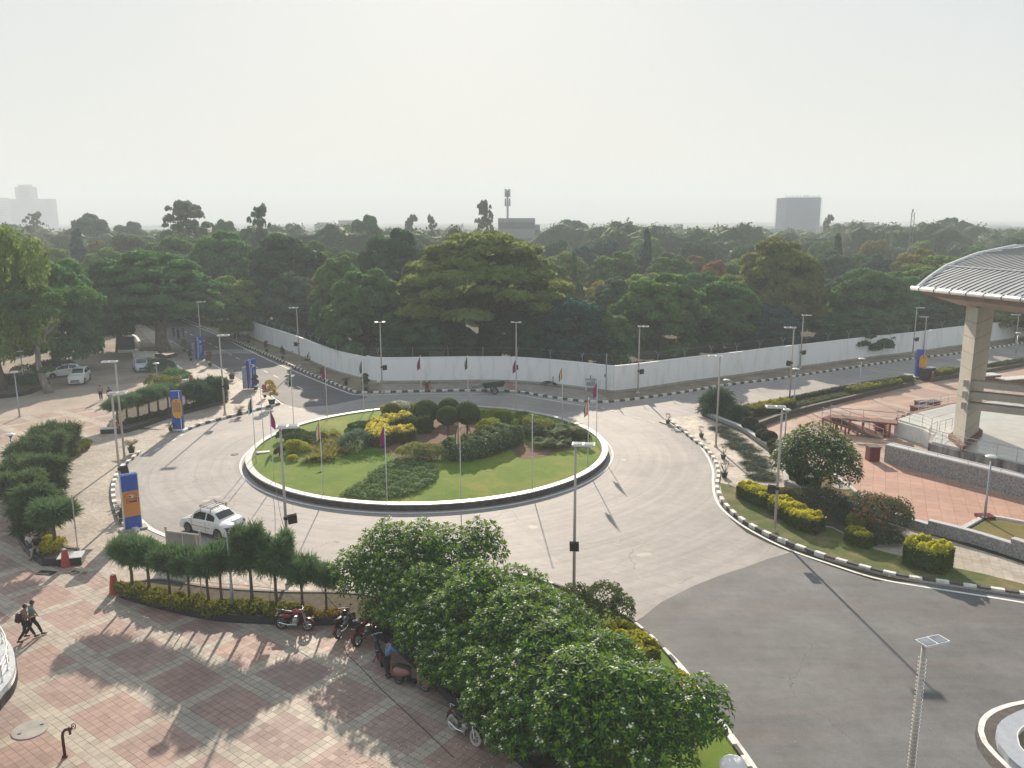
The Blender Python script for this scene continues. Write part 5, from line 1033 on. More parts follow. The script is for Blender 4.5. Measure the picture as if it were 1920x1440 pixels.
# frangipani
def frangi(seed, w=5.2, h=4.4, n=430, nfl=85, lob=11):
    rng = np.random.default_rng(seed); L = [(0, 0, h*.62, w*.30, w*.30, h*.36)]
    for i in range(lob): a = i*2.4+rng.uniform(-.3, .3); q = w*rng.uniform(.2, .33); s_ = w*rng.uniform(.15, .22); L.append((q*math.cos(a), q*math.sin(a), h*rng.uniform(.34, .7), s_, s_, s_*1.15))
    lb = np.array(L); ar = lb[:, 3]*lb[:, 5]; k = rng.choice(len(L), n*6, p=ar/ar.sum()); d = unit(rng.normal(size=(n*6, 3))); low = d[:, 2] < -.55; d[low, 2] *= -1; P = lb[k, :3]+d*lb[k, 3:6]*rng.uniform(.86, 1.06, (n*6, 1)); keep = np.ones(len(P), bool)
    for i in range(len(L)): q = (P-lb[i, :3])/lb[i, 3:6]; keep &= ~((np.sum(q*q, 1) < .72) & (k != i))
    P = P[keep]; d = d[keep]; sel = []
    for i in range(len(P)):
        if not sel or np.min(np.sum((P[sel]-P[i])**2, 1)) > .33**2: sel.append(i)
        if len(sel) >= n: break
    P = P[sel]; d = d[sel]; n = len(P); ax = unit(d*.65+np.array([0, 0, .8])+rng.normal(size=(n, 3))*.2)
    V = []; nl = 15
    e1 = unit(np.cross(ax, rng.normal(size=(n, 3)))); e2 = np.cross(ax, e1)
    for j in range(nl):
        a = j*2.4+rng.uniform(-.2, .2, n); el = np.interp(j, [0, nl-1], [1.25, -.25])+rng.uniform(-.12, .12, n); Lf = rng.uniform(.30, .42, n)*(.8+.02*j); ra = e1*np.cos(a)[:, None]+e2*np.sin(a)[:, None]
        t = ra*np.cos(el)[:, None]+ax*np.sin(el)[:, None]; nn = ax*np.cos(el)[:, None]-ra*np.sin(el)[:, None]; b = np.cross(t, nn); W = (.046*rng.uniform(.85, 1.2, n))[:, None]; l = Lf[:, None]; s0 = P+t*.03
        mid = P+t*l*.6; tip = P+t*l*.95-ax*l*.18; V.append(np.stack([s0, mid+b*W+nn*.016, mid-nn*.0, mid-b*W+nn*.016, tip], 1))
    V = np.concatenate(V).reshape(-1, 3); m = len(V)//5; base = np.arange(m)[:, None]*5; F = np.concatenate([base+np.array([[0, 2, 1]]), base+np.array([[0, 3, 2]]), base+np.array([[1, 2, 4]]), base+np.array([[2, 3, 4]])])
    fi = F[:, 0]//5 < n*(nl-9) if False else (F[:, 0]//5) < n*6; yg = np_mesh('young_leaves', V, F[fi], LEAFG); c = np_mesh('leaf_rosettes', V, F[~fi], LEAFG); idx = rng.choice(n, nfl); C = np.repeat(P[idx]+ax[idx]*.17, 4, 0)+rng.normal(size=(nfl*4, 3))*.06; axx = np.repeat(ax[idx], 4, 0); V = []
    g1 = unit(np.cross(axx, rng.normal(size=C.shape))); g2 = np.cross(axx, g1)
    for j in range(5): a = 2*PI*j/5; r_ = g1*math.cos(a)+g2*math.sin(a); q_ = g1*math.cos(a+.55)+g2*math.sin(a+.55); q2 = g1*math.cos(a-.55)+g2*math.sin(a-.55); V.append(np.stack([C, C+q_*.026+axx*.008, C+r_*.05+axx*.012, C+q2*.026+axx*.008], 1))
    V = np.concatenate(V).reshape(-1, 3); f = np_mesh('flowers', V, np.arange(len(V)).reshape(-1, 4), LEAFG)
    mb = MB(); rr = random.Random(seed)
    for i in range(7):
        e = L[i+1] if i+1 < len(L) else L[0]; mb.tube([(0, 0, -.1), (e[0]*.15, e[1]*.15, h*.2), (e[0]*.6, e[1]*.6, h*.38), (e[0], e[1], e[2])], [.15, .12, .08, .04], 8)
        for q in range(3): s_ = (e[0]*.7, e[1]*.7, e[2]*.85); mb.tube([s_, (e[0]+rr.uniform(-.7, .7), e[1]+rr.uniform(-.7, .7), e[2]+rr.uniform(-.1, .7))], [.05, .025], 6)
    t = mb.build('branches', M_['bark_pale'], smooth=True); L2 = [(a, b_, z, x_*.86, y_*.86, w2*.86) for a, b_, z, x_, y_, w2 in L]; V, F = lobed(rng, L2, 3200, .2, shell=(.5, .9), jit=.8, cull=.5, down=.6); inn = np_mesh('inner_leaves', V, F, LEAFG); PROTO.setdefault('fr', []).append((c.data, f.data, t.data, yg.data, inn.data))
    for o in (c, f, t, yg, inn): bpy.data.objects.remove(o)
for s_ in (71, 72, 73): frangi(s_)
def frangipani(p, s, sz, label, v, rz=0, z0=.3, col=(.042, .118, .024)):
    cm, fm, tm, ym, im = PROTO['fr'][v % 3]; o = empty('frangipani_tree', (p.x, p.y, z0), rz, label, 'tree'); o.scale = (s, s, sz)
    for nm, d, cc in (('crown', cm, col), ('young_leaves', ym, (col[0]*4, col[1]*2.4, col[2]*1.2)), ('flowers', fm, (.85, .82, .76)), ('inner_leaves', im, col), ('trunk', tm, (1, 1, 1))): q = bpy.data.objects.new(nm, d); COL.objects.link(q); q.parent = o; q.color = cc+(1,)
FG = [(880, 1312, .74, .62, 'low front one above the granite wall beside the scooter'), (945, 1366, .78, .64, 'low front one above the granite wall near the dusty motorcycle'), (752, 1190, .74, .66, 'low front one beside the group of black motorcycles'), (818, 1252, .72, .62, 'low front one directly behind the scooter'), (740, 1150, 1.02, .98, 'farthest left of the row, above the parked black motorcycles'), (845, 1165, 1.02, 1.0, 'second of the row, tallest crown nearest the road lamp'), (800, 1212, .72, .78, 'low one above the man in the blue shirt'), (890, 1235, .95, .92, 'third of the row, above the scooter'), (962, 1212, .74, .8, 'at the back beside the reddish bush'), (975, 1290, .94, .93, 'fourth of the row, middle of the hedge'), (1045, 1283, .76, .82, 'at the back beside the yellow hedge'), (1035, 1362, .94, .9, 'fifth of the row, beyond the single motorcycle'), (1140, 1368, .78, .8, 'at the right end nearest the white edge line'), (1090, 1440, .98, .92, 'cut by the bottom edge, left of the white globe'), (1225, 1452, .88, .8, 'lowest right, overlapping the white globe lamp'), (1010, 1430, .7, .66, 'small one at the bottom edge above the granite wall')]
for i, (x, y, s_, sz, nm) in enumerate(FG): frangipani(G(x, y), s_, sz, 'frangipani hedge tree, '+nm, i, i*1.3)
frangipani(G(1525, 924), 1.22, 1.08, 'single round frangipani tree with white flowers on the right lawn', 1, 2.2, .12, (.03, .075, .02))
lumps(PX([(740, 1178), (790, 1205), (830, 1240), (880, 1290), (925, 1330), (985, 1382), (1050, 1442), (1130, 1520)]), 1.1, 1.2, (.045, .09, .025), 'dark leafy hedge at the foot of the frangipani row behind the granite wall', .3, .2, 900)
bush(G(1590, 985), 2.0, 1.6, 1.2, (.05, .07, .035), 'dark shrub between the long clipped hedge and the reddish bush', seed=86, z0=.15, n=3000)
bush(G(1665, 1022), 1.6, 1.2, .7, (.06, .09, .03), 'low green shrub at the right foot of the reddish bush', seed=87, z0=.15, n=1500)
# shrubs beside the front road
bush(G(1110, 1160), 3.4, 2.4, 1.5, (.06, .085, .03), 'loose dark green bush behind the frangipani hedge near the lamp pole', seed=81, n=5200, lf=.13)
bush(G(1068, 1150), .9, .8, .9, (.30, .09, .04), 'small coppery red bush beside the dark green bush', seed=82, n=900, lf=.1)
bush(G(1010, 1120), 1.3, 1.0, .6, (.18, .19, .04), 'small yellow-green bush at the end of the front verge', seed=83, n=900, lf=.1)
hedge(PX([(1150, 1195), (1190, 1222), (1220, 1252)], .06), 1.2, .8, (.16, .18, .03), 'yellow-green hedge along the front verge, upper piece', top=(.36, .36, .04), z0=.05)
hedge(PX([(1262, 1290), (1285, 1318), (1304, 1346)], .06), .9, .8, (.16, .18, .03), 'yellow-green hedge along the front verge, lower piece', top=(.42, .38, .04), z0=.05)
# --- roundabout planting
GRI = 'beds of the roundabout'
def ih(l, *a, **k): P = IPX(l); return hedge(P, *a, z0=min(p.z for p in P)-.03, **k)
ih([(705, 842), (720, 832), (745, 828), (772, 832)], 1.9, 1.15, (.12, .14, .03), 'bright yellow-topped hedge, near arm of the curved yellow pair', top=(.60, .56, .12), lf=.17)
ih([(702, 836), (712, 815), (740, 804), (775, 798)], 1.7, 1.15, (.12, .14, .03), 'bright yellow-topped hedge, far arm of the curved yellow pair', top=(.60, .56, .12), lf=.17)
ih([(765, 815), (790, 812), (815, 812)], 1.9, 1.3, (.055, .09, .03), 'dark green clipped hedge between the yellow hedges and the ball trees')
def ball(x, y, r, stem, col, label, cl=.9): p = IP(x, y); topiary(p, r, stem, col, label, z0=p.z-.05, squash=cl, group='ball trees of the roundabout', seed=int(x), lf=.07)
for x, y, r_, st_, nm in ((800, 800, 1.15, .8, 'big leftmost ball tree of the island'), (842, 793, 1.0, .9, 'ball tree hidden at the back between two others'), (840, 820, .92, 1.35, 'middle ball tree of the island on a thick dark trunk'), (876, 815, 1.1, 1.3, 'rightmost ball tree of the island on a thin trunk'), (735, 785, .9, .3, 'low yellowish ball beside the white-variegated shrub')): ball(x, y, r_, st_, (.07, .115, .04) if 'yellow' not in nm else (.13, .15, .03), nm)
bush(IP(748, 772), 2.4, 1.8, 1.1, (.30, .33, .26), 'white-variegated shrub at the back of the island', seed=91, z0=.5, fl=((.7, .7, .6), 200, .14))
bush(IP(728, 774), 1.3, 1.0, .9, (.34, .30, .05), 'small golden shrub at the back of the island', seed=92, z0=.5)
bush(IP(775, 770), 1.6, 1.1, .8, (.28, .27, .05), 'golden shrub between the variegated shrub and the ball trees', seed=94, z0=.5)
ih([(838, 862), (880, 856), (925, 842), (958, 826)], 2.9, 1.35, (.085, .125, .055), 'large grey-green hedge mass right of the centre flagpole', lf=.15, fl=((.55, .56, .42), 10, .1))
bush(IP(803, 862), 4.0, 2.4, 1.25, (.15, .18, .06), 'pale green loose shrub left of the large hedge mass', seed=95, z0=.55, n=5200)
bush(IP(575, 829), 2.9, 2.0, 1.0, (.05, .08, .03), 'dark green shrub clump at the left of the island', seed=96, z0=.45, n=4200)
bush(IP(553, 822), 2.3, 1.6, 1.0, (.04, .06, .025), 'dark shrub behind the yellow bush on the left of the island', seed=97, z0=.45, n=3000)
bush(IP(562, 845), 2.0, 1.5, 1.0, (.24, .26, .04), 'yellow-green bush on the left of the island', seed=98, z0=.45)
bush(IP(524, 852), .8, .7, .9, (.09, .08, .03), 'small brownish clipped bush near the left flagpoles', seed=99, z0=.4, n=900)
bush(IP(548, 862), .7, .6, .5, (.32, .30, .04), 'tiny yellow bush in the left lawn of the island', seed=100, z0=.45, n=600)
bush(IP(665, 842), 2.6, 2.0, 1.5, (.10, .14, .10), 'silvery blue-green bush left of the yellow hedge', seed=101, z0=.5, n=5000, lf=.12)
bush(IP(680, 800), 2.4, 1.6, .6, (.05, .09, .03), 'dark green low bush behind the silvery bush', seed=102, z0=.5)
bush(IP(668, 812), 2.0, 1.3, .5, (.04, .12, .03), 'bright green cushion behind the silvery bush', seed=103, z0=.5)
bush(IP(765, 848), 1.6, .8, .5, (.26, .28, .05), 'small yellow-green bush at the foot of the magenta flagpole bed', seed=104, z0=.55, n=900)
bush(IP(790, 850), 1.0, .8, .5, (.06, .1, .05), 'small green bush right of the low yellow-green bush', seed=105, z0=.55, n=700)
for i, (x, y, w_, d_) in enumerate(((905, 790, 3.2, 2.4), (935, 785, 2.6, 2), (960, 795, 3, 2), (985, 800, 2.6, 2), (1010, 806, 2.6, 2), (920, 806, 2.2, 1.6))):
    bush(IP(x, y), w_, d_, 1.0, [(.14, .19, .035), (.24, .27, .04), (.1, .15, .03), (.13, .18, .03), (.15, .17, .05), (.2, .24, .04)][i], ['yellow-green mounded shrub right of the ball trees', 'golden-green mounded shrub behind the right island bed', 'green mounded shrub in the middle of the right island bed', 'green mounded shrub left of the bare flagpole', 'olive mounded shrub right of the bare flagpole', 'small golden mound nearest the ball trees'][i], seed=110+i, z0=.5, n=3600)
for i, (x, y, r_) in enumerate(((908, 815, .6), (930, 812, .65), (900, 826, .6), (925, 828, .7), (950, 815, .6))): ball(x, y, r_, .1, (.20, .23, .035), 'small golden clipped ball on the island, '+['leftmost of the back pair', 'right one of the back pair', 'front left', 'front right', 'at the right end'][i], .8)
# spiky yellow leaves and cycads
def blades(rng, C, n, L, W, arch=.5, up=.9):
    k = rng.integers(0, len(C), n); P = np.array(C)[k]; a = rng.uniform(0, 2*PI, n); el = rng.uniform(.35, 1.35, n)*up; r_ = np.column_stack([np.cos(a), np.sin(a), np.zeros(n)]); b = np.column_stack([-np.sin(a), np.cos(a), np.zeros(n)]); l = L*rng.uniform(.7, 1.2, n); V = []
    pts = []
    for t in (0, .4, .75, 1.0): pts.append(P+r_*(np.cos(el)*l*t+.12*l*t*t)[:, None]+np.column_stack([np.zeros(n), np.zeros(n), np.sin(el)*l*t-arch*l*t*t*.5]))
    ws = [W*.6, W, W*.7, W*.05]; vv = np.stack([q for i in range(4) for q in (pts[i]-b*ws[i], pts[i]+b*ws[i])], 1).reshape(-1, 3); base = np.arange(n)[:, None]*8; F = np.concatenate([base+np.array([[2*i, 2*i+1, 2*i+3, 2*i+2]]) for i in range(3)]); return vv, F
rng = np.random.default_rng(120); 
for i, (x, y) in enumerate(((600, 848), (612, 835), (628, 842), (622, 858), (640, 852), (600, 862), (585, 866), (645, 835), (632, 822), (612, 820))):
    p = IP(x, y); o = empty('striped_agave', (p.x, p.y, p.z-.03), 0, 'clump of yellow-striped sword leaves between the dark shrubs and the silvery bush', 'plant', 'yellow sword-leaf clumps of the roundabout'); V, F = blades(rng, [(rng.uniform(-.5, .5), rng.uniform(-.5, .5), 0) for _ in range(5)], 150, .95, .035, .5); c = np_mesh('leaves', V, F, LEAF, o); c.color = (.26, .26, .06, 1)
def palm(p, L, nf, col, label, name='cycad', stem=.3, cat='palm', z0=0.0, pot=None, group=None, s=1.0, seed=1, el0=(.1, 1.1)):
    o = empty(name, (p.x, p.y, z0), 0, label, cat, group); rng = np.random.default_rng(seed); V = []; F = []; b0 = 0
    for k in range(nf):
        a = k*2.4+rng.uniform(-.2, .2); el = rng.uniform(*el0); r_ = np.array([math.cos(a), math.sin(a), 0]); b = np.array([-math.sin(a), math.cos(a), 0]); l = L*rng.uniform(.8, 1.15)
        t = np.linspace(.12, 1, 14); c = np.outer(np.cos(el)*l*t, r_)+np.outer(np.sin(el)*l*t-.45*l*t*t, [0, 0, 1])+[0, 0, stem]
        for sg in (-1, 1):
            w = L*.28*np.sin(np.clip(t, .1, 1)*PI*.93)[:, None]; e = c+sg*b*w+r_*w*.6-np.array([0, 0, 1])*w*.25; d = r_*.022*L
            V.append(np.stack([c-d, c+d, e+d*.2, e-d*.2], 1).reshape(-1, 3)); F.append(np.arange(56).reshape(14, 4)+b0); b0 += 56
        cc = np.stack([c-b*.012, c+b*.012], 1).reshape(-1, 3); V.append(cc); F.append(np.array([[2*i, 2*i+1, 2*i+3, 2*i+2] for i in range(13)])+b0); b0 += 28
    c = np_mesh('fronds', np.concatenate(V), np.concatenate(F), LEAF, o); c.color = col+(1,); MB().lathe((0, 0, 0), [(.16*L, 0), (.18*L, stem*.5), (.1*L, stem+.05)], 9).build('stem', M_['bark'], o)
    return o
for i, (x, y) in enumerate(((1020, 838), (1046, 838), (1040, 818), (1062, 825), (1010, 822), (1080, 818), (1030, 806), (1068, 806))):
    p = IP(x, y); palm(p, 1.45, 26, (.075, .13, .035), 'dark green cycad in the right bed of the roundabout, '+['front left by the bare earth', 'front right', 'centre', 'right of centre', 'left edge of the clump', 'rightmost', 'back left', 'back right'][i], z0=p.z-.05, seed=130+i)
bush(IP(985, 822), 3.0, 1.6, 1.1, (.05, .075, .04), 'dark leafy shrub between the large hedge mass and the cycads', seed=128, z0=.5, n=3600)
bush(IP(1075, 830), 2.4, 1.6, 1.0, (.04, .06, .025), 'dark shrub at the right end of the cycad bed', seed=129, z0=.5, n=3000)
# spreading juniper carpets
def carpet(pts, h, col, label, dens=90, lf=.22, seed=1, name='ground_cover'):
    P = [IP(x, y) for x, y in pts]; xs = [p.x for p in P]; ys = [p.y for p in P]; rng = np.random.default_rng(seed); A = np.array([(p.x, p.y) for p in P]); m = int((max(xs)-min(xs))*(max(ys)-min(ys))*dens); q = np.column_stack([rng.uniform(min(xs), max(xs), m), rng.uniform(min(ys), max(ys), m)]); ins = np.zeros(m, bool); j = len(A)-1
    for i in range(len(A)):
        c = ((A[i, 1] > q[:, 1]) != (A[j, 1] > q[:, 1])) & (q[:, 0] < (A[j, 0]-A[i, 0])*(q[:, 1]-A[i, 1])/(A[j, 1]-A[i, 1]+1e-9)+A[i, 0]); ins ^= c; j = i
    q = q[ins]; rr_ = np.hypot(q[:, 0]-CEN.x, q[:, 1]-CEN.y); z = np.interp(rr_, [0]+RR, [.75]+ZZ)+h*(.35+.65*np.abs(np.sin(q[:, 0]*2.3+np.sin(q[:, 1]*1.7))*np.cos(q[:, 1]*2.9+q[:, 0])))*rng.uniform(.3, 1.1, len(q)); P3 = np.column_stack([q, z])
    t = unit(np.column_stack([rng.normal(size=len(q)), rng.normal(size=len(q)), rng.uniform(.1, .8, len(q))])); V, F = cards(P3, unit(rng.normal(size=P3.shape)*.6+[0, 0, 1]), lf*rng.uniform(.6, 1.2, len(q)), lf*.35, rng, t); o = np_mesh(name, V, F, LEAF); o.color = tuple(x*1.3 for x in col)+(1,); return tag(o, label, 'ground cover', kind='stuff')
carpet([(635, 925), (680, 905), (700, 885), (735, 868), (790, 868), (825, 880), (820, 900), (790, 918), (750, 930), (690, 932)], .42, (.10, .155, .065), 'large carpet of spreading juniper in the front lawn of the island', 190, .26, 3)
carpet([(560, 868), (600, 868), (640, 872), (720, 866), (740, 850), (700, 848), (600, 858)], .12, (.07, .15, .03), 'bright green creeping plants left of the magenta flagpole', 130, .14, 4)
carpet([(690, 868), (735, 864), (800, 850), (830, 868), (790, 872), (735, 866)], .25, (.06, .10, .04), 'green creeping plants behind the juniper carpet', 150, .16, 5)
# ================================================================== lamp posts, flagpoles, signs, street furniture
LAMPM = mat('solar_glass', (.30, .33, .36), (.16, .18, .20), 2, .2, .3)
def road_lamp(x, y, tx, ty, label, side=-1, flood=None, hz_=0.0, z0=.02, r=.085, col='post', head=1.0, group=None, rot=0.0, H=None, fairy=False):
    b = G(x, y, z0) if not hasattr(x, 'x') else x; h = H or HZ(x, y, tx, ty, z0); o = empty('lamp_post', (b.x, b.y, z0), rot, label, 'lamp post', group)
    MB().tube([(0, 0, 0), (0, 0, h*.5), (0, 0, h-.05)], [r, r*.85, r*.65], 10).build('pole', M_[col], o, smooth=True); MB().box((0, 0, .02), (.42, .42, .05)).lathe((0, 0, .04), [(.16, 0), (.11, .22)], 10).build('base_plate', M_['post'], o)
    head *= .85; hw = .62*head; mb = MB(); mb.box((side*hw*.72, 0, h), (hw*2.1, .62*head, .09)); hd = mb.build('lamp_head', M_['lamp_white'], o)
    mb = MB(); mb.box((side*hw*.2, 0, h+.055), (hw*.85, .5*head, .02)); mb.box((side*hw*1.22, 0, h+.055), (hw*.85, .5*head, .02)); mb.build('glass_panel', LAMPM, hd)
    if flood:
        fz, fs = flood; mb = MB(); M = Matrix.Translation((fs*.34, -.12, h*fz)) @ Matrix.Rotation(R(24), 4, 'X') @ Matrix.Rotation(fs*R(12), 4, 'Z'); mb.box((0, 0, 0), (.46, .14, .56), M=M); f = mb.build('floodlight', M_['black'], o)
        MB().tube([(0, 0, h*fz+.05), (fs*.3, -.06, h*fz+.05)], .03, 6).build('bracket', M_['black'], f); MB().lathe((0, 0, h*fz-.05), [(r+.03, 0), (r+.03, .16)], 10).build('clamp', M_['black'], f)
    if fairy:
        mb = MB(); N = 320; mb.tube([((r+.025)*math.cos(k*.62), (r+.025)*math.sin(k*.62), h*(.2+.72*k/N)) for k in range(N)], .006, 4); mb.build('string_lights', M_['white'], o)
    return o
def garden_lamp(x, y, ty, label, z0=.03, disc=.36, H=None, group=None):
    b = G(x, y, z0); h = H or HZ(x, y, x, ty, z0); o = empty('garden_lamp', (b.x, b.y, z0), 0, label, 'lamp post', group)
    MB().tube([(0, 0, 0), (0, 0, h*.3), (0, 0, h*.3+.02), (0, 0, h-.35)], [.075, .075, .055, .05], 10).build('pole', M_['galv'], o, smooth=True)
    MB().lathe((0, 0, h-.38), [(.05, 0), (.10, .12), (.19, .25), (.2, .27)], 14).build('lamp_glass', LAMPM, o, smooth=True); MB().lathe((0, 0, h-.1), [(.2, -.03), (disc, .0), (disc, .03), (disc*.7, .09), (.05, .13)], 20).build('lamp_shade', M_['lamp_white'], o, smooth=True)
    MB().lathe((0, 0, 0), [(.15, 0), (.15, .03)], 10).build('base_plate', M_['galv'], o); return o
RL = [(232, 962, 200, 738, 'tall lamp post beside the front blue and orange totem, carrying a black floodlight', 1, (.37, 1)),
 (234, 862, 213, 678, 'tall lamp post at the end of the left kerb gap', -1, None),
 (422, 778, 412, 629, 'lamp post at the footpath kerb beside the dense casuarina bushes', 1, (.36, 1)),
 (543, 1092, 530, 800, 'lamp post with black floodlight and cable, right of the white taxi', 1, (.42, 1)),
 (1076, 1109, 1086, 833, 'lamp post standing in the front verge behind the frangipani hedge', 1, (.32, 0)),
 (1342, 840, 1346, 668, 'lamp post on the right footpath near the potted plants', -1, None),
 (1452, 1000, 1466, 763, 'lamp post with black floodlight in the hedge of the right verge', -1, (.36, -1)),
 (1480, 752, 1482, 614, 'lamp post on the right roadside planter, nearer of the pair', -1, (.52, -1)),
 (1500, 690, 1508, 591, 'lamp post at the right boundary wall, farther of the pair', 1, (.30, 1)),
 (1711, 666, 1720, 577, 'lamp post at the right wall left of the blue totem', 1, (.34, 1)),
 (1731, 660, 1737, 594, 'lamp post standing behind the right-hand blue totem', -1, None),
 (1196, 737, 1201, 612, 'lamp post right of the wall corner with black floodlight', 1, (.33, 1)),
 (968, 735, 970, 604, 'lamp post in front of the wall behind the centre of the roundabout', 0, (.36, 0)),
 (717, 736, 712, 604, 'lamp post at the left bend of the white wall', 0, (.36, 1)),
 (562, 686, 553, 577, 'lamp post on the left road verge, nearest of three along the wall', -1, (.38, -1)),
 (444, 636, 432, 546, 'lamp post on the left road verge, middle one along the wall', -1, (.36, -1)),
 (379, 668, 371, 566, 'lamp post behind the farther blue totem of the left road', 1, None),
 (1903, 652, 1908, 590, 'lamp post seen under the canopy at the right edge', -1, None)]
for x, y, tx, ty, lab, sd, fl in RL: road_lamp(x, y, tx, ty, lab, sd, fl, z0=.12 if y < 800 else .05, rot=R(-8) if x > 900 else R(10))
lp = road_lamp(G(1700, 1520), 0, 0, 0, 'nearest lamp post wound with white string lights in the lower right', 1, None, H=8.2, fairy=True, head=.85, r=.095, rot=R(20), col='post')
p_ = G(1700, 1520); hN = HZ(1700, 1520, 1730, 1205); lp.location.z = 0; lp.scale.z = hN/8.2
GL = [(437, 1143, 980, 'bluish garden lamp rising from the front planter casuarinas', .35), (27, 877, 812, 'garden lamp on the plaza left of the crescent planter', .05), (37, 781, 695, 'garden lamp at the edge of the worn drive, left', .05), (45, 717, 657, 'garden lamp behind the left-edge planter bushes', .05), (296, 722, 680, 'garden lamp beside the silver car and yellow bush', .05), (1471, 832, 766, 'garden lamp beside the floodlight pole on the pink terrace', .1), (1611, 737, 671, 'garden lamp in the middle of the long roadside planter', .2), (1488, 764, 690, 'garden lamp at the right end of the yellow planter hedge', .2), (1846, 970, 852, 'garden lamp at the corner of the dry lawn on the slab terrace', .3), (1361, 748, 711, 'short garden lamp behind the corner casuarina bush', .05), (1905, 662, 623, 'garden lamp under the canopy opening at the right edge', .1)]
for x, y, ty, lab, z_ in GL: garden_lamp(x, y, ty, lab, z_)
q = G(1846, 974); q2 = empty('lamp_plinth', (q.x, q.y, .1), 0, 'dark red stone plinth under the garden lamp by the dry lawn', 'plinth'); MB().box((0, 0, .1), (.95, .7, .2)).build('block', M_['maroon'], q2)
# white globe lamp at the bottom edge
b = G(1368, 1560); gl = empty('globe_lamp', (b.x, b.y, 0), 0, 'white globe garden lamp cut by the bottom edge of the picture', 'lamp post'); hg = HZ(1368, 1560, 1372, 1422)
MB().tube([(0, 0, 0), (0, 0, hg-.35)], .05, 8).build('pole', M_['galv'], gl); MB().ell((0, 0, hg-.27), (.42, .42, .3), 20, 12).build('globe', M_['white'], gl, smooth=True)
# slim poles
for x, y, tx, ty, r_, lab in ((147, 1040, 137, 927, .035, 'thin bare pole at the end of the crescent planter'), (1136, 737, 1136, 664, .06, 'slim grey pole with small box left of the wall corner'), (466, 636, 464, 604, .05, 'thin dark pole in front of the left wall'), (379, 1128, 377, 1000, .03, 'thin rusty pole among the front casuarinas')):
    b = G(x, y, .1); h = HZ(x, y, tx, ty, .1); o = empty('slim_pole', (b.x, b.y, .1), 0, lab, 'pole'); MB().tube([(0, 0, -.05), (0, 0, h)], r_, 7).build('pole', M_['galv' if x == 1136 else 'post'], o); MB().box((-.12 if x > 1000 else 0, 0, h*.45), (.2, .15, .35) if x > 1000 else (.07, .07, .1)).build('box', M_['galv'], o)
mb = MB(); b = G(1795, 718, .1); o = empty('sign_pole', (b.x+3.6, b.y+1, .1), 0, 'leaning grey pole right of the canopy pillar', 'pole'); MB().tube([(0, 0, 0), (.25, .1, 3.3)], .06, 7).build('pole', M_['galv'], o); MB().box((-.1, 0, .9), (.2, .2, .3)).build('box', M_['galv'], o)
# flagpoles around the island
tri = [mat('saffron', (.75, .22, .04)), mat('flag_white', (.75, .75, .72)), mat('flag_green', (.03, .16, .06))]
mag = mat('magenta_cloth', (.32, .035, .15), rough=.8); dg = [mat('flag_dark_green', (.02, .07, .04)), tri[1], M_['black']]
def flag(h, kind, seed, side, parent):
    rr = random.Random(seed); nx, nz = 7, 12; W, L = .30, 1.15; mb = MB(); grid = []
    for j in range(nz+1):
        t = j/nz; row = []
        for i in range(nx+1):
            s_ = i/nx; wd = W*(.25+.75*math.sin(min(1, t*1.25)*PI*.62)); x = side*(.04+wd*s_); y = .07*math.sin(s_*9+seed+t*2)*s_; z = h-.06-L*t-.25*s_*(.6+.4*t); row.append((x, y, z))
        grid.append(row)
    vs = [v for r_ in grid for v in r_]; fs = []; mi = []
    for j in range(nz):
        for i in range(nx): fs.append((j*(nx+1)+i, j*(nx+1)+i+1, (j+1)*(nx+1)+i+1, (j+1)*(nx+1)+i)); mi.append(0 if kind == 'mag' else min(2, int(i/nx*3)) if kind == 'tri' else (0 if (i+j//4) % 3 == 0 else 1 if i > 3 else 0))
    mb.v = vs; mb.f = fs; mb.m = mi; ms = [mag] if kind == 'mag' else tri if kind == 'tri' else dg
    q = mb.build('flag', ms, parent, smooth=True)
FP = [(483.5, 866, 474, 750, 'dg', -1, 'flagpole with green and white flag, leftmost on the rim'), (495.5, 834, 485, 718, None, 1, 'bare flagpole behind the leftmost flag'), (516, 899, 502, 767, 'mag', 1, 'flagpole with magenta flag near the left lamp post'), (544, 803, 537, 697, 'dg2', -1, 'flagpole with white and black flag over the left road mouth'), (611, 785, 606, 687, 'mag', -1, 'flagpole with magenta flag at the back left'), (680.5, 772.5, 678, 678, 'dg', -1, 'flagpole with dark green flag at the left wall bend'), (790, 762, 791, 667, 'mag', -1, 'flagpole with magenta flag behind the yellow hedge'), (882, 760, 883, 668, 'dg', -1, 'flagpole with green and white flag behind the ball trees'), (984.5, 765, 985, 683, 'mag', -1, 'flagpole with magenta flag right of the green handcart'), (1071, 787, 1073, 698, 'tri', -1, 'flagpole with tricolour flag against the wall at the back right'), (1118, 829, 1121, 720, 'mag', -1, 'flagpole with purple flag, rightmost on the rim'), (1100, 872, 1103, 747, 'tri', -1, 'flagpole with tricolour flag at the right side of the rim'), (999, 915, 999, 773, None, 1, 'bare flagpole at the front right of the rim'), (865, 937, 865, 795, 'tri', -1, 'flagpole with folded tricolour flag at the front centre'), (726, 939, 722, 803, 'mag', -1, 'flagpole with magenta flag in front of the yellow hedge'), (600, 930, 592, 784, 'tri', -1, 'flagpole with tricolour flag in front of the sword-leaf plants')]
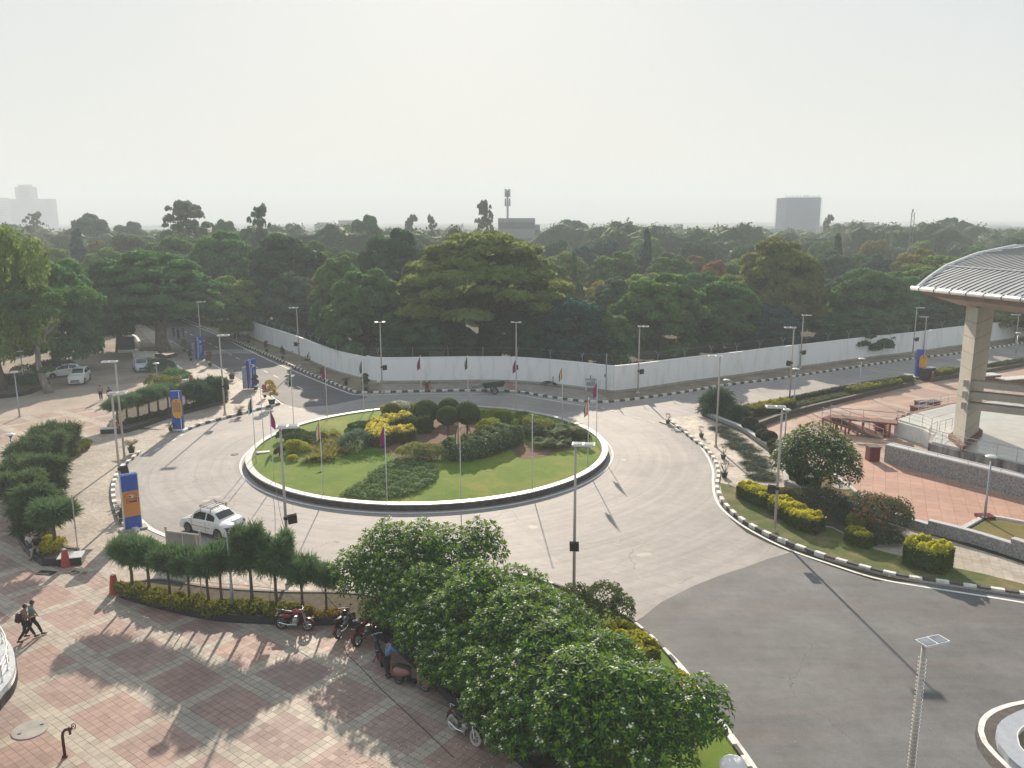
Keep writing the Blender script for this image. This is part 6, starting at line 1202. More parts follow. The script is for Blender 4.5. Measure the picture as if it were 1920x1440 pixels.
for i, (x, y, tx, ty, kd, sd, lab) in enumerate(FP):
    p = G(x, y, .45); a = math.atan2(p.y-CEN.y, p.x-CEN.x); p = Vector((CEN.x+13.62*math.cos(a), CEN.y+13.62*math.sin(a), .4)); h = 5.15
    o = empty('flagpole', p, 0, lab, 'flagpole'); MB().tube([(0, 0, -.1), (0, 0, h)], [.032, .026], 8).build('pole', M_['lamp_white'], o, smooth=True); MB().ell((0, 0, h+.02), (.05, .05, .05), 8, 6).build('finial', M_['lamp_white'], o)
    if kd: flag(h, {'mag': 'mag', 'tri': 'tri', 'dg': 'dg', 'dg2': 'dg'}[kd], i+1, sd, o)
for x, y in ((468, 838), (1105, 805), (995, 766)):
    b = IP(x, y) if x != 468 else IP(486, 846)
b = IP(493, 845); o = empty('stone_slab', (b.x, b.y, b.z), .3, 'small pale stone slab in the lawn at the left rim of the island', 'slab'); MB().box((0, 0, .05), (1.0, .4, .1)).build('slab', WHITEK, o)
# totems ---------------------------------------------------------------
def totem_frame(x0, y0, x1, y1, ty, label, z0=.05, th=.32, name='sign_totem'):
    """board whose lower front corners stand at two picture points"""
    a, b = G(x0, y0, z0), G(x1, y1, z0); c = (a+b)/2; d = b-a; rz = math.atan2(d.y, d.x); h = HZ((x0+x1)/2, (y0+y1)/2, (x0+x1)/2, ty, z0); o = empty(name, c, rz, label, 'sign'); return o, d.length, h
o, w, h = totem_frame(236, 996, 266, 990, 889, 'front blue and orange totem with maroon direction strips beside the roundabout kerb', .05)
w *= 1.12; MB().box((0, .17, h/2), (w, .30, h)).build('frame', M_['white'], o); MB().box((0, .17, .04), (w*1.5, .8, .1)).build('plinth', M_['concrete'], o)
def panel(x0, x1, z0, z1, m, name, y=-.006, par=None, t=.02): return MB().box(((x0+x1)/2, y, (z0+z1)/2), (x1-x0, t, z1-z0)).build(name, m, par)
e = w/2-.05
panel(-e, e, h*.71, h*.995, M_['blue'], 'blue_panel', par=o); panel(-e, e, 0.05, h*.245, M_['blue'], 'blue_panel', par=o); pn = panel(-e, e, h*.248, h*.707, M_['orange'], 'orange_panel', par=o)
MB().box((0, .17, h+.012), (w*.96, .28, .03)).build('blue_cap', M_['blue'], o)
for k, (zz, hh) in enumerate(((.545, .028), (.50, .028))): panel(-e*.62, e*.98, h*zz, h*(zz+hh), M_['maroon'], 'direction_strip', -.02, pn)
def text(body, size, loc, rot, m, parent, name='lettering', ax='LEFT'):
    cu = bpy.data.curves.new(name, 'FONT'); cu.body = body; cu.size = size; cu.align_x = ax; cu.extrude = .004; cu.materials.append(m); o_ = bpy.data.objects.new(name, cu); COL.objects.link(o_); dg_ = bpy.context.evaluated_depsgraph_get(); me = bpy.data.meshes.new_from_object(o_.evaluated_get(dg_)); bpy.data.objects.remove(o_)
    q = bpy.data.objects.new(name, me); COL.objects.link(q); q.parent = parent; q.location = loc; q.rotation_euler = rot
    if not me.materials: me.materials.append(m)
    return q
mb = MB()
for k in range(11): mb.box((-e*.5+k*e*.1, -.036, h*.559), (e*.06, .012, h*.008)); mb.box((-e*.5+k*e*.1, -.036, h*.514), (e*.06 if k < 4 else .001, .012, h*.008))
mb.box((e*.80, -.036, h*.559), (e*.13, .012, h*.013)); mb.box((e*.80, -.036, h*.514), (e*.13, .012, h*.013)); mb.build('lettering', M_['white'], pn)
def disc(x, z, r0, r1, m, name, par, y=-.025, n=28, a0=0, a1=2*PI):
    vs = []; fs = []; k = n
    for i in range(k+1): a = a0+(a1-a0)*i/k; vs += [(x+r0*math.cos(a), y, z+r0*math.sin(a)), (x+r1*math.cos(a), y, z+r1*math.sin(a))]
    for i in range(k): fs.append((2*i, 2*i+1, 2*i+3, 2*i+2))
    mb = MB(); mb.add(vs, fs); return mb.build(name, m, par)
panel(-e*.22, e*.30, h*.588, h*.632, M_['white'], 'emblem_plate', -.02, pn); disc(-e*.1, h*.610, 0, h*.017, M_['maroon'], 'emblem', pn, -.04); disc(e*.14, h*.61, 0, h*.013, M_['amber'], 'emblem', pn, -.04); disc(0, h*.575, e*.78, e*.83, M_['maroon'], 'emblem_arc', pn, -.026, a0=.25, a1=PI-.25)
def pill(w_, h_, z, m, par, name='amber_panel', y=-.03, x=0):
    pts = []; r_ = w_/2
    for i in range(13): a = PI*i/12; pts.append((x+r_*math.cos(a), z+h_/2-r_*.8+r_*.8*math.sin(a)))
    for i in range(13): a = PI+PI*i/12; pts.append((x+r_*math.cos(a), z-h_/2+r_*.8+r_*.8*math.sin(a)))
    n = len(pts); mb = MB(); mb.slab(pts, (1, 0, 0), (0, 0, 1), (0, 1, 0), (0, y-.03, 0), .05); return mb.build(name, m, par)
def blue_totem(x0, y0, x1, y1, ty, label, rows, px=.18, z0=.1, name='sign_totem'):
    o, w, h = totem_frame(x0, y0, x1, y1, ty, label, z0); MB().box((0, .16, h/2), (w, .3, h)).build('body', M_['blue'], o); panel(w*.32, w*.39, .02, h*.99, M_['white'], 'white_stripe', par=o); panel(w*.42, w*.47, .02, h*.6, M_['maroon'], 'maroon_stripe', par=o); MB().box((0, .16, .06), (w*1.5, .7, .14)).build('plinth', M_['white'], o)
    pl = pill(w*.86, h*.49, h*.56, M_['amber'], o, x=w*px)
    for k in range(rows): q = MB(); q.box((w*px, -.07, h*(.70-.05*k) if rows > 2 else h*.70), (w*.66, .02, h*.024)); s_ = q.build('maroon_strip', M_['maroon'], pl)
    mb = MB()
    for k in range(rows):
        for i in range(7): mb.box((w*px-w*.26+i*w*.085, -.085, h*(.70-.05*k) if rows > 2 else h*.70), (w*.045, .01, h*.008))
    mb.build('lettering', M_['white'], pl); disc(w*px, h*.755, 0, w*.07, M_['terracotta'], 'emblem', pl, -.07); return o
blue_totem(324, 807, 344, 807, 733, 'blue totem with amber rounded panel and maroon strips at the left footpath', 5, .08)
blue_totem(1716, 708, 1732, 708, 655, 'blue totem with amber rounded panel beside the right far road', 1, .22)
def curved_totem(x0, y0, x1, y1, ty, label):
    o, w, h = totem_frame(x0, y0, x1, y1, ty, label, .1); w = max(w, 1.1); pts = [(-w/2, 0), (w*.42, 0)]+[(w/2*(1-.12*math.sin(t*PI)), h*t) for t in (.2, .4, .6, .8, 1.0)]+[(-w*.5, h*.93)]; mb = MB(); mb.slab(pts, (1, 0, 0), (0, 0, 1), (0, 1, 0), (0, 0, 0), .3); mb.build('body', M_['blue'], o)
    mb = MB(); c = [(-w*.16+w*.16*math.sin(t*2.6), h*t) for t in np.linspace(0, .97, 12)]; mb.tube([(a, -.012, b) for a, b in c], .03, 4); mb.build('white_curve', M_['white'], o); mb = MB(); mb.tube([(a-w*.12, -.012, b) for a, b in c], .022, 4); mb.build('white_curve', M_['white'], o)
    MB().box((-w*.38, -.01, h*.45), (w*.08, .02, h*.85)).build('maroon_stripe', M_['maroon'], o); mb = MB(); mb.box((-w*.72, .2, h*.36), (w*.4, .14, h*.72)); mb.build('grey_wing', M_['galv'], o)
    pl = pill(w*.55, h*.10, h*.76, M_['white'], o, 'emblem_plate', x=w*.15); disc(w*.02, h*.76, 0, w*.1, M_['maroon'], 'emblem', pl, -.075); mb = MB()
    for k in range(14): mb.box((w*.2, -.01, h*(.6-.024*k)), (w*.05, .02, h*.014)); mb.box((w*.32, -.01, h*(.58-.02*k)), (w*.035, .02, h*.01))
    mb.build('lettering', M_['white'], o)
curved_totem(465, 729, 482, 728, 672, 'curved blue totem with white swoosh at the mouth of the left road')
curved_totem(368, 674, 381, 674, 630, 'second curved blue totem farther up the left road')
# barrier screen by the road
A, B = G(316, 1052), G(379, 1060); d = B-A; o = empty('barrier_screen', A, math.atan2(d.y, d.x), 'grey sheet barrier screen between steel posts in front of the white taxi', 'screen'); Lb = d.length; hb = HZ(316, 1052, 315, 990)
for xx in (0, Lb): MB().tube([(xx, 0, 0), (xx, 0, hb)], .05, 8).ell((xx, 0, hb+.04), (.07, .07, .07), 8, 6).build('post', M_['post'], o)
MB().box((Lb/2, 0, hb*.5), (Lb-.14, .03, hb*.8)).build('sheet', mat('grey_sheet', (.27, .27, .25), (.22, .22, .2), 2), o); mb = MB(); mb.box((Lb/2, 0, hb*.92), (Lb-.1, .05, .06)); mb.box((Lb/2, -.03, hb*.5), (.05, .03, hb*.8)); mb.box((Lb-.22, -.03, hb*.5), (.04, .03, hb*.8)); mb.build('rail', M_['steel'], o)
# red bollard cones
def cone(x, y, ty, label):
    b = G(x, y, .02); h = HZ(x, y, x, ty, .02); o = empty('red_bollard', b, .3, label, 'bollard'); MB().lathe((0, 0, 0), [(.26, 0), (.25, .05), (.2, h*.5), (.15, h*.93), (.13, h)], 9).build('body', M_['redp'] if False else mat('bollard_red', (.40, .07, .045), (.33, .055, .04), 4, .6), o, sharp=30); MB().ell((0, 0, h+.01), (.1, .1, .09), 10, 8).build('knob', M_['white'], o, smooth=True); return o
cone(215, 1111, 1077, 'red tapered bollard at the left tip of the front planter'); cone(124, 1062, 1030, 'red tapered bollard beside the two seated people'); cone(219, 809, 790, 'red tapered bollard at the left end of the middle planter'); cone(153, 838, 824, 'small red bollard at the tip of the crescent planter'); cone(359, 716, 703, 'red bollard at the end of the white kerb'); cone(1748, 712, 698, 'red bollard beside the blue totem of the right road')
b = G(1738, 711); o = empty('black_box', (b.x, b.y, .05), .3, 'black cabinet between the blue totem and the red bollard', 'cabinet'); MB().box((0, 0, .65), (1.6, .7, 1.3)).build('cabinet', M_['black'], o); MB().box((0, 0, 1.33), (1.7, .8, .06)).build('lid', M_['galv'], o)
b = G(205, 812); o = empty('stone_block', (b.x, b.y, .02), .2, 'low black stone block beside the middle planter bollard', 'block'); MB().box((0, 0, .2), (1.3, .6, .4)).build('block', M_['granite_dk'], o); MB().box((0, 0, .42), (1.35, .65, .04)).build('top', M_['granite_cap'], o)
b = G(135, 1056); o = empty('stone_block', (b.x, b.y, .02), .25, 'black stone block with grey top between bollard and thin pole', 'block'); MB().box((0, 0, .22), (1.2, .9, .44)).build('block', M_['granite_dk'], o); MB().box((0, 0, .46), (1.24, .95, .04)).build('top', M_['granite_cap'], o)
# plants in pots
def potplant(x, y, kind, label, s=1.0, pot='potgreen', z0=.15, col=None, seed=1):
    b = G(x, y, z0); o = empty('potted_plant', (b.x, b.y, z0), seed, label, 'potted plant'); MB().lathe((0, 0, 0), [(.17*s, 0), (.24*s, .34*s), (.26*s, .36*s), (.26*s, .42*s), (.22*s, .42*s)], 14).build('pot', M_[pot], o, smooth=True, sharp=40); rng = np.random.default_rng(seed)
    if kind == 'palm':
        t = palm(Vector((0, 0, 0)), .85*s, 15, col or (.12, .13, .05), None, 'leaves', stem=.15, z0=.36*s, seed=seed, el0=(.2, 1.3)); del t['category']; t.parent = o
        f = [c for c in COL.objects if c.parent == t]
        for c in f: c.parent = o; c.location = (0, 0, .36*s)
        bpy.data.objects.remove(t)
    elif kind == 'bush':
        V, F = lobed(rng, [(rng.uniform(-.15, .15)*s, rng.uniform(-.15, .15)*s, (.7+.25*i)*s, .3*s, .3*s, .28*s) for i in range(4)], 800, .12*s); c = np_mesh('foliage', V, F, LEAF, o); c.color = (col or (.06, .1, .03))+(1,)
    else:
        mb = MB()
        for i in range(9): a = rng.uniform(0, 6.3); e = Vector((.35*math.cos(a), .35*math.sin(a), rng.uniform(.7, 1.15)))*s; mb.tube([(0, 0, .38*s), tuple(e*.55+Vector((0, 0, .2*s))), tuple(e+Vector((0, 0, .1)))], [.02*s, .014*s, .006*s], 5)
        mb.build('twigs', M_['terracotta'], o); V, F = lobed(rng, [(0, 0, 1.0*s, .32*s, .32*s, .2*s)], 50, .1*s, shell=(.3, 1)); c = np_mesh('foliage', V, F, LEAF, o); c.color = (.16, .09, .05, 1)
    return o
PP_ = [(450, 779, 'palm', 'potted palm at the footpath kerb, right of the lamp post', 1.0, (.16, .13, .06)), (510, 759, 'bush', 'tall yellow croton in a green pot at the kerb tip', 1.5, (.38, .30, .07)), (497, 745, 'bush', 'potted plant with pink-red top left of the yellow croton', .8, (.35, .08, .10)), (480, 731, 'bush', 'dark potted shrub at the foot of the near curved totem', 1.0, (.06, .06, .04)), (435, 711, 'palm', 'potted palm on the left footpath edge, beyond the curved totem', 1.4, (.06, .08, .03)), (394, 686, 'bush', 'reddish potted shrub between the two curved totems', 1.1, (.16, .08, .05)), (358, 676, 'bush', 'dark potted plant left of the farther curved totem', .9, (.05, .07, .03)), (346, 660, 'bush', 'yellowish potted plant farthest up the left footpath', 1.1, (.22, .20, .06)), (247, 849, 'palm', 'potted palm beside the kerb gap lamp post', 1.15, (.15, .13, .06)), (320, 808, 'palm', 'small potted palm left of the blue and amber totem', .75, (.06, .08, .03)), (229, 972, 'palm', 'dark potted palm between the lamp post and the orange totem', 1.0, (.05, .07, .04)), (801, 729, 'palm', 'potted palm in front of the wall left of centre', .9, (.05, .07, .03)), (686, 734, 'bush', 'bushy potted plant at the left wall bend', 1.2, (.07, .09, .04)), (649, 722, 'palm', 'small palm in a pot left of the wall bend', .9, (.05, .07, .03)), (604, 700, 'palm', 'brownish potted palm on the left verge near the magenta flag', .9, (.14, .10, .05)), (530, 673, 'bush', 'dark potted shrub on the left verge, third from the bend', .9, (.05, .05, .03)), (500, 659, 'bush', 'brownish potted shrub on the left verge, fourth from the bend', .9, (.12, .07, .04)), (466, 643, 'bush', 'potted shrub on the left verge at the thin dark pole', .8, (.05, .06, .03)), (403, 612, 'palm', 'large dark potted palm on the left verge', 1.2, (.05, .06, .03)), (375, 604, 'bush', 'dark potted plant far up the left verge', .9, (.04, .05, .03)), (1252, 794, 'twig', 'potted twiggy plant at the start of the right kerb', .85, None), (1315, 820, 'twig', 'potted twiggy plant beside the right footpath lamp post', .85, None), (1356, 860, 'twig', 'potted bare plant in the middle of the right kerb', .85, None), (1358, 895, 'twig', 'potted reddish plant nearest the right lawn', 1.0, None)]
for i, (x, y, kd, lab, s_, c_) in enumerate(PP_): potplant(x, y, kd, lab, s_, 'potgreen' if 'front of the wall' not in lab else 'terracotta', .13, c_, 200+i)
# far buildings
FARC = mat('far_concrete', (.34, .36, .36), (.28, .30, .31), .05, .9); FARG = mat('far_tower', (.30, .36, .42), (.24, .29, .35), .05, .8); WIN = mat('far_window', (.18, .20, .21), (.13, .15, .16), 1, .3)
def farb(x0, x1, ty, Y, label, name='building', m=FARC, depth=20, blocks=(), floors=0, cols=0, wm=WIN, cat='building'):
    X0, X1 = AT(x0, Y), AT(x1, Y); h = HY(ty, Y, (x0+x1)/2); o = empty(name, ((X0+X1)/2, Y, 0), 0, label, cat); w = X1-X0; MB().box((0, depth/2, h/2), (w, depth, h)).build('wall', m, o)
    for bx0, bx1, bty in blocks: a, b = AT(bx0, Y), AT(bx1, Y); hh = HY(bty, Y, (bx0+bx1)/2); MB().box(((a+b)/2-(X0+X1)/2, depth/2, (h+hh)/2), (b-a, depth*.8, hh-h)).build('roof_block', m, o)
    if floors:
        for k in range(floors): MB().box((0, -.02, h*(k+.55)/floors), (w*.94, .2, h/floors*.4)).build('window_band', wm, o)
    return o, h, w
farb(24, 105, 373, 1500, 'pale hazy stepped tower cluster on the left horizon', 'tower_block', FARG, 14, ((37, 72, 350), (44, 64, 346)), 14, 12)
farb(-40, 18, 371, 1560, 'hazy flat-topped block cut by the left edge on the horizon', 'tower_block', FARG, 14, (), 12, 8)
o, h, w = farb(1471, 1535, 371, 650, 'unfinished blue-grey high-rise wrapped in netting, above the right-hand wood', 'high_rise', mat('netting', (.09, .20, .36), (.07, .17, .31), .1, .9), 24)
mb = MB()
for k in range(22): mb.box((0, 12, h*(k+1)/22.0), (w+1.8, 26, .35))
mb.build('floor_slab', FARC, o); mb = MB(); rr = random.Random(3)
for k in range(26): mb.box((-w/2+w*k/25, 3, h+rr.uniform(.2, 1.0)), (.4, .4, rr.uniform(1, 3)))
mb.build('rebar_column', FARC, o)
MST = farb(935, 1004, 409, 330, 'grey-green hazy building carrying the telecom mast', 'building', FARC, 20, ((877+58, 0+1003, 409),), 3, 8)
farb(1003, 1013, 421, 332, 'low side wing at the right of the telecom mast building', 'building', FARC, 15, (), 2, 2)
farb(1100, 1345, 429, 470, 'very long flat-roofed hazy building right of centre', 'building', FARC, 25, ((1182, 1196, 424), (1276, 1281, 420)), 2, 30)
farb(1562, 1712, 425, 520, 'long low grey concrete building beside the unfinished high-rise', 'building', mat('far_dark_concrete', (.20, .20, .20), (.16, .16, .16), .1), 30, ((1592, 1650, 420), (1612, 1640, 417), (1668, 1690, 422)), 2, 22)
farb(592, 634, 420, 600, 'small pale rooftop left of the round skyline tree', 'building', FARC, 20, ((596, 612, 417),), 1, 4); farb(637, 660, 413, 620, 'small pale block on the skyline at the round tree', 'building', FARC, 20)
# telecom mast
def mast(x, ty, Y, base, label, r0=.5):
    o = empty('telecom_mast', (AT(x, Y), Y, 0), 0, label, 'mast'); z1 = HY(ty, Y, x); z0 = base; MB().tube([(0, 0, 0), (0, 0, z1-1)], [r0, r0*.7], 8).build('mast_pole', M_['galv'], o)
    for lv, zz in ((0, z1-2.0), (1, z1-5.6)):
        for k in range(6): a = k*PI/3+lv*.4; MB().box((.95*math.cos(a), .95*math.sin(a), zz), (.45, .35, 3.0), a, top=.8).build('antenna_panel', M_['lamp_white' if False else 'galv'], o)
mast(953, 352, 331, 0, 'telecom mast with clustered antenna panels on the hazy building')
def lattice(x, ty, by, Y, label, s=.55):
    o = empty('radio_mast', (AT(x, Y), Y, 0), 0, label, 'mast'); z1 = HY(ty, Y, x); mb = MB(); P_ = [(-s, -s), (s, -s), (0, s)]; n = 16
    for a in P_: mb.tube([(a[0]*1.3, a[1]*1.3, 0), (a[0]*.7, a[1]*.7, z1)], .07, 4)
    for k in range(n):
        za, zb_ = z1*k/n, z1*(k+1)/n
        for i in range(3): p, q = P_[i], P_[(i+1) % 3]; mb.tube([(p[0], p[1], za), (q[0], q[1], zb_)], .035, 3)
    mb.build('lattice', mat('mast_red_grey', (.25, .20, .20), (.3, .3, .3), .2), o); MB().box((0, 0, z1+.4), (.25, .25, .8)).build('beacon', M_['galv'], o)
lattice(1697, 399, 480, 190, 'slim lattice radio mast above the wood, left of the canopy roof', .45)
b = empty('distant_flagpole', (AT(870, 420), 420, 0), 0, 'tiny distant flag waving over the wood left of the telecom mast', 'flagpole'); hf = HY(418, 420, 870); MB().tube([(0, 0, 0), (0, 0, hf)], .1, 6).build('pole', M_['galv'], b); mb = MB(); mb.add([(0, 0, hf), (0, 0, hf-2.6), (-1.6, .2, hf-3.4), (-2.8, .1, hf-3.0), (-1.3, .1, hf-1.2)], [(0, 1, 2, 3, 4)]); mb.build('flag', M_['lamp_white'], b)
# ================================================================== vehicles
def wheel(c, r, w, parent, ym, spokes=5, name='wheel', tm='rubber', rimm='rim'):
    o = bpy.data.objects.new(name, None); COL.objects.link(o); o.parent = parent; o.location = c; o.empty_display_size = .1
    def rev(prof, n=24):
        vs = []; fs = []
        for rr_, y in prof:
            for k in range(n): a = 2*PI*k/n; vs.append((rr_*math.cos(a), y, rr_*math.sin(a)))
        m = len(prof)
        for i in range(m):
            for k in range(n): k2 = (k+1) % n; j = (i+1) % m; fs.append((i*n+k, j*n+k, j*n+k2, i*n+k2))
        q = MB(); q.add(vs, fs); return q
    rev([(r*.68, -w/2), (r*.9, -w/2), (r, -w*.3), (r, w*.3), (r*.9, w/2), (r*.68, w/2)]).build('tyre', M_[tm], o, smooth=True)
    q = rev([(r*.60, -w*.42), (r*.69, -w*.46), (r*.69, w*.46), (r*.60, w*.42)])
    for k in range(spokes):
        a = 2*PI*k/spokes; q.box((0, 0, 0), (r*.62, w*.35, r*.13), M=Matrix.Rotation(a, 4, 'Y') @ Matrix.Translation((r*.32, 0, 0)))
    q.tube([(0, -w*.4, 0), (0, w*.4, 0)], r*.14, 8); q.build('rim', M_[rimm], o); return o
def paint(name, c): return mat(name, c, tuple(x*.9 for x in c), 1, .3, spec=.5, coat=.6)
CARS = {'sedan': dict(L=4.0, W=1.70, belt=[(0, .80), (.12, .98), (.6, 1.02), (1.2, .99), (2.9, .93), (3.3, .88), (3.75, .76), (3.95, .62), (4, .5)], roof=[(.62, 1.04), (1.15, 1.42), (1.7, 1.53), (2.3, 1.51), (2.75, 1.22), (3.15, .93)], wx=(.75, 3.2), wr=.31, sw=((.98, 1.62), (1.72, 2.72))),
 'hatch': dict(L=3.85, W=1.70, belt=[(0, .75), (.08, .98), (.5, 1.02), (2.8, .93), (3.2, .88), (3.6, .76), (3.8, .60), (3.85, .5)], roof=[(.06, 1.02), (.4, 1.40), (1.1, 1.51), (1.9, 1.50), (2.5, 1.25), (3.0, .93)], wx=(.62, 3.1), wr=.31, sw=((.55, 1.28), (1.38, 2.55))),
 'suv': dict(L=4.0, W=1.78, belt=[(0, .85), (.06, 1.1), (.5, 1.14), (2.8, 1.08), (3.3, 1.04), (3.75, .95), (3.95, .75), (4, .6)], roof=[(.05, 1.14), (.3, 1.55), (1.0, 1.66), (2.0, 1.64), (2.5, 1.42), (2.95, 1.09)], wx=(.68, 3.22), wr=.36, sw=((.5, 1.28), (1.38, 2.55))),
 'classic': dict(L=4.3, W=1.66, belt=[(0, .6), (.2, .85), (.9, 1.0), (2.9, 1.0), (3.4, .98), (4.0, .88), (4.25, .7), (4.3, .5)], roof=[(.75, 1.0), (1.2, 1.42), (1.8, 1.56), (2.3, 1.54), (2.75, 1.28), (2.95, 1.02)], wx=(.85, 3.45), wr=.33, sw=((1.05, 1.65), (1.75, 2.6)))}
def car(kind, rear, front, label, pm, rack=False, stripe=False, z0=.03):
    K = CARS[kind]; L, W = K['L'], K['W']; d = (front-rear); d.z = 0; d.normalize(); o = empty('car', (rear.x+d.x*L/2, rear.y+d.y*L/2, z0), math.atan2(d.y, d.x), label, 'car'); hw = W/2
    bx, bz = zip(*K['belt']); rx, rz = zip(*K['roof']); be = lambda x: float(np.interp(x, bx, bz)); ro = lambda x: float(np.interp(x, rx, rz)) if rx[0] <= x <= rx[-1] else be(x)
    def zb(x):
        z = .22
        for q in K['wx']:
            if abs(x-q) < K['wr']*1.14: z = max(z, K['wr']+math.sqrt(max(0, (K['wr']*1.14)**2-(x-q)**2)))
        return min(z, be(x)-.12)
    def wd(x): t = abs(x/L-.5)*2; return hw*(1-.16*max(0, (t-.72)/.28)**1.6)
    xs = sorted(set([round(v, 3) for v in np.linspace(0, L, 57)]+list(rx))); rings = []
    for x in xs:
        b, r_, w, z = be(x), ro(x), wd(x), zb(x); g = max(0, r_-b); c = min(1, g/.5)
        h_ = [(w*.95, z), (w*.995, z+(b-z)*.3), (w, z+(b-z)*.62), (w*.975, b-.03), (w*.93, b), (w*(.93-.10*c), b+g*.45+.012), (w*(.86-.13*c), b+g*.9+.025), (w*(.70-.10*c), r_+.035), (w*.3, r_+.055)]
        rings.append([(x-L/2, y, zz) for y, zz in h_]+[(x-L/2, -y, zz) for y, zz in h_[::-1]])
    n = len(rings[0]); vs = [v for q in rings for v in q]; fs = []
    for i in range(len(rings)-1):
        for k in range(n): k2 = (k+1) % n; fs.append((i*n+k, i*n+k2, (i+1)*n+k2, (i+1)*n+k))
    fs += [tuple(range(n))[::-1], tuple((len(rings)-1)*n+k for k in range(n))]
    mb = MB(); mb.add(vs, fs); body = mb.build('body', pm, o, smooth=True, sharp=38)
    def sp(x, t, sg): b, r_, w = be(x), ro(x), wd(x); g = r_-b; c = min(1, g/.5); y = w*(.93-.02*0)+(w*(.86-.13*c)-w*.93)*t/.9 if True else 0; return (x-L/2, sg*(y+.012), b+g*t+.02)
    for sg in (-1, 1):
        for x0, x1 in K['sw']:
            mb = MB(); m = 9; vs = []
            for i in range(m): x = x0+(x1-x0)*i/(m-1); g = ro(x)-be(x); t1 = .82 if g > .2 else .5; vs += [sp(x, .08, sg), sp(x, t1, sg)]
            mb.add(vs, [(2*i, 2*i+2, 2*i+3, 2*i+1) if sg < 0 else (2*i, 2*i+1, 2*i+3, 2*i+2) for i in range(m-1)]); mb.build('side_window', M_['glass'], o)
    def glass(x0, x1, nm):
        m = 6; mb = MB(); vs = []
        for i in range(m):
            x = x0+(x1-x0)*i/(m-1); g = max(0, ro(x)-be(x)); c = min(1, g/.5); w = wd(x)*(.70-.08*c)
            for y in (-w, -w*.5, 0, w*.5, w): vs.append((x-L/2+(.012 if x1 > L*.5 else -.012), y, ro(x)+.07-.02*abs(y/w)))
        for i in range(m-1):
            for k in range(4): mb.f.append((i*5+k, (i+1)*5+k, (i+1)*5+k+1, i*5+k+1)); mb.m.append(0)
        mb.v = vs; mb.build(nm, M_['glass'], o)
    glass(rx[-3]+.12, rx[-1]-.12, 'windshield'); glass(rx[0]+.10, rx[1]-.04, 'rear_window')
    for q in K['wx']:
        for sg in (-1, 1): wheel((q-L/2, sg*(hw-.10), K['wr']), K['wr'], .19, o, 1)
        MB().box((q-L/2, 0, K['wr']+.1), (K['wr']*2.1, W*.86, K['wr']*1.3)).build('wheel_well', M_['black'], o)
    MB().box((0, 0, .3), (L*.86, W*.84, .16)).build('underbody', M_['black'], o)
    xf, xr = L/2, -L/2; zl = be(L-.15)
    for sg in (-1, 1):
        MB().ell((xf-.20, sg*hw*.68, zl-.10), (.17, .19, .085), 10, 8).build('headlight', mat('headlight_lens', (.5, .52, .54), (.4, .4, .42), 3, .15), o, smooth=True)
        MB().ell((xr+.13, sg*hw*.76, be(.1)-.12), (.14, .17, .12), 10, 8).build('taillight', mat('tail_lens', (.35, .02, .02), (.28, .01, .015), 3, .25), o, smooth=True)
        mm = MB(); mm.ell((L*.5-(L-rx[-1])-.30, sg*(hw+.07), be(rx[-1]-.3)+.06), (.07, .10, .07), 8, 6); mm.build('wing_mirror', pm, o, smooth=True)
        for x in (K['sw'][0][1]+.05, K['sw'][1][1]+.10): MB().box((x-L/2, sg*(wd(x)+.002), .62), (.012, .01, .52)).build('door_gap', M_['black'], o)
        for x in (K['sw'][0][0]+.35, K['sw'][1][0]+.3): MB().box((x-L/2, sg*(wd(x)+.012), be(x)-.12), (.16, .02, .03)).build('door_handle', M_['chrome'], o)
    MB().box((xf-.02, 0, .52), (.06, W*.5, .16)).box((xf-.02, 0, .33), (.05, W*.6, .08)).build('grille', M_['black'], o)
    MB().box((xr-.005, 0, .56 if kind != 'sedan' else .72), (.03, .46, .12)).build('number_plate', M_['amber'] if rack else M_['white'], o)
    MB().box((xr+.0, 0, .36), (.08, W*.8, .10)).build('rear_bumper', M_['black'], o)
    if rack:
        mb = MB(); zr = 1.70; x0, x1 = 1.25-L/2, 2.35-L/2
        for sg in (-1, 1): mb.tube([(x0, sg*.55, zr), (x1, sg*.55, zr)], .018, 6); mb.tube([(x0, sg*.55, zr+.09), (x1, sg*.55, zr+.09)], .012, 6)
        for i in range(5): x = x0+(x1-x0)*i/4; mb.tube([(x, -.55, zr), (x, .55, zr)], .014, 6)
        for x in (x0, x1):
            mb.tube([(x, -.55, zr+.09), (x, .55, zr+.09)], .012, 6)
            for sg in (-1, 1): mb.tube([(x+(.15 if x < 0 else -.15), sg*.66, 1.42), (x+(.15 if x < 0 else -.15), sg*.55, zr), (x, sg*.55, zr+.09)], .016, 6)
        mb.build('roof_rack', M_['black'], o)
    if stripe:
        for sg in (-1, 1): MB().box((.05, sg*(hw+.004), .60), (1.5, .008, .05)).build('orange_stripe', M_['orange'], o)
    return o
WP = paint('white_car_paint', (.74, .75, .74)); SP_ = paint('silver_car_paint', (.40, .44, .49)); OW = paint('cream_car_paint', (.62, .62, .58))
car('sedan', G(445, 1008), G(348, 985), 'white taxi sedan with roof rack driving on the roundabout', WP, True, True)
car('hatch', G(153, 703), G(88, 709), 'white hatchback seen side-on behind the compact crossover', WP)
car('suv', G(158, 711), G(138, 726), 'white compact crossover facing the camera in the car park', WP)
car('hatch', G(262, 690), G(274, 706), 'silver-blue hatchback parked alone near the white kerb', SP_)
car('suv', G(50, 624), G(54, 637), 'white car standing in the shade at the far left of the car park', OW)
car('classic', G(192, 628), G(186, 613), 'old-style white rounded saloon in the shade at the back of the car park', OW)
car('hatch', G(2, 650), G(14, 676), 'dark car partly hidden under the tree at the left edge', paint('dark_car_paint', (.03, .035, .05)))
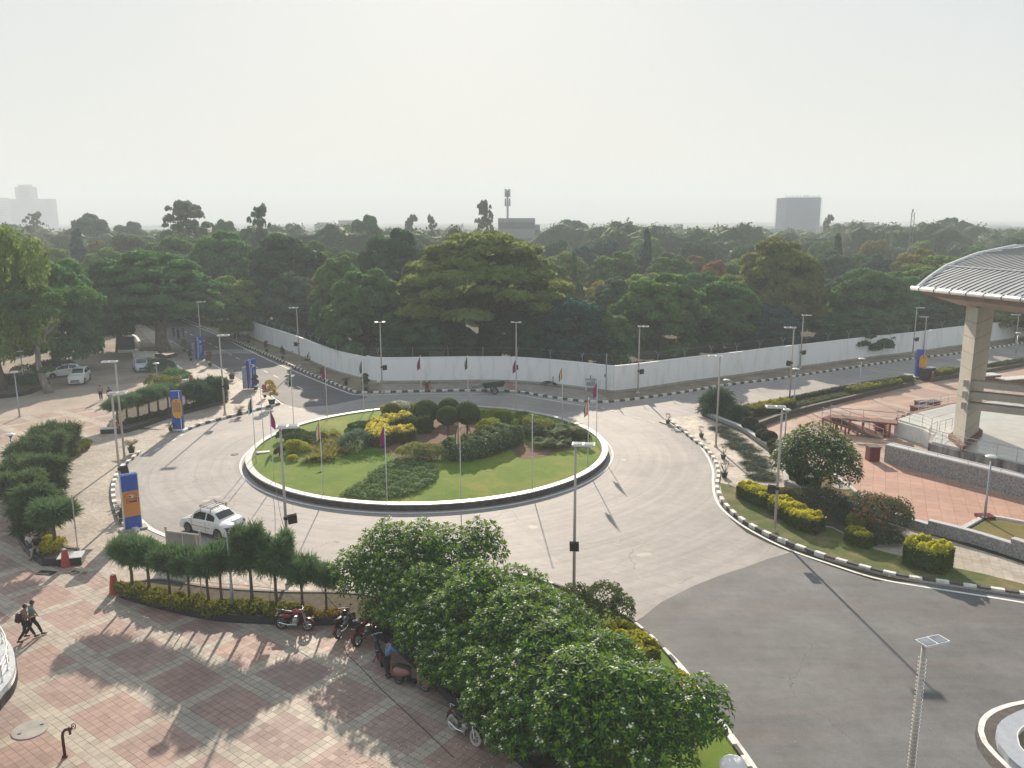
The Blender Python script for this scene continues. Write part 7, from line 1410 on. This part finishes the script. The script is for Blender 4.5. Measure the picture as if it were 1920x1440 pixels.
# ---- two-wheelers
def moto(a, b, label, col, scooter=False, rimm='rim', tm='rubber', lean=.0, old=False):
    """a: ground point of rear wheel, b: of front wheel"""
    d = b-a; d.z = 0; d.normalize(); o = empty('motorcycle' if not scooter else 'scooter', (a.x, a.y, .02), math.atan2(d.y, d.x), label, 'motorcycle' if not scooter else 'scooter'); o.rotation_euler = (R(-9+lean), 0, math.atan2(d.y, d.x)); o.rotation_mode = 'XYZ'
    wb, r = (1.27, .30) if not scooter else (1.22, .235); w = .09 if not scooter else .11
    wheel((0, 0, r), r, w, o, 1, 5 if not old else 12, 'rear_wheel', tm, rimm); fw = wheel((wb, 0, r), r, w*.9, o, 1, 5 if not old else 12, 'front_wheel', tm, rimm)
    bk, ch = M_['black'], M_['chrome']; B = lambda m, nm, mt, sm=True: m.build(nm, mt, o, smooth=sm, sharp=40)
    if not scooter:
        m = MB(); m.tube([(wb, .07, r), (wb-.16, .07, .66), (wb-.27, .06, .95)], .024, 7); m.tube([(wb, -.07, r), (wb-.16, -.07, .66), (wb-.27, -.06, .95)], .024, 7); B(m, 'fork', M_['steel'])
        m = MB(); m.tube([(0, .1, r), (.48, .1, .42), (.55, .08, .72)], .02, 6); m.tube([(0, -.1, r), (.48, -.1, .42)], .02, 6); m.tube([(.1, 0, .72), (.55, 0, .7), (wb-.3, 0, .9)], .026, 7); m.tube([(.5, 0, .3), (.8, 0, .3), (wb-.28, 0, .82)], .024, 7); B(m, 'frame', bk)
        m = MB(); m.ell((.66, 0, .44), (.17, .12, .17), 10, 8); m.box((.62, 0, .30), (.34, .22, .14)); m.box((.72, 0, .58), (.16, .16, .16)); B(m, 'engine', M_['rim'])
        m = MB(); m.ell((.74, 0, .86), (.27, .135, .13), 14, 10); B(m, 'fuel_tank', col)
        m = MB(); m.ell((.30, 0, .82), (.38, .125, .07), 14, 8); m.ell((.02, 0, .86), (.14, .11, .06), 10, 6); B(m, 'seat', bk)
        m = MB(); m.ell((.25, .09, .66), (.24, .03, .10), 10, 6); m.ell((.25, -.09, .66), (.24, .03, .10), 10, 6); B(m, 'side_panel', col)
        m = MB(); m.tube([(.75, -.12, .32), (.4, -.16, .28), (-.05, -.17, .36)], [.022, .04, .045], 8); B(m, 'exhaust', ch)
        m = MB(); m.ell((wb-.22, 0, .90), (.10, .09, .10), 10, 8); hl = B(m, 'headlight', col); MB().ell((wb-.15, 0, .90), (.05, .075, .08), 10, 8).build('lens', M_['glass'], hl, smooth=True)
        m = MB(); m.tube([(wb-.42, .34, 1.03), (wb-.30, .2, 1.02), (wb-.27, 0, 1.0), (wb-.30, -.2, 1.02), (wb-.42, -.34, 1.03)], .014, 6); B(m, 'handlebar', M_['steel'])
        for sg in (-1, 1): m = MB(); m.tube([(wb-.33, sg*.22, 1.02), (wb-.30, sg*.28, 1.16)], .007, 5); m.ell((wb-.31, sg*.29, 1.19), (.02, .06, .04), 8, 6); B(m, 'mirror', bk)
        def fender(cx, a0, a1, rr_, nm, mt):
            m = MB(); vs = []; fs = []; k = 10
            for i in range(k+1): a = R(a0+(a1-a0)*i/k); vs += [(cx+rr_*math.cos(a), y, r+rr_*math.sin(a)) for y in (-.06, 0, .06)]
            for i in range(k): fs += [(3*i, 3*i+1, 3*i+4, 3*i+3), (3*i+1, 3*i+2, 3*i+5, 3*i+4)]
            m.add(vs, fs); B(m, nm, mt)
        fender(wb, 20, 150, r+.035, 'front_fender', col); fender(0, 50, 175, r+.05, 'rear_fender', bk)
        m = MB(); m.box((-.22, 0, .70), (.05, .12, .06)); m.box((-.27, 0, .56), (.02, .2, .12)); tl = B(m, 'tail_light', M_['redp'], False); m = MB(); m.tube([(-.12, .1, .86), (-.26, 0, .92), (-.12, -.1, .86)], .013, 6); B(m, 'grab_rail', ch)
        MB().tube([(.45, .12, .28), (.42, .34, .0)], .014, 6).build('side_stand', bk, o)
    else:
        m = MB(); m.ell((.12, 0, .56), (.42, .19, .20), 16, 10); m.ell((-.02, 0, .50), (.30, .20, .22), 14, 10); B(m, 'rear_body', col)
        m = MB(); m.box((.62, 0, .27), (.46, .30, .08)); m.box((.4, 0, .36), (.12, .3, .2)); B(m, 'footboard', bk, False)
        m = MB(); M = Matrix.Translation((wb-.27, 0, .60)) @ Matrix.Rotation(R(-16), 4, 'Y'); m.box((0, 0, 0), (.07, .40, .62), M=M, top=.72); m.ell((wb-.22, 0, .56), (.12, .17, .30), 12, 8); B(m, 'leg_shield', col)
        m = MB(); m.ell((.16, 0, .78), (.40, .15, .07), 14, 8); B(m, 'seat', bk); m = MB(); m.ell((wb-.30, 0, 1.0), (.13, .15, .10), 12, 8); B(m, 'headlamp_cowl', col); MB().ell((wb-.20, 0, 1.0), (.06, .09, .06), 10, 6).build('headlight', M_['glass'], o, smooth=True)
        m = MB(); m.tube([(wb-.40, .33, 1.04), (wb-.33, 0, 1.05), (wb-.40, -.33, 1.04)], .016, 6); B(m, 'handlebar', bk)
        for sg in (-1, 1): m = MB(); m.tube([(wb-.36, sg*.2, 1.05), (wb-.33, sg*.26, 1.2)], .007, 5); m.ell((wb-.34, sg*.27, 1.23), (.02, .055, .04), 8, 6); B(m, 'mirror', bk)
        m = MB(); m.tube([(wb, .08, r), (wb-.08, .08, .45)], .03, 6); m.ell((wb, 0, r+.12), (.24, .08, .14), 12, 8); B(m, 'front_fender', col); m = MB(); m.box((-.33, 0, .62), (.06, .2, .09)); B(m, 'tail_light', M_['redp'], False); m = MB(); m.tube([(.2, -.17, .22), (-.15, -.17, .26)], .045, 8); B(m, 'exhaust', bk)
        MB().tube([(.45, .12, .25), (.42, .32, .0)], .014, 6).build('side_stand', bk, o)
    return o
red_ = mat('red_bike', (.24, .015, .02), (.18, .01, .015), 3, .3, coat=.5); blk_ = mat('black_bike', (.018, .018, .022), (.012, .012, .015), 3, .25, coat=.5); cop = mat('copper_bike', (.24, .12, .095), (.2, .10, .08), 3, .3, coat=.5)
moto(G(528, 1180), G(575, 1184), 'dark red motorcycle parked alone against the front planter', red_)
moto(G(636, 1198), G(664, 1172), 'black motorcycle, first of the group under the frangipani hedge', blk_)
moto(G(672, 1213), G(706, 1192), 'black motorcycle with red tank stripe, second of the group', red_)
moto(G(716, 1250), G(703, 1206), 'black motorcycle with number plate beside the man in blue', blk_)
moto(G(748, 1283), G(790, 1295), 'copper and black scooter beside the planter wall', cop, True)
moto(G(848, 1370), G(888, 1398), 'dusty black motorcycle with tan wheels parked alone by the granite planter', blk_, rimm='concrete', tm='concrete')
# ---- handcart
b = G(925, 738); o = empty('handcart', (b.x, b.y, .03), R(8), 'dark green two-wheeled handcart parked at the kerb before the wall', 'handcart'); mb = MB(); vs = [(-1.0, -.45, .65), (1.0, -.45, .80), (1.0, .45, .80), (-1.0, .45, .65), (-1.15, -.55, 1.0), (1.25, -.55, 1.25), (1.25, .55, 1.25), (-1.15, .55, 1.0)]
mb.add(vs, [(0, 3, 2, 1), (0, 1, 5, 4), (1, 2, 6, 5), (2, 3, 7, 6), (3, 0, 4, 7)]); mb.build('tub', mat('cart_green', (.03, .075, .05), (.02, .045, .035), 4, .7), o); mb = MB(); mb.tube([(-1.1, .4, .9), (-1.9, .35, .75), (-2.2, .3, .72)], .03, 6); mb.tube([(-1.1, -.4, .9), (-1.9, -.35, .75), (-2.2, -.3, .72)], .03, 6); mb.tube([(-2.2, -.35, .72), (-2.2, .35, .72)], .03, 6); mb.tube([(-.8, 0, .7), (-.9, 0, 0)], .03, 6); mb.build('handle', M_['black'], o)
for sg in (-1, 1): wheel((.1, sg*.62, .36), .36, .09, o, 1, 6)
# ---- standpipe hydrant
b = G(122, 1420); hh = HZ(122, 1420, 119, 1366); o = empty('hydrant', (b.x, b.y, .02), R(0), 'dark red standpipe hydrant with bent neck and valve wheel on the plaza', 'hydrant'); hp = mat('hydrant_red', (.10, .012, .012), (.06, .01, .01), 6, .5)
mb = MB(); mb.tube([(0, 0, 0), (0, 0, hh*.72), (.03, 0, hh*.86), (.12, 0, hh*.95), (.26, 0, hh*.98)], [.055, .05, .05, .05, .05], 10); mb.lathe((0, 0, 0), [(.10, 0), (.10, .04)], 10); mb.build('riser_pipe', hp, o, smooth=True)
mb = MB(); mb.ell((.28, 0, hh*.98), (.09, .075, .075), 10, 8); mb.tube([(.28, 0, hh*.95), (.31, -.05, hh*.82)], .045, 8); mb.tube([(.28, 0, hh), (.42, 0, hh+.08)], .018, 6); mb.build('valve', hp, o, smooth=True); vs = MB(); M = Matrix.Translation((.43, 0, hh+.09)) @ Matrix.Rotation(R(65), 4, 'Y'); pts = [M @ Vector((.10*math.cos(a), .10*math.sin(a), 0)) for a in np.linspace(0, 2*PI, 15)]; vs.tube(pts, .014, 6); vs.tube([M @ Vector((-.1, 0, 0)), M @ Vector((.1, 0, 0))], .01, 5); vs.build('valve_wheel', hp, o)
# manhole covers
for x, y, r_, lab, zz in ((57, 1368, .62, 'round grey manhole cover in the sandstone plaza near the hydrant', .02), (1580, 912, .75, 'round concrete manhole cover in the lawn beside the frangipani trunk', .14), (440, 852, .3, 'small iron drain cover in the roundabout road, left', .03)):
    b = G(x, y, zz); o = empty('manhole_cover', (b.x, b.y, zz), .3, lab, 'manhole cover'); MB().lathe((0, 0, -.01), [(r_, 0), (r_, .03), (r_*.95, .035)], 32).build('cover', M_['concrete'] if r_ > .5 else M_['darkstone'], o); MB().box((r_*.55, r_*.3, .03), (.12, .05, .015)).box((-r_*.5, -r_*.35, .03), (.12, .05, .015)).build('lift_slot', M_['black'], o)
b = G(83, 1070); o = empty('drain_cover', (b.x+.3, b.y-.35, .02), R(-10), 'dark square drain grate in front of the crescent planter', 'drain cover'); MB().box((0, 0, .015), (.95, .5, .02)).build('grate', M_['black'], o)
for x, y in ((176, 915), (1505, 835)): pass
b = G(1156, 1056, .05); b = G(1020, 760)
# ---- balcony at the left edge
b = G(-60, 1330); Rb = 2.6; cxy = G(-95, 1300, .0); o = empty('balcony', (0, 0, 0), 0, 'white curved balcony corner with steel rails at the left edge', 'balcony'); Zb = 3.6
pE = [G(28, 1256, Zb), G(30, 1235, Zb), G(24, 1212, Zb), G(12, 1196, Zb), G(-20, 1180, Zb), G(-120, 1175, Zb)]; pS = [G(28, 1256, Zb), G(22, 1272, Zb), G(10, 1288, Zb), G(-20, 1316, Zb), G(-120, 1385, Zb)]
E_ = [G(-120, 1385, Zb), G(-20, 1318, Zb), G(8, 1290, Zb), G(22, 1272, Zb), G(29, 1252, Zb), G(30, 1234, Zb), G(24, 1212, Zb), G(10, 1195, Zb), G(-20, 1180, Zb), G(-120, 1160, Zb)]
c0 = E_[3].copy(); o.location = (c0.x, c0.y, 0); P = [p-Vector((c0.x, c0.y, 0)) for p in E_]; P = [Vector((p.x, p.y, 0)) for p in P]; P = cr(P, .2); MB().prism(P+[Vector((-9, 3, 0)), Vector((-9, -3, 0))], Zb-.55, Zb-.22).build('soffit', M_['granite_dk'], o); MB().prism(offs(P, .03)+[Vector((-9, 3, 0)), Vector((-9, -3, 0))], Zb-.215, Zb).build('slab', M_['granite_cap'], o)
Q = offs(P, .22); Q = even(Q, .75); mb = MB()
for q in Q: mb.tube([(q.x, q.y, Zb), (q.x, q.y, Zb+.62)], .02, 6); mb.lathe((q.x, q.y, Zb), [(.05, 0), (.03, .04)], 8)
mb.build('baluster', M_['steel'], o)
for z_, r_ in ((.62, .028), (.42, .016), (.22, .016)): MB().tube([(q.x, q.y, Zb+z_) for q in Q], r_, 7).build('rail', M_['lamp_white'], o, smooth=True)
# ---- parapets in the car park
wp = [(205, 612), (222, 622), (240, 634), (256, 642), (262, 652)]
lowwall(PX(wp), .3, .9, 'low white parapet leading down to the thick-trunked tree', body='white', cap='white', name='parapet')
lowwall(PX([(322, 683), (338, 695), (356, 710)]), .35, .3, 'long white kerb wall beside the left footpath', body='white', cap='white', name='parapet'); lowwall(PX([(304, 722), (330, 719), (356, 716)]), .35, .3, 'white kerb wall meeting the red bollard at the car park corner', body='white', cap='white', name='parapet')
c = G(272, 668); pts = [c+Vector((1.5*math.cos(a), 1.1*math.sin(a), 0)) for a in np.linspace(.4, 6.0, 20)]; lowwall(pts, .25, .5, 'white curved seat wall around a planter near the thick-trunked tree', body='white', cap='white', name='parapet')
b = G(228, 661); o = empty('signboard', (b.x, b.y, 0), R(12), 'dark green board leaning at the end of the white parapet', 'board'); MB().box((.9, 0, 1.25), (1.9, .12, 2.0)).build('board', mat('board_green', (.03, .09, .075), (.02, .07, .06), 1.5, .6), o); MB().box((.9, 0, .2), (2.6, .7, .4)).build('base', M_['white'], o)
b = G(131, 641); o = empty('stone_tank', (b.x, b.y, 0), 0, 'rectangular white-rimmed trough in the shade of the car park', 'trough'); mb = MB()
for cx_, cy_, sx_, sy_ in ((0, -1.1, 3.9, .3), (0, 1.1, 3.9, .3), (-1.8, 0, .3, 1.9), (1.8, 0, .3, 1.9)): mb.box((cx_, cy_, .35), (sx_, sy_, .7))
mb.build('rim', M_['white'], o)
lowwall(PX([(285, 664), (310, 672), (330, 668)]), .4, .35, 'dark stone ring wall at the foot of the thick-trunked tree', body='darkstone', cap='darkstone', name='parapet')
b = G(1107, 733, .13); o = empty('water_stand', (b.x, b.y, .13), 0, 'small white metal stand against the wall left of the wall corner', 'stand'); mb = MB()
for dx in (-.5, .5):
    for dy in (-.25, .25): mb.tube([(dx, dy, 0), (dx, dy, 1.4)], .035, 6)
mb.build('legs', M_['white'], o); MB().box((0, 0, 1.3), (1.15, .6, .08)).box((0, 0, .8), (1.05, .55, .3)).tube([(0, 0, 1.3), (0, 0, 1.75)], .06, 7).build('tank', M_['galv'], o)
b = G(1030, 724, .13); o = empty('tyre_heap', (b.x, b.y, .13), 0, 'black hose coils heaped against the white wall', 'hose'); mb = MB()
for k in range(4): mb.tube([(.15*k-.2+(.75-.05*k)*math.cos(a), -.1*k, .12+(.45-.03*k)*abs(math.sin(a))) for a in np.linspace(0, PI, 12)], .05, 6)
mb.tube([(.4, 0, .2), (.4, 0, 1.1)], .05, 6); mb.build('coil', M_['black'], o); 
# red/dry twigs & cables
def cable(pts, label, r=.018, m='black'):
    o0 = pts[0]; o = empty('cable', o0, 0, label, 'cable'); q = []
    for a, b_ in zip(pts, pts[1:]):
        for k in range(8): t = k/8; p = a.lerp(b_, t); sag = (a-b_).length*.05*4*t*(1-t) if a.z > .5 or b_.z > .5 else 0; q.append(p-o0-Vector((0, 0, sag)))
    q.append(pts[-1]-o0); MB().tube(q, r, 5).build('cable', M_[m], o)
l4 = G(543, 1092, .05); cable([Vector((l4.x, l4.y, 2.9)), G(640, 1150, 1.4)], 'black cable hanging from the floodlight post towards the frangipani hedge')
cable([Vector((l4.x, l4.y, 2.9)), G(516, 905, .5)], 'black cable from the floodlight post to the island coping')
cable([G(570, 893, .5), G(600, 885, .6), G(640, 876, .62), G(680, 861, .66)], 'black cable lying across the front left lawn of the island', .03)
cable([G(645, 1213, .03), G(652, 1228, .03), G(680, 1255, .03), G(712, 1290, .03), G(750, 1325, .03), G(800, 1372, .03), G(850, 1420, .03)], 'thin black cable lying on the sandstone plaza behind the parked scooter', .014)
# fallen petals and leaves on the plaza
rng = np.random.default_rng(9); n = 320; q = []
while len(q) < n:
    x, y = rng.uniform(640, 960), rng.uniform(1190, 1440)
    if y > 1190+(x-640)*.72+20: q.append((x, y))
P = np.array([tuple(G(x, y, .03)) for x, y in q]); P[:, 2] = .032; V, F = cards(P, unit(rng.normal(size=P.shape)*.12+[0, 0, 1]), .09*rng.uniform(.5, 1.2, n), .055, rng); f = np_mesh('fallen_petals', V, F, LEAF); f.color = (.62, .56, .42, 1); tag(f, 'fallen petals and dry leaves scattered under the frangipani hedge', 'petals', kind='stuff')
# ================================================================== people
def skin(vs, es, rs, mt, name, parent, lv=1):
    me = bpy.data.meshes.new(name); me.from_pydata([tuple(v) for v in vs], es, []); o = bpy.data.objects.new(name, me); COL.objects.link(o); m = o.modifiers.new('s', 'SKIN'); sv = me.skin_vertices[0].data
    for i, r_ in enumerate(rs): sv[i].radius = (r_, r_) if not hasattr(r_, '__len__') else r_; sv[i].use_root = i == 0
    b = o.modifiers.new('u', 'SUBSURF'); b.levels = lv; b.render_levels = lv; m.use_smooth_shade = True
    e = bpy.data.meshes.new_from_object(o.evaluated_get(bpy.context.evaluated_depsgraph_get())); bpy.data.objects.remove(o); e.materials.clear(); e.materials.append(mt); q = bpy.data.objects.new(name, e); COL.objects.link(q); q.parent = parent; return q
def joinmb(o, mb):                                              # merge extra features into the continuous body mesh
    bm = bmesh.new(); bm.from_mesh(o.data); base = [bm.verts.new(v) for v in mb.v]
    for f in mb.f: 
        try: bm.faces.new([base[i] for i in f])
        except ValueError: pass
    bm.to_mesh(o.data); bm.free()
    for p in o.data.polygons: p.use_smooth = True
def person(pos, rz, J, shirt, trouser, label, shoe='black', sleeve=.6, bag=None, h=1.0, z0=.02):
    """J: joints in body space, +Y is forward, metres"""
    o = empty('person', (pos.x, pos.y, z0), rz, label, 'person'); o.scale = (h, h, h); V = {k: Vector(v) for k, v in J.items()}
    ks = ['pel', 'chest', 'neck', 'head', 'lsh', 'lel', 'lwr', 'rsh', 'rel', 'rwr', 'lhip', 'lkn', 'lan', 'ltoe', 'rhip', 'rkn', 'ran', 'rtoe']; ix = {k: i for i, k in enumerate(ks)}
    ed = [('pel', 'chest'), ('chest', 'neck'), ('neck', 'head'), ('chest', 'lsh'), ('lsh', 'lel'), ('lel', 'lwr'), ('chest', 'rsh'), ('rsh', 'rel'), ('rel', 'rwr'), ('pel', 'lhip'), ('lhip', 'lkn'), ('lkn', 'lan'), ('lan', 'ltoe'), ('pel', 'rhip'), ('rhip', 'rkn'), ('rkn', 'ran'), ('ran', 'rtoe')]
    rd = {'pel': .11, 'chest': .12, 'neck': .055, 'head': .075, 'lsh': .058, 'lel': .042, 'lwr': .028, 'rsh': .058, 'rel': .042, 'rwr': .028, 'lhip': .085, 'lkn': .055, 'lan': .038, 'ltoe': .03, 'rhip': .085, 'rkn': .055, 'ran': .038, 'rtoe': .03}
    b = skin([V[k] for k in ks], [(ix[a], ix[c]) for a, c in ed], [rd[k] for k in ks], M_['skin'], 'body', o); x = MB(); fwd = (V['head']-V['neck']).cross(Vector((-1, 0, 0))).normalized(); hd = V['head']+Vector((0, .01, .045))
    x.ell(hd, (.078, .095, .115), 14, 10); x.ell(hd+Vector((0, .095, -.01)), (.014, .022, .024), 6, 5); x.ell(hd+Vector((.078, 0, 0)), (.012, .022, .03), 6, 5); x.ell(hd+Vector((-.078, 0, 0)), (.012, .022, .03), 6, 5)
    for s_, w_, e_ in (('l', 'lwr', 'lel'), ('r', 'rwr', 'rel')):
        d = (V[w_]-V[e_]).normalized(); sd = d.cross(Vector((0, 1, .2))).normalized(); p = V[w_]; x.ell(p+d*.05, (.034, .03, .05), 8, 6)
        for k in range(4): a = p+d*.085+sd*(.02*(k-1.5)); ln = (.062, .072, .068, .052)[k]; x.tube([a, a+d*ln*.55, a+d*ln+Vector((0, .012, 0))], [.009, .008, .006], 6)
        a = p+d*.04+sd*-.034; x.tube([a, a+d*.03-sd*.02, a+d*.058-sd*.018], [.011, .009, .007], 6)
    joinmb(b, x)
    hr = MB(); hr.ell(hd+Vector((0, -.018, .025)), (.09, .10, .108), 14, 10); hr.v = [(a, c, max(z, hd.z-.05 if c < hd.y else hd.z+.045)) for a, c, z in hr.v]; hr.build('hair', M_['hair'], o, smooth=True)
    for s_ in ((-.03, .092), (.03, .092)): pass
    sl = lambda a, c, t: V[a].lerp(V[c], t)
    vs = [V['pel']+Vector((0, 0, .02)), V['pel'].lerp(V['chest'], .5), V['chest'], V['neck']-Vector((0, 0, .035)), V['lsh'], sl('lsh', 'lel', sleeve), V['rsh'], sl('rsh', 'rel', sleeve)]; ed2 = [(0, 1), (1, 2), (2, 3), (2, 4), (4, 5), (2, 6), (6, 7)]; rr_ = [.142, .145, .150, .075, .082, .068, .082, .068]
    if sleeve > .95: vs += [sl('lel', 'lwr', .92), sl('rel', 'rwr', .92)]; ed2 += [(5, 8), (7, 9)]; rr_ += [.045, .045]
    skin(vs, ed2, rr_, shirt, 'shirt', o)
    vs = [V['pel'], V['lhip'], V['lkn'], sl('lkn', 'lan', .93), V['rhip'], V['rkn'], sl('rkn', 'ran', .93)]; skin(vs, [(0, 1), (1, 2), (2, 3), (0, 4), (4, 5), (5, 6)], [.13, .108, .078, .06, .108, .078, .06], trouser, 'trousers', o)
    for a, t in (('lan', 'ltoe'), ('ran', 'rtoe')):
        d = V[t]-V[a]; m = MB(); p0 = V[a]-Vector((0, 0, .02)); dd = Vector((d.x, d.y, 0)); dd = dd.normalized() if dd.length > .01 else Vector((0, 1, 0)); e = V[t]+dd*.05
        m.tube([p0-dd*.06-Vector((0, 0, .02)), p0-Vector((0, 0, .015)), p0.lerp(e, .6), e], [.04, .05, .045, .028], 8); m.build('shoe', M_[shoe], o, smooth=True)
    if bag == 'pack': m = MB(); c = V['chest'].lerp(V['pel'], .4)+Vector((0, -.24, 0)); m.ell(c, (.17, .13, .25), 12, 10); m.ell(c+Vector((0, -.09, -.08)), (.12, .07, .12), 10, 8); m.tube([c+Vector((.1, .05, .22)), V['chest']+Vector((.1, .12, .1)), c+Vector((.12, .1, -.2))], .02, 5); m.tube([c+Vector((-.1, .05, .22)), V['chest']+Vector((-.1, .12, .1)), c+Vector((-.12, .1, -.2))], .02, 5); q = m.build('backpack', M_['black'], None, smooth=True); bg_ = empty('backpack_bag', o.location, rz, 'black backpack on the back of the left walking man', 'backpack'); bg_.scale = (h, h, h); q.parent = bg_; q.name = 'bag_body'
    return o
def stand(s=0.0, arm=.1): return dict(pel=(0, 0, .95), chest=(0, 0, 1.32), neck=(0, 0, 1.48), head=(0, .02, 1.58), lsh=(-.18, 0, 1.40), lel=(-.24, -.02, 1.12), lwr=(-.25, arm, .88), rsh=(.18, 0, 1.40), rel=(.24, -.02, 1.12), rwr=(.25, arm, .88), lhip=(-.09, 0, .9), lkn=(-.10, .02, .5), lan=(-.10, -.02, .09), ltoe=(-.12, .13, .04), rhip=(.09, 0, .9), rkn=(.10, .02, .5), ran=(.10, -.02, .09), rtoe=(.12, .13, .04))
def walk(f=1, st=.34): J = stand(); J.update(lkn=(-.09, f*st*.42+.05, .50), lan=(-.09, f*st, .10+(.05 if f < 0 else 0)), ltoe=(-.10, f*st+.14, .05+(0 if f > 0 else -.01)), rkn=(.09, -f*st*.42+.07, .50), ran=(.09, -f*st, .10+(.05 if f > 0 else 0)), rtoe=(.10, -f*st+.14, .04), lel=(-.23, -f*.16, 1.13), lwr=(-.23, -f*.14+.12, .90), rel=(.23, f*.12, 1.13), rwr=(.22, f*.2+.1, .92), chest=(0, .03, 1.32), neck=(0, .05, 1.48), head=(0, .08, 1.58)); return J
cl = lambda n, c: mat(n, c, tuple(x*.8 for x in c), 9, .9, bump=.2)
C1 = cl('cloth_brown', (.24, .15, .13)); C2 = cl('cloth_teal', (.12, .25, .27)); NV = cl('cloth_navy', (.012, .015, .03)); WH = cl('cloth_white', (.6, .6, .6)); DN = cl('cloth_denim', (.035, .075, .12)); BK = cl('cloth_black', (.015, .015, .018)); PK = cl('cloth_pink', (.40, .24, .25)); MN = cl('cloth_maroon', (.12, .02, .03)); SB = cl('cloth_sky', (.13, .24, .44)); BE = cl('cloth_beige', (.35, .30, .25))
dirr = lambda a, b: math.atan2((G(*b)-G(*a)).y, (G(*b)-G(*a)).x)-PI/2
w1 = dirr((40, 1200), (90, 1185))
J = walk(1, .36); J.update(rel=(.22, .12, 1.14), rwr=(.12, .36, 1.10), lel=(-.22, .05, 1.12), lwr=(-.16, .3, 1.02)); person(G(51, 1202), w1, J, C1, NV, 'walking man in brown shirt with black backpack on the plaza', bag='pack')
person(G(64, 1194), w1, walk(-1, .32), C2, NV, 'walking man in teal patterned shirt on the far side of his companion')
person(G(190, 752), dirr((190, 752), (194, 700)), walk(1, .2), PK, NV, 'man in pale pink shirt walking away towards the parked cars')
person(G(207, 757), dirr((207, 757), (212, 700)), walk(-1, .2), MN, BE, 'man in maroon shirt walking away beside the man in pink')
def sit(kx=.2): J = stand(); dz = -.42; 
def sitj():
    J = stand(); z = .47
    J.update(pel=(0, 0, z+.10), chest=(0, .06, z+.46), neck=(0, .12, z+.62), head=(0, .19, z+.70), lsh=(-.18, .07, z+.54), rsh=(.18, .07, z+.54), lel=(-.2, .18, z+.28), lwr=(-.10, .38, z+.22), rel=(.2, .18, z+.28), rwr=(.08, .40, z+.24), lhip=(-.10, .04, z+.07), lkn=(-.13, .44, z+.10), lan=(-.13, .42, .10), ltoe=(-.14, .56, .05), rhip=(.10, .04, z+.07), rkn=(.14, .45, z+.12), ran=(.18, .62, .12), rtoe=(.2, .75, .08)); return J
p1 = G(57, 1040, .0); dsit = dirr((60, 1040), (38, 1072))
J = sitj(); J.update(rkn=(.16, .46, .60), ran=(-.12, .62, .50), rtoe=(-.22, .70, .44)); person(p1+Vector((.05, .1, 0)), dsit, J, WH, DN, 'young man in white shirt and jeans seated with one leg crossed on the planter edge', 'lamp_white')
person(p1+Vector((.62, -.22, 0)), dsit-.1, sitj(), BK, BE, 'person in black top bent forward, seated right of the man in white', 'terracotta')
J = stand(); J.update(chest=(0, .10, 1.28), neck=(0, .2, 1.42), head=(0, .28, 1.47), lsh=(-.17, .13, 1.36), rsh=(.17, .13, 1.36), lel=(-.2, .33, 1.18), lwr=(-.12, .52, 1.05), rel=(.2, .33, 1.18), rwr=(.12, .52, 1.05)); person(G(727, 1270), dirr((727, 1270), (760, 1262)), J, SB, NV, 'man in light blue shirt leaning over his scooter', sleeve=1.0)
for i, (x, y) in enumerate(((326, 632), (335, 636), (344, 632))): person(G(x, y), i*1.1, stand(), BK, NV, 'dark-dressed person standing under the thick-trunked tree, '+['left', 'middle', 'right'][i]+' of three')
b = G(147, 1072); o = empty('dog', (b.x, b.y, .02), R(-20), 'pale dog lying asleep beside the black stone block', 'dog'); mb_ = mat('dog_fur', (.45, .40, .34), (.25, .20, .16), 4, .95)
q = skin([(0, 0, .12), (.22, .03, .13), (.42, .04, .12), (.56, .0, .10), (.68, -.06, .09), (-.2, -.02, .12), (-.32, -.16, .05), (-.2, -.36, .04), (.38, -.2, .05), (.5, -.38, .04), (.1, -.22, .05), (-.05, -.42, .04), (-.4, .1, .05), (-.55, .18, .03)], [(0, 1), (1, 2), (2, 3), (3, 4), (0, 5), (5, 6), (6, 7), (2, 8), (8, 9), (0, 10), (10, 11), (5, 12), (12, 13)], [.12, .13, .12, .075, .04, .12, .05, .025, .04, .022, .045, .024, .025, .012], mb_, 'body', o)
MB().ell((.56, .06, .14), (.03, .02, .05), 6, 5).ell((.56, -.06, .14), (.03, .02, .05), 6, 5).build('ears', mb_, o, smooth=True)
# ------------------------------------------------------------------ the hazy air
hz = MB(); hz.box((0, 1750, 69.5), (5200, 4900, 141)); hzo = hz.build('haze', None if False else bpy.data.materials.new('haze_air'))
hm = hzo.data.materials[0]; hm.use_nodes = True; ht = hm.node_tree; ht.nodes.clear()
pv = ht.nodes.new('ShaderNodeVolumePrincipled'); pv.inputs['Density'].default_value = .00078; pv.inputs['Color'].default_value = (.84, .91, .97, 1); pv.inputs['Anisotropy'].default_value = .0
mo = ht.nodes.new('ShaderNodeOutputMaterial'); ht.links.new(pv.outputs[0], mo.inputs['Volume']); tag(hzo, kind='stuff')
print('objects', len(bpy.data.objects), 'tris', sum(len(o.data.polygons) for o in bpy.data.objects if o.type == 'MESH'))
